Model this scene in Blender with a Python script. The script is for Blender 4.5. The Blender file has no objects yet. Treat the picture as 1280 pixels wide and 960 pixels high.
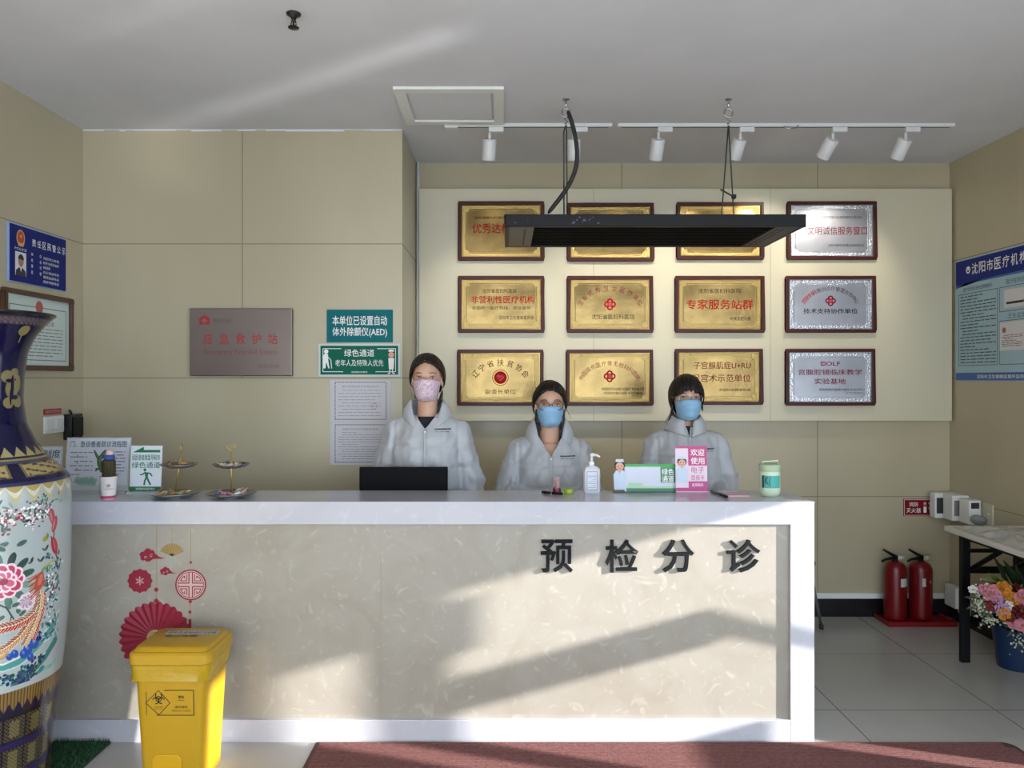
import bpy, bmesh, math, random
import numpy as np
from mathutils import Vector, Matrix, noise

# ------------------------------------------------------------------ camera, light, exposure
sc = bpy.context.scene
COL = sc.collection
F, CX, CY, EYE = 961.0, 632.0, 474.0, 1.51          # focal length in pixels, vanishing point, eye height
cam_d = bpy.data.cameras.new('camera'); cam = bpy.data.objects.new('camera', cam_d); COL.objects.link(cam)
cam.location = (0, 0, EYE); cam.rotation_euler = (math.pi/2, 0, 0)
cam_d.sensor_width = 36; cam_d.lens = F/1280*36
cam_d.shift_x = 8/1280; cam_d.shift_y = -6/1280
cam_d.clip_start = 0.05; cam_d.clip_end = 200
sc.camera = cam
sc.view_settings.view_transform = 'Standard'; sc.view_settings.look = 'None'
sc.view_settings.gamma = 1.0; sc.view_settings.use_curve_mapping = False
sc.view_settings.exposure = -0.25

W = bpy.data.worlds.new('sky'); sc.world = W; W.use_nodes = True
wn = W.node_tree.nodes; wl = W.node_tree.links
wn['Background'].inputs[0].default_value = (0.76, 0.88, 1.0, 1)
wn['Background'].inputs[1].default_value = 7.5

SUN_AZ, SUN_TAN = math.radians(72), 0.27            # low winter sun from the right, slightly behind the camera
sd = Vector((-1, 1/math.tan(SUN_AZ), -SUN_TAN)).normalized()
sun_d = bpy.data.lights.new('sun', 'SUN'); sun = bpy.data.objects.new('sun', sun_d); COL.objects.link(sun)
sun_d.energy = 19.0; sun_d.angle = math.radians(0.9); sun_d.color = (1.0, 0.96, 0.90)
sun.location = (8, -3, 5); sun.rotation_euler = sd.to_track_quat('-Z', 'Y').to_euler()

# assumed area light, no lamp seen, under the ceiling behind the photographer
def lamp(name, loc, sx, sy, power, color, rot=(0, 0, 0)):
    d = bpy.data.lights.new(name, 'AREA'); d.shape = 'RECTANGLE'; d.size = sx; d.size_y = sy
    d.energy = power; d.color = color
    o = bpy.data.objects.new(name, d); COL.objects.link(o); o.location = loc; o.rotation_euler = rot
    return o
lamp('unseen_ceiling_light', (0.4, -1.2, 2.86), 2.4, 1.2, 15, (1.0, 0.95, 0.88))

# added spot lamp outside, standing in for reflected sunlight: the pale streaks on the ceiling
def stand_in_spot(name, a, b, power, size, blend):
    a, b = Vector(a), Vector(b); d = bpy.data.lights.new(name, 'SPOT'); d.energy = power; d.color = (1.0, 0.98, 0.95)
    d.spot_size = math.radians(size); d.spot_blend = blend; d.shadow_soft_size = 0.02
    o = bpy.data.objects.new(name, d); COL.objects.link(o); o.location = a; o.rotation_euler = (b-a).to_track_quat('-Z', 'Y').to_euler()
stand_in_spot('reflected_sun_spot', (3.7, 0.36, 0.12), (-0.85, 3.50, 2.887), 700, 16, 0.4)

# ------------------------------------------------------------------ helpers
def lin(c):
    if isinstance(c, str):
        c = tuple(int(c[i:i+2], 16) for i in (0, 2, 4))
    r = []
    for v in c:
        v = v/255.0
        r.append(v/12.92 if v <= 0.04045 else ((v+0.055)/1.055)**2.4)
    return tuple(r)

MATS = {}
def M(name, color, rough=0.5, metal=0.0, var=0.0, scale=8.0, bump=0.0, bscale=40.0, spec=0.5, stretch=None,
      color2=None, alpha=1.0, trans=0.0, coat=0.0, aniso=0.0, sheen=0.0):
    if name in MATS: return MATS[name]
    m = bpy.data.materials.new(name); m.use_nodes = True; nt = m.node_tree; n = nt.nodes; l = nt.links
    b = n['Principled BSDF']; c = lin(color)
    b.inputs['Base Color'].default_value = (*c, 1); b.inputs['Roughness'].default_value = rough
    b.inputs['Metallic'].default_value = metal; b.inputs['Specular IOR Level'].default_value = spec
    b.inputs['Alpha'].default_value = alpha; b.inputs['Transmission Weight'].default_value = trans
    b.inputs['Coat Weight'].default_value = coat; b.inputs['Sheen Weight'].default_value = sheen
    b.inputs['Anisotropic'].default_value = aniso
    tc = n.new('ShaderNodeTexCoord'); mp = n.new('ShaderNodeMapping'); l.new(tc.outputs['Object'], mp.inputs[0])
    if stretch: mp.inputs['Scale'].default_value = stretch
    if var > 0 or color2:
        t = n.new('ShaderNodeTexNoise'); t.inputs['Scale'].default_value = scale; t.inputs['Detail'].default_value = 5
        l.new(mp.outputs[0], t.inputs['Vector'])
        mx = n.new('ShaderNodeMix'); mx.data_type = 'RGBA'
        c2 = lin(color2) if color2 else tuple(v*(1-var) for v in c)
        mx.inputs[6].default_value = (*c, 1); mx.inputs[7].default_value = (*c2, 1)
        rp = n.new('ShaderNodeMapRange'); rp.inputs[1].default_value = 0.35; rp.inputs[2].default_value = 0.65
        l.new(t.outputs['Fac'], rp.inputs[0]); l.new(rp.outputs[0], mx.inputs[0]); l.new(mx.outputs[2], b.inputs['Base Color'])
    if bump > 0:
        t2 = n.new('ShaderNodeTexNoise'); t2.inputs['Scale'].default_value = bscale; t2.inputs['Detail'].default_value = 4
        l.new(mp.outputs[0], t2.inputs['Vector'])
        bp = n.new('ShaderNodeBump'); bp.inputs['Strength'].default_value = bump; bp.inputs['Distance'].default_value = 0.01
        l.new(t2.outputs['Fac'], bp.inputs['Height']); l.new(bp.outputs[0], b.inputs['Normal'])
    MATS[name] = m
    return m

def M_attr(name, rough=0.5, coat=0.0, metal=0.0):
    """a painted or printed surface: colours come from the mesh's own colour attribute"""
    if name in MATS: return MATS[name]
    m = bpy.data.materials.new(name); m.use_nodes = True; n = m.node_tree.nodes; l = m.node_tree.links
    b = n['Principled BSDF']; b.inputs['Roughness'].default_value = rough; b.inputs['Coat Weight'].default_value = coat
    b.inputs['Metallic'].default_value = metal
    a = n.new('ShaderNodeVertexColor'); a.layer_name = 'paint'; l.new(a.outputs[0], b.inputs['Base Color'])
    MATS[name] = m
    return m

ORIG = {}
def PX(px, Y): return (px-CX)/F*Y
def PZ(py, Y): return EYE-(py-CY)/F*Y
def V3(*a): return Vector(a)

class Frame:
    """a flat local frame: O origin, U to the right, V up, W out of the surface"""
    def __init__(s, O, U=(1, 0, 0), V=(0, 0, 1)):
        s.O = Vector(O); s.U = Vector(U).normalized(); s.V = Vector(V).normalized(); s.W = s.U.cross(s.V)
    def p(s, u, v, w=0): return s.O+s.U*u+s.V*v+s.W*w
def F_back(x, y, z): return Frame((x, y, z))                     # faces the camera
def F_left(x, y, z): return Frame((x, y, z), (0, 1, 0))           # on the left wall, faces right
def F_right(x, y, z): return Frame((x, y, z), (0, -1, 0))         # on the right wall, faces left
def F_up(x, y, z): return Frame((x, y, z), (1, 0, 0), (0, 1, 0))

GLY = {}
def glyph(s, bold=0.0, extrude=0.0, res=2):
    k = (s, bold, extrude, res)
    if k in GLY: return GLY[k]
    cu = bpy.data.curves.new('t', 'FONT'); cu.body = s; cu.size = 1; cu.resolution_u = res; cu.offset = bold; cu.extrude = extrude
    o = bpy.data.objects.new('t', cu); COL.objects.link(o)
    dg = bpy.context.evaluated_depsgraph_get(); dg.update()
    me = bpy.data.meshes.new_from_object(o.evaluated_get(dg))
    vs = [tuple(v.co) for v in me.vertices]; fs = [tuple(p.vertices) for p in me.polygons]
    bpy.data.objects.remove(o); bpy.data.curves.remove(cu); bpy.data.meshes.remove(me)
    if vs:
        xs = [v[0] for v in vs]; ys = [v[1] for v in vs]; bb = (min(xs), max(xs), min(ys), max(ys))
    else: bb = (0, 1, 0, 1)
    GLY[k] = (vs, fs, bb)
    return GLY[k]

def s_u(fr, a, b, rot, w): return fr.U*(a*math.cos(rot)-b*math.sin(rot))+fr.V*(a*math.sin(rot)+b*math.cos(rot))+fr.W*w

class MB:
    def __init__(s): s.v = []; s.f = []; s.m = []; s.marks = []; s.hold = False
    def mark(s):
        if not s.hold: s.marks.append(len(s.f))
    def build_lines(s, name, mats, parent):
        """each line of lettering or emblem as a part of its own"""
        cuts = sorted(set([0]+[m for m in s.marks if m > 0]+[len(s.f)]))
        for a, b in zip(cuts[:-1], cuts[1:]):
            used = sorted({i for f in s.f[a:b] for i in f}); mp = {i: q for q, i in enumerate(used)}; k = MB()
            k.v = [s.v[i] for i in used]; k.f = [tuple(mp[i] for i in f) for f in s.f[a:b]]; k.m = s.m[a:b]; k.build(name, mats, parent)
    def add(s, vs, fs, mi=0):
        o = len(s.v); s.v += [tuple(v) for v in vs]; s.f += [tuple(i+o for i in f) for f in fs]; s.m += [mi]*len(fs); return s
    def box(s, x0, x1, y0, y1, z0, z1, mi=0):
        vs = [(x, y, z) for z in (z0, z1) for y in (y0, y1) for x in (x0, x1)]
        return s.add(vs, [(0, 2, 3, 1), (4, 5, 7, 6), (0, 1, 5, 4), (2, 6, 7, 3), (0, 4, 6, 2), (1, 3, 7, 5)], mi)
    def fbox(s, fr, u0, u1, v0, v1, w0, w1, mi=0):
        vs = [fr.p(u, v, w) for w in (w0, w1) for v in (v0, v1) for u in (u0, u1)]
        return s.add(vs, [(0, 2, 3, 1), (4, 5, 7, 6), (0, 1, 5, 4), (2, 6, 7, 3), (0, 4, 6, 2), (1, 3, 7, 5)], mi)
    def frect(s, fr, u0, u1, v0, v1, w=0, mi=0):
        return s.add([fr.p(u0, v0, w), fr.p(u1, v0, w), fr.p(u1, v1, w), fr.p(u0, v1, w)], [(0, 1, 2, 3)], mi)
    def fring(s, fr, u0, u1, v0, v1, t, w0, w1, mi=0):
        """a picture-frame ring of bars of width t inside the rectangle"""
        s.fbox(fr, u0, u1, v1-t, v1, w0, w1, mi); s.fbox(fr, u0, u1, v0, v0+t, w0, w1, mi)
        s.fbox(fr, u0, u0+t, v0+t, v1-t, w0, w1, mi); s.fbox(fr, u1-t, u1, v0+t, v1-t, w0, w1, mi); return s
    def fpoly(s, fr, pts, w=0, mi=0, h=0.0):
        n = len(pts)
        if h <= 0: return s.add([fr.p(u, v, w) for u, v in pts], [tuple(range(n))], mi)
        vs = [fr.p(u, v, w) for u, v in pts]+[fr.p(u, v, w+h) for u, v in pts]
        fs = [tuple(range(n, 2*n)), tuple(range(n-1, -1, -1))]+[(i, (i+1) % n, n+(i+1) % n, n+i) for i in range(n)]
        return s.add(vs, fs, mi)
    def fdisc(s, fr, u, v, r, w=0, mi=0, n=32, h=0.0, a0=0.0, a1=2*math.pi, ry=None):
        ry = ry or r
        return s.fpoly(fr, [(u+r*math.cos(a0+(a1-a0)*i/n), v+ry*math.sin(a0+(a1-a0)*i/n)) for i in range(n)], w, mi, h)
    def fannulus(s, fr, u, v, r0, r1, w=0, mi=0, n=48):
        vs = []
        for i in range(n):
            a = 2*math.pi*i/n
            vs += [fr.p(u+r0*math.cos(a), v+r0*math.sin(a), w), fr.p(u+r1*math.cos(a), v+r1*math.sin(a), w)]
        return s.add(vs, [(2*i, 2*i+1, 2*((i+1) % n)+1, 2*((i+1) % n)) for i in range(n)], mi)
    def fline(s, fr, pts, t, w=0, mi=0):
        """a flat drawn line of width t through 2D points"""
        for (a, b), (c, d) in zip(pts[:-1], pts[1:]):
            dx, dy = c-a, d-b; L = math.hypot(dx, dy) or 1e-9; nx, ny = -dy/L*t/2, dx/L*t/2; ex, ey = dx/L*t/2*0.5, dy/L*t/2*0.5
            s.add([fr.p(a+nx-ex, b+ny-ey, w), fr.p(a-nx-ex, b-ny-ey, w), fr.p(c-nx+ex, d-ny+ey, w), fr.p(c+nx+ex, d+ny+ey, w)], [(0, 1, 2, 3)], mi)
        return s
    def text(s, fr, st, u, v, w=None, h=None, off=0.0006, mi=0, bold=0.0, rot=0.0, extrude=0.0, align='c', res=2, depth=None):
        """lettering centred on (u, v), stretched to width w and height h"""
        s.mark(); vs, fs, (x0, x1, y0, y1) = glyph(st, bold if extrude else 0.0, extrude, res)
        bw, bh = max(x1-x0, 1e-6), max(y1-y0, 1e-6)
        if w is None: sx = sy = h/bh
        elif h is None: sx = sy = w/bw
        else: sx, sy = w/bw, h/bh
        cx = (x0+x1)/2 if align == 'c' else (x0 if align == 'l' else x1)
        ca, sa = math.cos(rot), math.sin(rot); out = []
        for x, y, z in vs:
            a, b = (x-cx)*sx, (y-(y0+y1)/2)*sy
            zz = off+(z+extrude)*((depth or 0)/(2*extrude) if extrude else 0)
            out.append(fr.p(u+a*ca-b*sa, v+a*sa+b*ca, zz))
        if bold and not extrude:                                              # heavier strokes: the same letters again, a hair to each side
            for i_, (a, b) in enumerate(((bold*sx, 0), (-bold*sx, 0), (0, bold*sy*0.7), (0, -bold*sy*0.7))):
                sh = s_u(fr, a, b, rot, 0.00002*(i_+1)); s.add([v+sh for v in out], fs, mi)
        return s.add(out, fs, mi)
    def arctext(s, fr, st, u, v, r, a0, a1, h, mi=0, off=0.0006, bold=0.0, ry=None):
        n = len(st); ry = ry or r; s.mark(); s.hold = True
        for i, ch in enumerate(st):
            a = math.radians(a0+(a1-a0)*i/max(n-1, 1))
            s.text(fr, ch, u+r*math.cos(a), v+ry*math.sin(a), h=h, w=h*0.95, off=off, mi=mi, bold=bold, rot=(a-math.pi/2)*0.8)
        s.hold = False; return s
    def tube(s, pts, r, n=10, mi=0, caps=True):
        pts = [Vector(p) for p in pts]; rs = r if isinstance(r, (list, tuple)) else [r]*len(pts)
        rings = []; up = None
        for i, p in enumerate(pts):
            d = (pts[min(i+1, len(pts)-1)]-pts[max(i-1, 0)])
            d = d.normalized() if d.length > 1e-9 else Vector((0, 0, 1))
            if up is None: up = Vector((0, 0, 1)) if abs(d.z) < 0.9 else Vector((0, 1, 0))
            a = d.cross(up)
            if a.length < 1e-6: a = d.orthogonal()
            a.normalize(); b = a.cross(d).normalized(); up = b
            rings.append([p+a*rs[i]*math.cos(2*math.pi*k/n)+b*rs[i]*math.sin(2*math.pi*k/n) for k in range(n)])
        vs = [q for R in rings for q in R]; fs = []
        for i in range(len(rings)-1):
            for k in range(n):
                k2 = (k+1) % n; fs.append((i*n+k, i*n+k2, (i+1)*n+k2, (i+1)*n+k))
        if caps: fs.append(tuple(range(n-1, -1, -1))); fs.append(tuple((len(rings)-1)*n+k for k in range(n)))
        return s.add(vs, fs, mi)
    def lathe(s, prof, c=(0, 0, 0), n=32, mi=0, sx=1.0, sy=1.0, a0=0.0, caps=True):
        """profile of (radius, z) turned round the vertical through c"""
        vs = []; fs = []
        for r, z in prof:
            for k in range(n):
                a = a0+2*math.pi*k/n; vs.append((c[0]+sx*r*math.cos(a), c[1]+sy*r*math.sin(a), c[2]+z))
        for i in range(len(prof)-1):
            for k in range(n):
                k2 = (k+1) % n; fs.append((i*n+k, i*n+k2, (i+1)*n+k2, (i+1)*n+k))
        if caps:
            if prof[0][0] > 1e-5: fs.append(tuple(range(n-1, -1, -1)))
            if prof[-1][0] > 1e-5: fs.append(tuple((len(prof)-1)*n+k for k in range(n)))
        return s.add(vs, fs, mi)
    def ball(s, c, r, nu=16, nv=10, mi=0, rot=None):
        rx, ry, rz = r if isinstance(r, (tuple, list)) else (r, r, r)
        vs = []; c = Vector(c)
        for j in range(nv+1):
            t = math.pi*j/nv
            for k in range(nu):
                a = 2*math.pi*k/nu; q = Vector((rx*math.sin(t)*math.cos(a), ry*math.sin(t)*math.sin(a), -rz*math.cos(t)))
                if rot is not None: q = rot @ q
                vs.append(c+q)
        fs = [(j*nu+k, j*nu+(k+1) % nu, (j+1)*nu+(k+1) % nu, (j+1)*nu+k) for j in range(nv) for k in range(nu)]
        return s.add(vs, fs, mi)
    def capsule(s, p0, p1, r0, r1, n=20, mi=0):
        p0, p1 = Vector(p0), Vector(p1); d = (p1-p0); L = d.length or 1e-6; d.normalize(); pts = []; rs = []
        for t in (-0.98, -0.85, -0.6, -0.3, 0):
            pts.append(p0+d*r0*t); rs.append(r0*math.sqrt(max(0, 1-t*t)))
        for t in (0.25, 0.5, 0.75): pts.append(p0.lerp(p1, t)); rs.append(r0+(r1-r0)*t)
        for t in (0, 0.3, 0.6, 0.85, 0.98):
            pts.append(p1+d*r1*t); rs.append(r1*math.sqrt(max(0, 1-t*t)))
        return s.tube(pts, rs, n, mi)
    def build(s, name, mats, parent=None, smooth=False, bevel=0.0, solid=0.0, subsurf=0, autosmooth=None, segs=2):
        me = bpy.data.meshes.new(name); o = Vector(ORIG.get(parent.name, (0, 0, 0))) if parent else Vector((0, 0, 0))
        me.from_pydata([(v[0]-o.x, v[1]-o.y, v[2]-o.z) for v in s.v], [], s.f)
        if not isinstance(mats, (list, tuple)): mats = [mats]
        for mm in mats: me.materials.append(mm)
        if len(mats) > 1: me.polygons.foreach_set('material_index', s.m)
        bm = bmesh.new(); bm.from_mesh(me); bmesh.ops.remove_doubles(bm, verts=bm.verts, dist=1e-6); bm.to_mesh(me); bm.free()
        if smooth: me.polygons.foreach_set('use_smooth', [True]*len(me.polygons))
        if smooth and autosmooth: me.set_sharp_from_angle(angle=math.radians(autosmooth))
        me.update()
        ob = bpy.data.objects.new(name, me); COL.objects.link(ob)
        if parent: ob.parent = parent; ORIG[ob.name] = tuple(o)
        if solid: md = ob.modifiers.new('solidify', 'SOLIDIFY'); md.thickness = solid; md.offset = -1
        if bevel: md = ob.modifiers.new('bevel', 'BEVEL'); md.width = bevel; md.segments = segs; md.limit_method = 'ANGLE'; md.angle_limit = math.radians(40)
        if subsurf: md = ob.modifiers.new('subsurf', 'SUBSURF'); md.levels = subsurf; md.render_levels = subsurf
        return ob

def thing(name, label, cat, loc, group=None):
    o = bpy.data.objects.new(name, None); COL.objects.link(o); o.empty_display_size = 0.05
    o.location = loc; o['label'] = label; o['category'] = cat
    if group: o['group'] = group
    ORIG[o.name] = tuple(loc)
    return o
def tag(o, label, cat, group=None):
    o['label'] = label; o['category'] = cat
    if group: o['group'] = group
    return o
def structure(o): o['kind'] = 'structure'; return o
def dup(root, loc, rot=None, label=None):
    r = root.copy(); COL.objects.link(r); r.location = loc
    if rot is not None: r.rotation_euler = rot
    if label: r['label'] = label
    for ch in list(root.children):
        c = ch.copy(); COL.objects.link(c); c.parent = r
        for g in list(ch.children):
            d = g.copy(); COL.objects.link(d); d.parent = c
    return r
def paint_grid(name, P, C, mat, parent=None, smooth=True):
    """a grid mesh P[j, i] of points with painted colours C[j, i] (linear)"""
    nj, ni = P.shape[:2]; o = Vector(ORIG.get(parent.name, (0, 0, 0))) if parent else Vector((0, 0, 0))
    v = (P.reshape(-1, 3)-np.array(o)).tolist()
    f = [(j*ni+i, j*ni+i+1, (j+1)*ni+i+1, (j+1)*ni+i) for j in range(nj-1) for i in range(ni-1)]
    me = bpy.data.meshes.new(name); me.from_pydata(v, [], f); me.materials.append(mat)
    a = me.color_attributes.new('paint', 'FLOAT_COLOR', 'POINT')
    col = np.ones((nj*ni, 4), dtype=np.float32); col[:, :3] = C.reshape(-1, 3); a.data.foreach_set('color', col.ravel())
    if smooth: me.polygons.foreach_set('use_smooth', [True]*len(me.polygons))
    ob = bpy.data.objects.new(name, me); COL.objects.link(ob)
    if parent: ob.parent = parent; ORIG[ob.name] = tuple(o)
    return ob
def fake_rows(mb, fr, u0, u1, v0, v1, rows, h, mi=0, seed=1, word=0.03, off=0.0006):
    """lines of print too small to read in the photograph: rows of short strokes"""
    r = random.Random(seed)
    for k in range(rows):
        v = v1-(v1-v0)*(k+0.5)/rows; u = u0+(0.02 if r.random() < 0.25 else 0); end = u1 if r.random() < 0.7 else u0+(u1-u0)*r.uniform(0.4, 0.9)
        while u < end:
            L = min(word*r.uniform(0.5, 1.3), end-u); mb.frect(fr, u, u+L, v-h/2, v+h/2, off, mi); u += L+word*0.18
    return mb

# ------------------------------------------------------------------ materials of the room
XL, XR, XN = -2.33, 2.83, -0.57          # left wall, right wall, corner of the niche
YB, YF, YN = 4.90, -3.6, 4.24            # niche back wall, glazed front behind the camera, left back wall
ZC = 2.887
m_wall = M('beige_wall_panel', 'BAB095', 0.28, var=0.10, scale=1.3, stretch=(1, 1, 0.35), color2='AFA58B')
m_seam = M('panel_joint', '7E7866', 0.7)
m_ceil = M('white_ceiling_paint', 'DCDCE3', 0.75, var=0.05, scale=3)
m_black = M('black_skirting', '17171A', 0.25)
m_white = M('white_plastic', 'E4E4E2', 0.4)
m_concrete = M('facade_metal', '8C8C90', 0.5)

def m_floor_make():
    m = bpy.data.materials.new('floor_tile'); m.use_nodes = True; n = m.node_tree.nodes; l = m.node_tree.links; b = n['Principled BSDF']
    tc = n.new('ShaderNodeTexCoord'); mp = n.new('ShaderNodeMapping'); l.new(tc.outputs['Object'], mp.inputs[0])
    mp.inputs['Location'].default_value = (-1.52+0.716*10, -3.51+0.72*20, 0)
    br = n.new('ShaderNodeTexBrick'); br.offset = 0; br.squash = 1; br.inputs['Scale'].default_value = 1
    br.inputs['Brick Width'].default_value = 0.716; br.inputs['Row Height'].default_value = 0.72
    br.inputs['Mortar Size'].default_value = 0.0022; br.inputs['Mortar Smooth'].default_value = 0.1
    br.inputs['Color1'].default_value = (*lin('AEADAA'), 1); br.inputs['Color2'].default_value = (*lin('A9A8A5'), 1)
    br.inputs['Mortar'].default_value = (*lin('55534E'), 1); l.new(mp.outputs[0], br.inputs['Vector'])
    nz = n.new('ShaderNodeTexNoise'); nz.inputs['Scale'].default_value = 3; nz.inputs['Detail'].default_value = 6; l.new(tc.outputs['Object'], nz.inputs['Vector'])
    mr = n.new('ShaderNodeMapRange'); mr.inputs[3].default_value = 0.88; mr.inputs[4].default_value = 1.06; l.new(nz.outputs['Fac'], mr.inputs[0])
    mx = n.new('ShaderNodeMix'); mx.data_type = 'RGBA'; mx.blend_type = 'MULTIPLY'; mx.inputs[0].default_value = 1
    l.new(br.outputs['Color'], mx.inputs[6]); l.new(mr.outputs[0], mx.inputs[7]); l.new(mx.outputs[2], b.inputs['Base Color'])
    b.inputs['Roughness'].default_value = 0.22
    return m
m_floor = m_floor_make()

# ------------------------------------------------------------------ the room
structure(MB().box(XL-0.2, XR+0.2, YF-0.5, YB+0.2, -0.12, 0).build('floor', m_floor))
structure(MB().box(XL-0.2, XR+0.2, YF-0.2, YB+0.2, ZC, ZC+0.12).build('ceiling', m_ceil))
g = 0.0022
mb = MB().box(XL-0.15, XL, YF, YN+0.2, 0, ZC)
for z in (0.762, 1.517, 2.256): mb.box(XL, XL+0.0008, YF, YN, z-g, z+g, 1)
for y in (0.6, 1.8, 3.05): mb.box(XL, XL+0.0008, y-g, y+g, 0, ZC, 1)
structure(mb.build('wall_left', [m_wall, m_seam]))
mb = MB().box(XL-0.15, XN, YN, YB+0.15, 0, ZC)
for z in (0.762, 1.517, 2.256): mb.box(XL, XN, YN-0.0008, YN, z-g, z+g, 1); mb.box(XN, XN+0.0008, YN, YB, z-g, z+g, 1)
mb.box(-1.4515-g, -1.4515+g, YN-0.0008, YN, 1.517, ZC, 1)
structure(mb.build('wall_centre', [m_wall, m_seam]))
mb = MB().box(XN, XR+0.15, YB, YB+0.15, 0, ZC)
mb.box(XN, XR, YB-0.0008, YB, 0.762-g, 0.762+g, 1); mb.box(XN, XR, YB-0.0008, YB, 2.256-g, 2.256+g, 1)
for x in (0.74, 1.988): mb.box(x-g, x+g, YB-0.0008, YB, 0, ZC, 1)
structure(mb.build('wall_back', [m_wall, m_seam]))
# right wall: solid beside the table, then an unseen window front, openings shaped to cast the sun patches
mb = MB().box(XR, XR+0.15, 2.72, YB+0.15, 0, ZC)
for z in (0.762, 1.517, 2.256): mb.box(XR-0.0008, XR, 2.72, YB, z-g, z+g, 1)
mb.box(XR, XR+0.15, 1.10, 1.50, 0, ZC); mb.box(XR, XR+0.15, 0.80, 1.10, 1.05, ZC)   # pier nearer the camera
mb.box(XR, XR+0.15, YF, 0.80, 2.72, ZC); mb.box(XR, XR+0.15, YF, YF+0.15, 0, ZC)  # unseen stretch left open so sun bounces off the floor
mb.box(XR, XR+0.15, 1.50, 2.72, 1.56, ZC)                  # over the window
structure(mb.build('wall_right', [m_wall, m_seam]))
mb = MB()
X0, X1 = XR, XR+0.05
mb.box(X0, X1, 1.50, 1.60, 0, 1.56); mb.box(X0, X1, 1.90, 1.97, 0, 1.56); mb.box(X0, X1, 2.095, 2.205, 0, 1.56)
mb.box(X0, X1, 1.60, 1.90, 1.42, 1.56); mb.box(X0, X1, 1.97, 2.095, 1.30, 1.56); mb.box(X0, X1, 2.205, 2.72, 1.455, 1.56)
mb.box(X0, X1, 1.60, 1.90, 0, 1.08); mb.box(X0, X1, 1.97, 2.095, 0, 0.45)
mb.box(X0, X1, 2.205, 2.245, 1.19, 1.41)                   # small block on the post, notching the sun patch
mb.box(X0, X1, 2.205, 2.57, 0.945, 1.085)                  # cross rail
mb.box(X0, X1, 2.205, 2.62, 0, 0.57)
XS = X0+0.006; mb.box(X0, XS, 0.80, 0.942, 0, 1.05); mb.box(X0, XS, 0.980, 1.10, 0, 1.05); mb.box(X0, XS, 0.942, 0.980, 0, 0.50); mb.box(X0, XS, 0.942, 0.980, 0.74, 1.05)   # added plates leaving a slit that shapes the ceiling streak
mb.add([(x, y, z) for x in (X0, X1) for y, z in ((2.565, 1.085), (2.565, 0.99), (2.72, 0.76), (2.72, 0.83))],
       [(0, 1, 2, 3), (7, 6, 5, 4), (0, 4, 5, 1), (1, 5, 6, 2), (2, 6, 7, 3), (3, 7, 4, 0)])
for y in (-2.2, -1.2, -0.2): mb.box(X0, X1, y-0.04, y+0.04, 0, 2.72)
mb.box(X0, X1, YF, 0.80, 0, 0.10); mb.box(X0, X1, YF, 0.80, 2.1, 2.17)
structure(mb.build('window_1', m_concrete))
mb = MB()
for x in (XL+0.03, -1.2, 0.1, 1.4, XR-0.03): mb.box(x-0.04, x+0.04, YF-0.06, YF, 0, ZC)
mb.box(XL, XR, YF-0.06, YF, 2.2, 2.28); mb.box(XL, XR, YF-0.06, YF, 0, 0.12); mb.box(XL, XR, YF-0.06, YF, 2.75, ZC)
structure(mb.build('window_2', m_concrete))
structure(MB().box(-14, 20, YF-14, 12, -0.20, -0.125).build('ground', M('street_paving', 'C4C4C6', 0.8, var=0.2, scale=1)))
structure(MB().box(XN, XR, YB-0.014, YB, 0, 0.115).box(XN, XR, YB-0.012, YB, 0.115, 0.148, 1).build('baseboard_back', [m_black, m_white]))
structure(MB().box(XR-0.014, XR, 2.72, YB-0.014, 0, 0.115).build('baseboard_right', [m_black]))
structure(MB().box(XL, XL+0.014, YF, YN, 0, 0.115).build('baseboard_left', [m_black]))
# white conduit in the inner corner
structure(MB().tube([(XN+0.014, YB-0.016, 0.15), (XN+0.014, YB-0.016, ZC)], 0.011, 12).build('trim_1', m_white, smooth=True))
# rough painted edge where the ceiling meets the walls
mb = MB(); r_ = random.Random(3); x = XL
while x < XN:
    L = r_.uniform(0.03, 0.12); h = r_.uniform(0.003, 0.012); mb.box(x, min(x+L, XN), YN-0.003, YN, ZC-h, ZC); x += L
structure(mb.build('trim_2', m_ceil))
# ------------------------------------------------------------------ reception counter
YC = 3.196; XCL, XCR = -2.30, PX(1018, YC); ZT = 1.001
def m_marble(name, base, vein, vein2, scale, rough, amount=0.5):
    m = bpy.data.materials.new(name); m.use_nodes = True; n = m.node_tree.nodes; l = m.node_tree.links; b = n['Principled BSDF']
    tc = n.new('ShaderNodeTexCoord')
    n1 = n.new('ShaderNodeTexNoise'); n1.inputs['Scale'].default_value = scale; n1.inputs['Detail'].default_value = 8; n1.inputs['Distortion'].default_value = 1.8
    n2 = n.new('ShaderNodeTexNoise'); n2.inputs['Scale'].default_value = scale*2.6; n2.inputs['Detail'].default_value = 6; n2.inputs['Distortion'].default_value = 4.0
    l.new(tc.outputs['Object'], n1.inputs['Vector']); l.new(tc.outputs['Object'], n2.inputs['Vector'])
    r1 = n.new('ShaderNodeMapRange'); r1.inputs[1].default_value = 0.4; r1.inputs[2].default_value = 0.7; r1.inputs[4].default_value = amount
    l.new(n1.outputs['Fac'], r1.inputs[0])
    r2 = n.new('ShaderNodeMapRange'); r2.inputs[1].default_value = 0.58; r2.inputs[2].default_value = 0.72; r2.inputs[4].default_value = amount
    l.new(n2.outputs['Fac'], r2.inputs[0])
    a = n.new('ShaderNodeMix'); a.data_type = 'RGBA'; a.inputs[6].default_value = (*lin(base), 1); a.inputs[7].default_value = (*lin(vein), 1); l.new(r1.outputs[0], a.inputs[0])
    c = n.new('ShaderNodeMix'); c.data_type = 'RGBA'; c.inputs[7].default_value = (*lin(vein2), 1); l.new(a.outputs[2], c.inputs[6]); l.new(r2.outputs[0], c.inputs[0])
    l.new(c.outputs[2], b.inputs['Base Color']); b.inputs['Roughness'].default_value = rough
    return m
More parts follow.
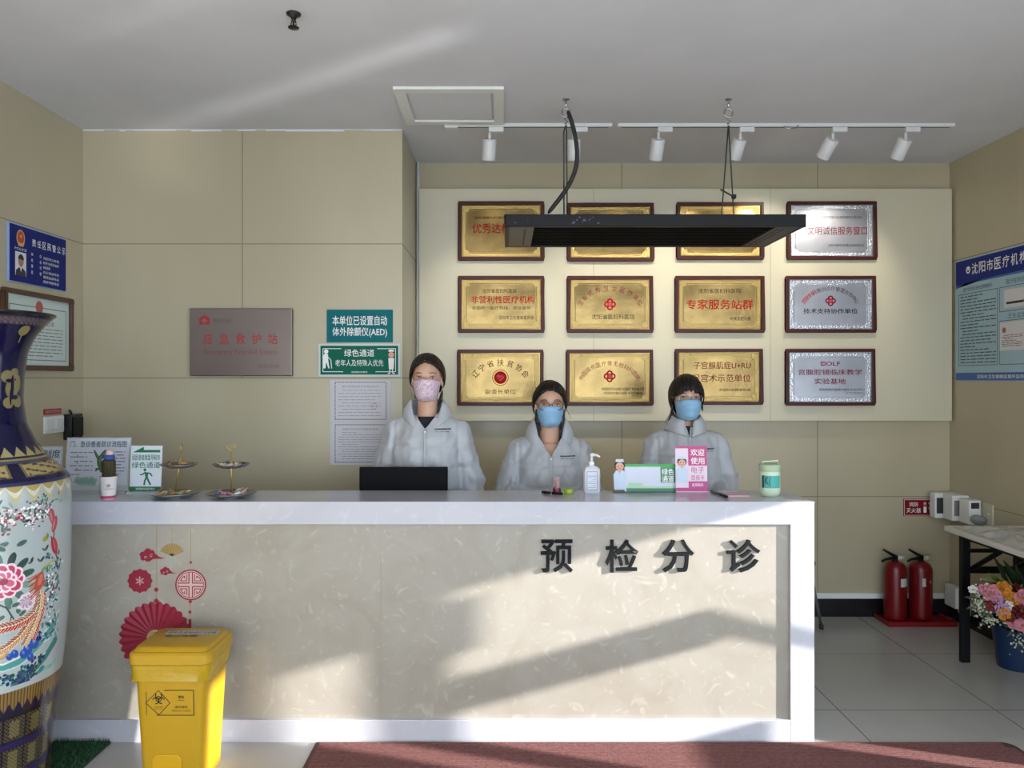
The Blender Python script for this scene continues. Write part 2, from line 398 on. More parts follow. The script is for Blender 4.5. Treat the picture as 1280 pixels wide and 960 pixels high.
m_top = m_marble('grey_white_stone', 'B9B9C2', 'ABACB8', 'C9C9D0', 2.2, 0.16)
m_panel = m_marble('cream_marble', '9B958C', '8C8375', 'B2AEA5', 3.2, 0.30, 0.55)
m_dark = M('dark_grey_lettering', '18191B', 0.6, spec=0.12)

counter = thing('reception_counter', 'long marble reception counter with white stone top and dark 预检分诊 lettering', 'counter', (-0.5, 3.35, 0))
LEG = PX(988, YC)
MB().box(XCL, XCR, YC, 3.52, 0.905, ZT).build('countertop', m_top, counter, bevel=0.003)
MB().box(LEG, XCR, YC, 3.50, 0.0, 0.9055).build('end_panel', m_top, counter, bevel=0.002)
MB().box(XCL, LEG, YC, 3.50, 0.0, 0.093).build('plinth', m_top, counter, bevel=0.002)
mb = MB().box(XCL, LEG, YC+0.018, 3.50, 0.09, 0.91)
for px in (475,): mb.box(PX(px, YC)-0.0012, PX(px, YC)+0.0012, YC+0.0172, YC+0.018, 0.093, 0.905, 1)
mb.build('front_panel', [m_panel, M('stone_joint', '9A9284', 0.6)], counter)
MB().box(-0.95, -0.08, 3.50, 3.74, 0.70, 0.73).build('desk_shelf', m_white, counter)
fr = F_back(0, YC+0.018, 0)
for ch, a, b in (('预', 676, 716), ('检', 757, 798), ('分', 828, 868), ('诊', 909, 951)):
    k = MB().text(fr, ch, PX((a+b)/2, 3.2), PZ(695.5, 3.2), w=(b-a)*3.2/F, h=41*3.2/F, off=0.0002, bold=0.012, extrude=0.1, depth=0.012, res=3)
    k.build('letter', m_dark, counter)

# ------------------------------------------------------------------ stickers on the counter front
m_red = M('crimson_paper', '86102C', 0.6); m_gold = M('gold_foil', '9A7E45', 0.45, metal=0.3); m_pinkp = M('pale_pink_paper', 'C9A9A4', 0.7)
SY = YC+0.018; sp = SY/F
def S(px, py): return (PX(px, SY), PZ(py, SY))
fS = F_back(0, SY, 0); GS = 'festive stickers on the counter front'
def sticker(name, label, px, py):
    u, v = S(px, py); return thing(name, label, 'sticker', (u, SY, v), GS)
# big pleated fan rosette
t = sticker('fan_rosette_sticker', 'big crimson pleated round fan sticker behind the yellow bin', 195, 797)
u, v = S(195, 797); R = 46*sp; n = 28; vs = [fS.p(u, v, 0.004)]; fs = []
for i in range(n*4):
    a = 2*math.pi*i/(n*4); ph = i % 4; rr = R*(1.0 if ph == 2 else (0.97 if ph in (1, 3) else 0.92)); vs.append(fS.p(u+rr*math.cos(a), v+rr*math.sin(a), 0.0015 if ph == 0 else 0.0065 if ph == 2 else 0.004))
for i in range(n*4): fs.append((0, 1+i, 1+(i+1) % (n*4)))
MB().add(vs, fs).build('pleated_paper', m_red, t)
k = MB().fdisc(fS, u, v, 11*sp, 0.007, 0, 32, 0.0005).fannulus(fS, u, v, 8.5*sp, 9.6*sp, 0.0078, 1)
for a in range(4):
    c, s_ = math.cos(a*math.pi/2), math.sin(a*math.pi/2); P = [(1, 1), (1, 6.5), (4, 5.5), (6.5, 1), (3, 1), (3, 3.5)]
    k.fline(fS, [(u+(x*c-y*s_)*sp, v+(x*s_+y*c)*sp) for x, y in P], 1.0*sp, 0.0078, 1)
k.build('medallion', [m_gold, m_pinkp], t)
k = MB().fline(fS, [S(196, 657), S(196, 735)], 0.7*sp, 0.001, 1); k.fdisc(fS, *S(195.5, 737), 2.6*sp, 0.001, 0, 16, 0.001); k.fdisc(fS, *S(195.5, 751), 2.8*sp, 0.001, 0, 16, 0.001)
k.fline(fS, [S(195.5, 739), S(195.5, 750)], 1.0*sp, 0.0012, 1); k.build('hanging_cord', [m_red, m_gold], t)
# scalloped flower
t = sticker('flower_sticker', 'small crimson scalloped flower sticker left of the round medallion', 175, 726); u, v = S(175, 726)
pts = [(u+16*sp*(1-0.10*abs(math.sin(6*a)))*math.cos(a), v+15.5*sp*(1-0.10*abs(math.sin(6*a)))*math.sin(a)) for a in [2*math.pi*i/144 for i in range(144)]]
MB().fpoly(fS, pts, 0.0005, 0, 0.001).build('petals', m_red, t)
k = MB()
for i in range(6):
    a = math.pi/2+i*math.pi/3; k.fline(fS, [(u, v), (u+5.5*sp*math.cos(a), v+5.5*sp*math.sin(a))], 0.9*sp, 0.0018)
    b = a+math.pi/6; k.fline(fS, [(u+3*sp*math.cos(b), v+3*sp*math.sin(b)), (u+5*sp*math.cos(a), v+5*sp*math.sin(a))], 0.6*sp, 0.0018)
k.build('centre_star', m_pinkp, t)
# clouds
def cloud(label, px, py, s_):
    t = sticker('cloud_sticker', label, px, py); u, v = S(px, py)
    for i, (dx, dy, r) in enumerate(((-8, 0, 5.5), (-2.5, 3.5, 5.2), (3, 0.5, 5.0), (-4, -4, 4.6), (2, -3.5, 4.5))): pass
    k = MB(); out = []
    ctrl = [(-13, 0.5), (-11, 4), (-8, 4.6), (-6, 6.5), (-3.2, 9), (0, 8.5), (2, 6.5), (4.5, 6.8), (6.5, 4.5), (7, 2), (9.5, 0.5), (12, -2), (16, -3.2), (20, -3.6), (15, -4.6), (9, -4.4), (4, -5), (0, -8), (-4, -8), (-6, -6), (-9, -7), (-11.5, -4.5), (-11, -2)]
    k.fpoly(fS, [(u+x*sp*s_, v+y*sp*s_) for x, y in ctrl], 0.0005, 0, 0.001); k.build('cloud_shape', m_red, t)
    c = MB()
    for (ax, ay, r, s0) in ((-5, -3, 2.2, 0), (2.5, -1, 2.4, 1)):
        c.fline(fS, [(u+(ax+r*(1-q/14)*math.cos(s0+q*0.5))*sp*s_, v+(ay+r*(1-q/14)*math.sin(s0+q*0.5))*sp*s_) for q in range(12)], 0.8*sp*s_, 0.0018)
    c.build('swirl', m_pinkp, t)
cloud('larger crimson cloud sticker left of the gold fan', 187, 694, 0.98); cloud('smaller crimson cloud sticker beside the round medallion', 208, 714, 0.62)
# gold folding fan
t = sticker('folding_fan_sticker', 'gold open folding fan sticker under the counter top', 215, 692); u, v = S(215, 695)
k = MB()
for i in range(11):
    a0 = math.radians(20+i*12.7); a1 = a0+math.radians(10.5)
    k.fpoly(fS, [(u+r*sp*math.cos(a), v+r*sp*math.sin(a)) for r, a in ((6, a0), (15.5, a0), (16.2, (a0+a1)/2), (15.5, a1), (6, a1))], 0.0005, 0, 0.0008)
k.build('fan_leaf', m_gold, t)
k = MB()
for i in range(11): a = math.radians(25+i*12.7); k.fline(fS, [(u, v), (u+7*sp*math.cos(a), v+7*sp*math.sin(a))], 0.9*sp, 0.0006)
k.fline(fS, [S(215, 658), S(215, 679)], 0.5*sp, 0.0006); k.build('fan_ribs', m_gold, t)
# round medallion with tassel
t = sticker('medallion_sticker', 'round pink and crimson lattice medallion sticker above the bin', 238, 731); u, v = S(238.5, 731)
MB().fdisc(fS, u, v, 19*sp, 0.0004, 0, 40, 0.0003).build('backing', m_pinkp, t)
k = MB().fannulus(fS, u, v, 17.6*sp, 19.4*sp, 0.001).fannulus(fS, u, v, 15.6*sp, 16.5*sp, 0.001)
for sx in (-1, 1):
    for sy in (-1, 1):
        P = [(2.2, 15), (2.2, 2.2), (15, 2.2)]; k.fline(fS, [(u+x*sx*sp, v+y*sy*sp) for x, y in P], 1.3*sp, 0.001)
        P = [(4.8, 13), (4.8, 5), (12.8, 5), (11, 9), (7.5, 11), (7.5, 8)]; k.fline(fS, [(u+x*sx*sp, v+y*sy*sp) for x, y in P], 1.1*sp, 0.001)
k.build('lattice', m_red, t)
k = MB().fline(fS, [S(238.5, 658), S(238.5, 702)], 0.6*sp, 0.0006, 1); k.fdisc(fS, *S(238.5, 703), 1.6*sp, 0.0006, 0, 12, 0.0008)
k.fdisc(fS, *S(238, 752), 2*sp, 0.0006, 0, 12, 0.0008); k.fdisc(fS, *S(237.5, 765), 2*sp, 0.0006, 0, 12, 0.0008)
k.fline(fS, [S(238, 752), S(237.5, 775)], 0.9*sp, 0.0006, 1); k.fbox(fS, PX(236, SY), PX(239.2, SY), PZ(790, SY), PZ(774, SY), 0.0003, 0.002, 0); k.build('tassel', [m_red, m_gold], t)

# ------------------------------------------------------------------ display panel and award plaques
YP = 4.85; m_cream = M('cream_display_board', 'CFC8B0', 0.38, var=0.03, scale=1)
mb = MB().box(PX(524, YP), XR-0.014, YP, YB-0.002, PZ(526, YP), PZ(236, YP))
for px in (742, 963): mb.box(PX(px, YP)-0.001, PX(px, YP)+0.001, YP-0.0005, YP, PZ(526, YP), PZ(236, YP), 1)
tag(mb.build('display_board', [m_cream, m_seam], bevel=0.002), 'wide cream display board on the niche wall carrying the award plaques', 'board')
m_frame = M('mahogany_frame', '4A1814', 0.38, var=0.3, scale=30, stretch=(1, 1, 6), spec=0.3)
m_goldp = M('brushed_gold_plate', '9A8050', 0.24, metal=0.88, var=0.4, scale=5, bump=0.35, bscale=6)
m_goldb = M('embossed_gold_border', 'B0965E', 0.28, metal=0.9, bump=0.55, bscale=75)
m_silvp = M('brushed_silver_plate', 'B2B4BE', 0.33, metal=0.8, var=0.2, scale=5, bump=0.15, bscale=9)
m_silvb = M('embossed_silver_border', 'CDD0D6', 0.27, metal=0.9, bump=0.55, bscale=75)
m_ink = M('black_print', '1A1613', 0.65, spec=0.1); m_inkr = M('red_print', 'A3140F', 0.65, spec=0.1); m_inkm = M('maroon_print', '78102C', 0.65, spec=0.1)
m_inkw = M('white_print', 'ECEDEC', 0.5); m_rose = M('rose_print', 'BE5560', 0.65, spec=0.1)
def plaque(x0, x1, y0, y1, silver, label, draw):
    yf = YP-0.02; uc, vc = PX((x0+x1)/2, YP-0.01), PZ((y0+y1)/2, YP-0.01); w, h = (x1-x0)*(YP-0.01)/F, (y1-y0)*(YP-0.01)/F
    t = thing('award_plaque', label, 'plaque', (uc, YP, vc-h/2), 'award plaques on the display board')
    fr = F_back(uc, YP, vc); a, b = w/2, h/2
    MB().fring(fr, -a, a, -b, b, 0.020, 0.0005, 0.026).build('frame', m_frame, t, bevel=0.004)
    MB().fbox(fr, -a+0.018, a-0.018, -b+0.018, b-0.018, 0.001, 0.012).build('plate', m_silvp if silver else m_goldp, t)
    e = 0.026
    k = MB().fring(fr, -a+e, a-e, -b+e, b-e, 0.020, 0.011, 0.0150); k.fring(fr, -a+e+0.026, a-e-0.026, -b+e+0.026, b-e-0.026, 0.003, 0.011, 0.0135)
    for sx in (-1, 1):
        for sy in (-1, 1): k.fdisc(fr, sx*(a-e-0.022), sy*(b-e-0.022), 0.021, 0.011, 0, 20, 0.005)
    k.build('embossed_border', m_silvb if silver else m_goldb, t, bevel=0.002)
    L = MB(); draw(L, Frame(fr.p(0, 0, 0.0122)), a, b)
    L.build_lines('lettering', [m_ink, m_inkr, m_inkm, m_rose], t)
    return t
def emblem(L, fr, u, v, r, c=1):
    L.mark()
    for i_, (dx, dy) in enumerate(((0, 1), (0, -1), (1, 0), (-1, 0))): L.fannulus(fr, u+dx*r*0.5, v+dy*r*0.5, r*0.28, r*0.55, 0.0006+0.0001*i_, c, 24)
    L.fbox(fr, u-r*0.18, u+r*0.18, v-r*0.55, v+r*0.55, 0.0008, 0.0016, 3); L.fbox(fr, u-r*0.55, u+r*0.55, v-r*0.18, v+r*0.18, 0.0008, 0.0018, 3)
q = YP/F
def rel(fr_px0, fr_px1, fr_py0, fr_py1, px, py): return ((px-(fr_px0+fr_px1)/2)*q, ((fr_py0+fr_py1)/2-py)*q)
def d11(L, f, a, b):
    L.text(f, '沈阳省医妇科医院', -0.07, 0.085, w=0.20, h=0.016); L.text(f, '优秀达标医院', 0.0, 0.018, w=0.36, h=0.062, mi=1, bold=0.01); L.text(f, '沈阳市卫生局', 0.10, -0.075, w=0.13, h=0.016)
def d12(L, f, a, b):
    L.text(f, '先进集体', 0, 0.0, w=0.30, h=0.06, mi=1, bold=0.01)
def d14(L, f, a, b):
    L.text(f, '沈阳市医疗卫生行业规范服务示范活动', 0.04, 0.085, w=0.30, h=0.017); L.text(f, '文明诚信服务窗口', 0.035, 0.0, w=0.375, h=0.052, mi=2, bold=0.004); L.text(f, '沈阳市精神文明建设指导委员会', 0.09, -0.092, w=0.225, h=0.016)
def d21(L, f, a, b):
    L.text(f, '沈阳省医妇科医院', -0.01, 0.085, w=0.215, h=0.027); L.text(f, '非营利性医疗机构', 0.01, 0.03, w=0.40, h=0.048, mi=1, bold=0.012)
    L.text(f, '全国统一医疗热线，诚信服务', 0.0, -0.022, w=0.37, h=0.022); L.text(f, '沈阳市卫生健康委员会', 0.095, -0.083, w=0.22, h=0.024)
def d22(L, f, a, b):
    L.arctext(f, '全省优秀卫生医疗单位', 0, -0.035, 0.20, 160, 20, 0.034, mi=2, ry=0.135); emblem(L, f, 0, 0.0, 0.036); L.text(f, '沈阳省医妇科医院', 0.02, -0.078, w=0.27, h=0.032)
def d23(L, f, a, b):
    L.text(f, '沈阳省医妇科医院', 0.0, 0.085, w=0.27, h=0.030); L.text(f, '专家服务站群', 0.0, 0.0, w=0.42, h=0.062, mi=1, bold=0.012); L.text(f, '中共沈阳市委', 0.13, -0.09, w=0.13, h=0.024)
def d24(L, f, a, b):
    L.arctext(f, '国家妇科微创诊疗管理合作中心', 0, -0.05, 0.185, 152, 28, 0.028, mi=0, ry=0.15); L.arctext(f, '国家妇科', 0, -0.0505, 0.186, 152, 124, 0.029, mi=3, off=0.0010, ry=0.151)
    emblem(L, f, 0, 0.022, 0.032, 2); L.text(f, '技术支持协作单位', 0.0, -0.042, w=0.34, h=0.032, bold=0.008)
def d31(L, f, a, b):
    L.arctext(f, '辽宁省扶贫协会', 0, -0.04, 0.178, 152, 28, 0.043, ry=0.135, bold=0.004); L.mark(); L.fannulus(f, 0, 0.0, 0.047, 0.051, 0.0007, 1); L.fdisc(f, 0, 0, 0.040, 0.0006, 1)
    L.fpoly(f, [(0.024*(math.sin(t)**3), 0.0015*(13*math.cos(t)-5*math.cos(2*t)-2*math.cos(3*t)-math.cos(4*t))) for t in [2*math.pi*i/40 for i in range(40)]], 0.0010, 3)
    L.fline(f, [(-0.018, 0.004), (-0.004, -0.008), (0.022, 0.016)], 0.006, 0.0013, 1); L.text(f, '副会长单位', 0.0, -0.088, w=0.19, h=0.030)
def d32(L, f, a, b):
    L.arctext(f, '中国现代医疗微无创妇科医院', 0, -0.065, 0.195, 155, 25, 0.030, mi=2, ry=0.155); emblem(L, f, 0, 0.008, 0.036)
    L.text(f, '中国医师协会微无创医学专业委员会', 0.085, -0.072, w=0.27, h=0.020); L.text(f, '中国医疗微无创技术示范基地', 0.085, -0.098, w=0.24, h=0.018)
def d33(L, f, a, b):
    L.text(f, '子宫腺肌症U+RU', 0.02, 0.072, w=0.36, h=0.046, mi=2, bold=0.004); L.text(f, '保宫术示范单位', 0.015, -0.008, w=0.37, h=0.048, mi=2, bold=0.004); L.text(f, '中国妇幼保健协会', 0.10, -0.082, w=0.20, h=0.018)
def d34(L, f, a, b):
    x0 = -0.05
    s_ = 0.026; L.hold = True
    L.fring(f, -0.06, -0.03, 0.072, 0.072+s_, 0.005, 0.0004, 0.0008, 2); L.fbox(f, -0.047, -0.043, 0.076, 0.072+s_, 0.0004, 0.0008, 2)
    L.text(f, 'OLF', 0.018, 0.085, w=0.088, h=s_, mi=2, bold=0.015); L.hold = False
    L.text(f, '宫腹腔镜临床教学', 0.0, 0.032, w=0.40, h=0.036, mi=2, bold=0.01); L.text(f, '实验基地', 0.0, -0.026, w=0.195, h=0.036, mi=2, bold=0.01)
    L.text(f, '德国狼牌内窥镜中国技术培训中心', 0.075, -0.078, w=0.29, h=0.016); L.text(f, '辽宁分中心', 0.155, -0.099, w=0.12, h=0.013)
rows_y = ((252, 325), (345, 416), (436, 506))
plaque(573, 680, 252, 326, 0, 'gold plaque whose red title runs behind the black lamp, beside the corner pipe', d11)
plaque(709, 817, 254, 327, 0, 'gold plaque behind the black hanging lamp, below its left hanging cable', d12)
plaque(846, 954, 253, 325, 0, 'gold plaque behind the black hanging lamp, below its right hanging wires', d12)
plaque(984, 1095, 252, 325, 1, 'silver plaque with one long red line, touched by the end of the black lamp', d14)
plaque(573, 680, 345, 416, 0, 'gold plaque with red title 非营利性医疗机构 between smaller black lines', d21)
plaque(709, 816, 345, 416, 0, 'gold plaque with arched title and emblem, just under the black lamp', d22)
plaque(844, 955, 345, 416, 0, 'gold plaque with six big red characters in the middle row', d23)
plaque(982, 1094, 345, 416, 1, 'silver plaque with arched title, red emblem and black brush lettering', d24)
plaque(572, 679, 437, 507, 0, 'gold plaque with red heart seal above the seated woman in glasses', d31)
plaque(708, 816, 437, 507, 0, 'gold plaque with red flower emblem between the two seated women', d32)
plaque(844, 953, 436, 506, 0, 'gold plaque with two maroon lines behind the woman with a fringe', d33)
plaque(982, 1093, 436, 507, 1, 'silver plaque with maroon WOLF heading and two maroon lines', d34)
# ------------------------------------------------------------------ people
from mathutils.bvhtree import BVHTree
m_skin = M('skin', 'CFA48C', 0.5, var=0.06, scale=20); m_jacket = M('white_down_jacket', 'B6B9BF', 0.45, var=0.03, scale=6, bump=0.3, bscale=24, sheen=0.2)
m_trouser = M('dark_trousers', '22242C', 0.7); m_shoe = M('black_shoes', '18181A', 0.4)
m_hair = M('dark_hair', '17110F', 0.42, var=0.4, scale=30, stretch=(3, 3, 0.5), bump=0.4, bscale=60)
m_hairb = M('dark_brown_hair', '231712', 0.42, var=0.4, scale=30, stretch=(3, 3, 0.5), bump=0.4, bscale=60)
m_sweater = M('black_sweater', '131316', 0.8, bump=0.2, bscale=150)
m_zip = M('zip_tape', 'B9BCC2', 0.4); m_logo = M('dark_grey_print', '3A3E46', 0.5)
m_maskb = M('light_blue_mask_fabric', '8FBCE0', 0.7, bump=0.15, bscale=200)
m_maskp = M('patterned_pink_mask_fabric', 'EEDDE6', 0.7, var=0.1, scale=150, color2='BE93AC')
m_loop = M('white_elastic', 'DDDDE0', 0.6)
m_eyew = M('eye_white', 'CFC9C4', 0.25); m_iris = M('dark_iris', '1C120E', 0.15); m_lid = M('lash_line', '2A1B16', 0.5)
m_glassd = M('dark_glasses_frame', '2C2024', 0.3); m_glasss = M('silver_glasses_frame', 'A8A8AE', 0.25, metal=0.8)
m_metal = M('brushed_steel', 'A9A9AC', 0.3, metal=0.9)

def remeshed(mb, voxel, smooth, factor=0.5):
    """union of overlapping volumes as one continuous skin; returns vertex array and polygons"""
    me = bpy.data.meshes.new('tmp'); me.from_pydata([tuple(v) for v in mb.v], [], mb.f)
    bm = bmesh.new(); bm.from_mesh(me); bmesh.ops.recalc_face_normals(bm, faces=bm.faces); bm.to_mesh(me); bm.free()
    ob = bpy.data.objects.new('tmp', me); COL.objects.link(ob)
    md = ob.modifiers.new('r', 'REMESH'); md.mode = 'VOXEL'; md.voxel_size = voxel
    md = ob.modifiers.new('s', 'SMOOTH'); md.iterations = smooth; md.factor = factor
    dg = bpy.context.evaluated_depsgraph_get(); dg.update(); out = bpy.data.meshes.new_from_object(ob.evaluated_get(dg))
    n = len(out.vertices); co = np.empty(n*3, dtype=np.float32); out.vertices.foreach_get('co', co)
    no = np.empty(n*3, dtype=np.float32); out.vertices.foreach_get('normal', no)
    fs = [tuple(p.vertices) for p in out.polygons]
    bpy.data.objects.remove(ob); bpy.data.meshes.remove(me); bpy.data.meshes.remove(out)
    return co.reshape(-1, 3), no.reshape(-1, 3), fs

def loft(mb, rings, n=36):
    """closed loft of superellipse rings (z, half width, half depth, y centre)"""
    vs = []
    for z, a, b, y in rings:
        for k in range(n):
            t = 2*math.pi*k/n; c, s_ = math.cos(t), math.sin(t)
            vs.append((a*math.copysign(abs(c)**0.85, c), y+b*math.copysign(abs(s_)**0.85, s_), z))
    fs = [(i*n+k, i*n+(k+1) % n, (i+1)*n+(k+1) % n, (i+1)*n+k) for i in range(len(rings)-1) for k in range(n)]
    fs += [tuple(range(n-1, -1, -1)), tuple((len(rings)-1)*n+k for k in range(n))]
    mb.add(vs, fs); return mb

def hand(mb, wrist, d, side, palm_n):
    """palm, four unequal curled fingers and a thumb from the side of the palm"""
    w = Vector(wrist); d = Vector(d).normalized(); nrm = Vector(palm_n).normalized(); a = d.cross(nrm).normalized()*side
    for o in (-0.022, -0.008, 0.008, 0.022): mb.capsule(w+a*o*0.7, w+d*0.085+a*o, 0.013, 0.012, 12)
    for o, L in ((-0.029, 0.060), (-0.010, 0.074), (0.010, 0.078), (0.029, 0.066)):
        p0 = w+d*0.088+a*o; p1 = p0+(d*0.9+nrm*0.35).normalized()*L*0.5; p2 = p1+(d*0.55+nrm*0.8).normalized()*L*0.5
        mb.capsule(p0-d*0.01, p1, 0.0088, 0.0082, 10); mb.capsule(p1, p2, 0.0082, 0.007, 10)
    q0 = w+d*0.025+a*0.026; q1 = q0+(d*0.7+a*0.75).normalized()*0.04; q2 = q1+(d*0.95+a*0.1+nrm*0.3).normalized()*0.032
    mb.capsule(q0, q1, 0.013, 0.010, 10); mb.capsule(q1, q2, 0.010, 0.0082, 10)

def sm(x): x = min(max(x, 0), 1); return x*x*(3-2*x)

def person(label, X, Y, top, drop, seat, st):
    t = thing('person', label, 'person', (X, Y, 0))
    T = lambda p: (p[0]+X, p[1]+Y, p[2])
    zc = top-0.012-0.112; zs = top-drop; hy = st.get('lean', 0.0)          # head centre, shoulder joints
    HW = 1.0
    H = lambda x, y, z: (x*HW, y+hy, zc+z)
    # --- body: one continuous skin
    b = MB()
    b.ball(H(0, 0.004, 0.022), (0.073*HW, 0.090, 0.090), 28, 18); b.ball(H(0, -0.022, -0.035), (0.057*HW, 0.066, 0.077), 24, 16)
    b.ball(H(0, -0.036, -0.088), (0.028, 0.030, 0.022), 16, 10)
    b.capsule(H(0, -0.090, 0.004), H(0, -0.104, -0.030), 0.008, 0.013, 12); b.ball(H(0, -0.080, -0.060), (0.024, 0.014, 0.010), 14, 8)
    for s in (-1, 1):
        b.ball(H(s*0.036, -0.060, -0.022), (0.026, 0.026, 0.022), 14, 8); b.ball(H(s*0.030, -0.074, 0.026), (0.024, 0.014, 0.009), 12, 8)
        b.ball(H(s*0.075, 0.010, -0.006), (0.010, 0.019, 0.031), 12, 10)
    b.capsule(H(0, 0.018, -0.05), (0, 0.012, zs+0.03), 0.050, 0.057, 20)
    hz = seat+0.09 if seat else 0.86
    loft(b, [(hz-0.06, 0.13, 0.10, 0), (hz+0.06, 0.14, 0.10, 0), (zs-0.25, 0.12, 0.085, 0), (zs-0.08, 0.135, 0.09, 0), (zs, 0.13, 0.075, 0), (zs+0.05, 0.07, 0.06, 0.005)])
    el, wr = st['elbow'], st['wrist']
    for s in (-1, 1):
        A = (s*0.145, 0, zs); E = (s*el[0], el[1], zs+el[2]); Wr = (s*wr[0], wr[1], zs+wr[2])
        b.capsule(A, E, 0.045, 0.036, 16); b.capsule(E, Wr, 0.036, 0.025, 16)
        d = (Vector(Wr)-Vector(E)).normalized(); hand(b, Vector(Wr)+d*0.01, d+Vector((0, -0.05, 0)), s, (-s*0.6, 0.3, -0.7) if seat else (-s, 0, 0))
    legs = []
    for s in (-1, 1):
        hip = Vector((s*0.085, 0, hz))
        if seat: kn, an = Vector((s*0.10, -0.36, seat+0.06)), Vector((s*0.10, -0.28, 0.30)); toe = an+Vector((0, -0.15, -0.05))
        else: kn, an = Vector((s*0.095, -0.01, 0.46)), Vector((s*0.10, 0.02, 0.08)); toe = an+Vector((0, -0.15, -0.05))
        b.capsule(hip, kn, 0.070, 0.048, 16); b.capsule(kn, an, 0.046, 0.034, 16); b.capsule(an+Vector((0, 0, -0.02)), toe, 0.034, 0.026, 14); legs.append((hip, kn, an, toe))
    co, no, fs = remeshed(b, 0.0048, 4)
    for s in (-1, 1):                                                         # eye sockets
        g_ = np.exp(-((co[:, 0]-s*0.034)/0.015)**2-((co[:, 2]-zc-0.008)/0.011)**2)*(co[:, 1]-hy < -0.03)
        co[:, 1] += 0.007*g_
    k = MB(); k.add([T(v) for v in co.tolist()], fs); body = k.build('body', m_skin, t, smooth=True)
    bv = BVHTree.FromPolygons([tuple(v) for v in co.tolist()], fs)
    def face_y(x, z):
        h = bv.ray_cast(Vector((x, -0.6, z)), Vector((0, 1, 0))); return h[0].y if h[0] else hy-0.08
    # --- eyes and brows
    for s in (-1, 1):
        ex, ez = s*0.034, zc+0.008; ey = face_y(ex, ez)
        k = MB(); k.ball(T((ex, ey+0.0045, ez)), (0.0125, 0.006, 0.0055 if not st.get('narrow') else 0.0045), 16, 10, 0)
        k.ball(T((ex, ey+0.0005, ez)), (0.0050, 0.0030, 0.0048), 12, 8, 1); k.build('eye', [m_eyew, m_iris], t, smooth=True)
        k = MB(); pts = []
        for q in range(9):
            a = -1+q/4; x = ex+a*0.0145; z = ez+0.0062*(1-a*a)+0.001; pts.append(T((x, min(face_y(x, z), ey)-0.0012, z)))
        k.tube(pts, [0.0006+0.0012*math.sin(math.pi*(q+0.5)/9) for q in range(9)], 6); k.build('eyelashes', m_lid, t, smooth=True)
        k = MB(); pts = []
        for q in range(9):
            a = -1+q/4; x = ex+s*0.002+a*0.0185; z = ez+0.021+0.004*(1-a*a)-s*a*0.0015; pts.append(T((x, face_y(x, z)-0.0008, z)))
        k.tube(pts, [0.0010+0.0016*math.sin(math.pi*(q+0.5)/9) for q in range(9)], 6); k.build('eyebrow', m_lid, t, smooth=True)
    # --- face mask with pleats and ear loops
    nu, nv = 41, 29; P = []
    for j in range(nv):
        v = j/(nv-1)
        for i in range(nu):
            u = -1+2*i/(nu-1); th = u*math.radians(80)
            w = 0.071*HW*(1-0.28*v*v); d = float(np.interp(v, [0, 0.12, 0.32, 0.6, 0.85, 1], [0.106, 0.114, 0.123, 0.114, 0.098, 0.074]))
            d += 0.0022*math.sin(v*6*math.pi)*(1-abs(u)**3)
            x = w*math.sin(th); y = hy-d*max(math.cos(th), 0)**0.75-0.004*(1-abs(u)); z = zc+0.003-0.017*abs(u)**1.5-v*(0.112-0.030*abs(u)**2)
            P.append(T((x, y, z)))
    k = MB(); k.add(P, [(j*nu+i, j*nu+i+1, (j+1)*nu+i+1, (j+1)*nu+i) for j in range(nv-1) for i in range(nu-1)])
    mk = k.build('face_mask', st['mask'], t, smooth=True, solid=-0.0015)
    k = MB()
    for s in (-1, 1):
        k.tube([T(H(s*0.070, -0.020, -0.018)), T(H(s*0.079, -0.002, 0.010)), T(H(s*0.084, 0.020, 0.024)), T(H(s*0.085, 0.030, -0.006)), T(H(s*0.078, 0.012, -0.046)), T(H(s*0.062, -0.020, -0.085))], 0.0013, 6)
        kk = k; kk.build('ear_loop', m_loop, mk, smooth=True); k = MB()
    # --- glasses
    if st.get('glasses'):
        gm = m_glassd if st['glasses'] == 'round' else m_glasss; gy = face_y(0, zc+0.008)-0.010; k = MB()
        for s in (-1, 1):
            rx, rz = (0.028, 0.023) if st['glasses'] == 'round' else (0.026, 0.016)
            pw = 1.0 if st['glasses'] == 'round' else 0.6
            ring = []
            for q in range(33):
                a = 2*math.pi*q/32; c, s2 = math.cos(a), math.sin(a)
                ring.append(T((s*0.036+rx*math.copysign(abs(c)**pw, c), gy+0.006*abs(c)*(1 if c*s > 0 else 0)+0.002, zc+0.004+rz*math.copysign(abs(s2)**pw, s2))))
            k.tube(ring, 0.0021, 6, caps=False)
            k.tube([T((s*0.064, gy+0.007, zc+0.010)), T((s*0.087, gy+0.04, zc+0.012)), T((s*0.093, hy+0.012, zc+0.012))], 0.0015, 6)
        k.tube([T((-0.008, gy, zc+0.009)), T((0, gy-0.003, zc+0.012)), T((0.008, gy, zc+0.009))], 0.0015, 6)
        k.build('glasses', gm, t, smooth=True)
    # --- hair
    hm = st['hairmat']; rr = random.Random(int(X*1000)); k = MB(); nph, nth = 120, 36; vs = []
    ph_t = [0, 25, 50, 68, 82, 100, 125, 180]; th_t = st['hairline']
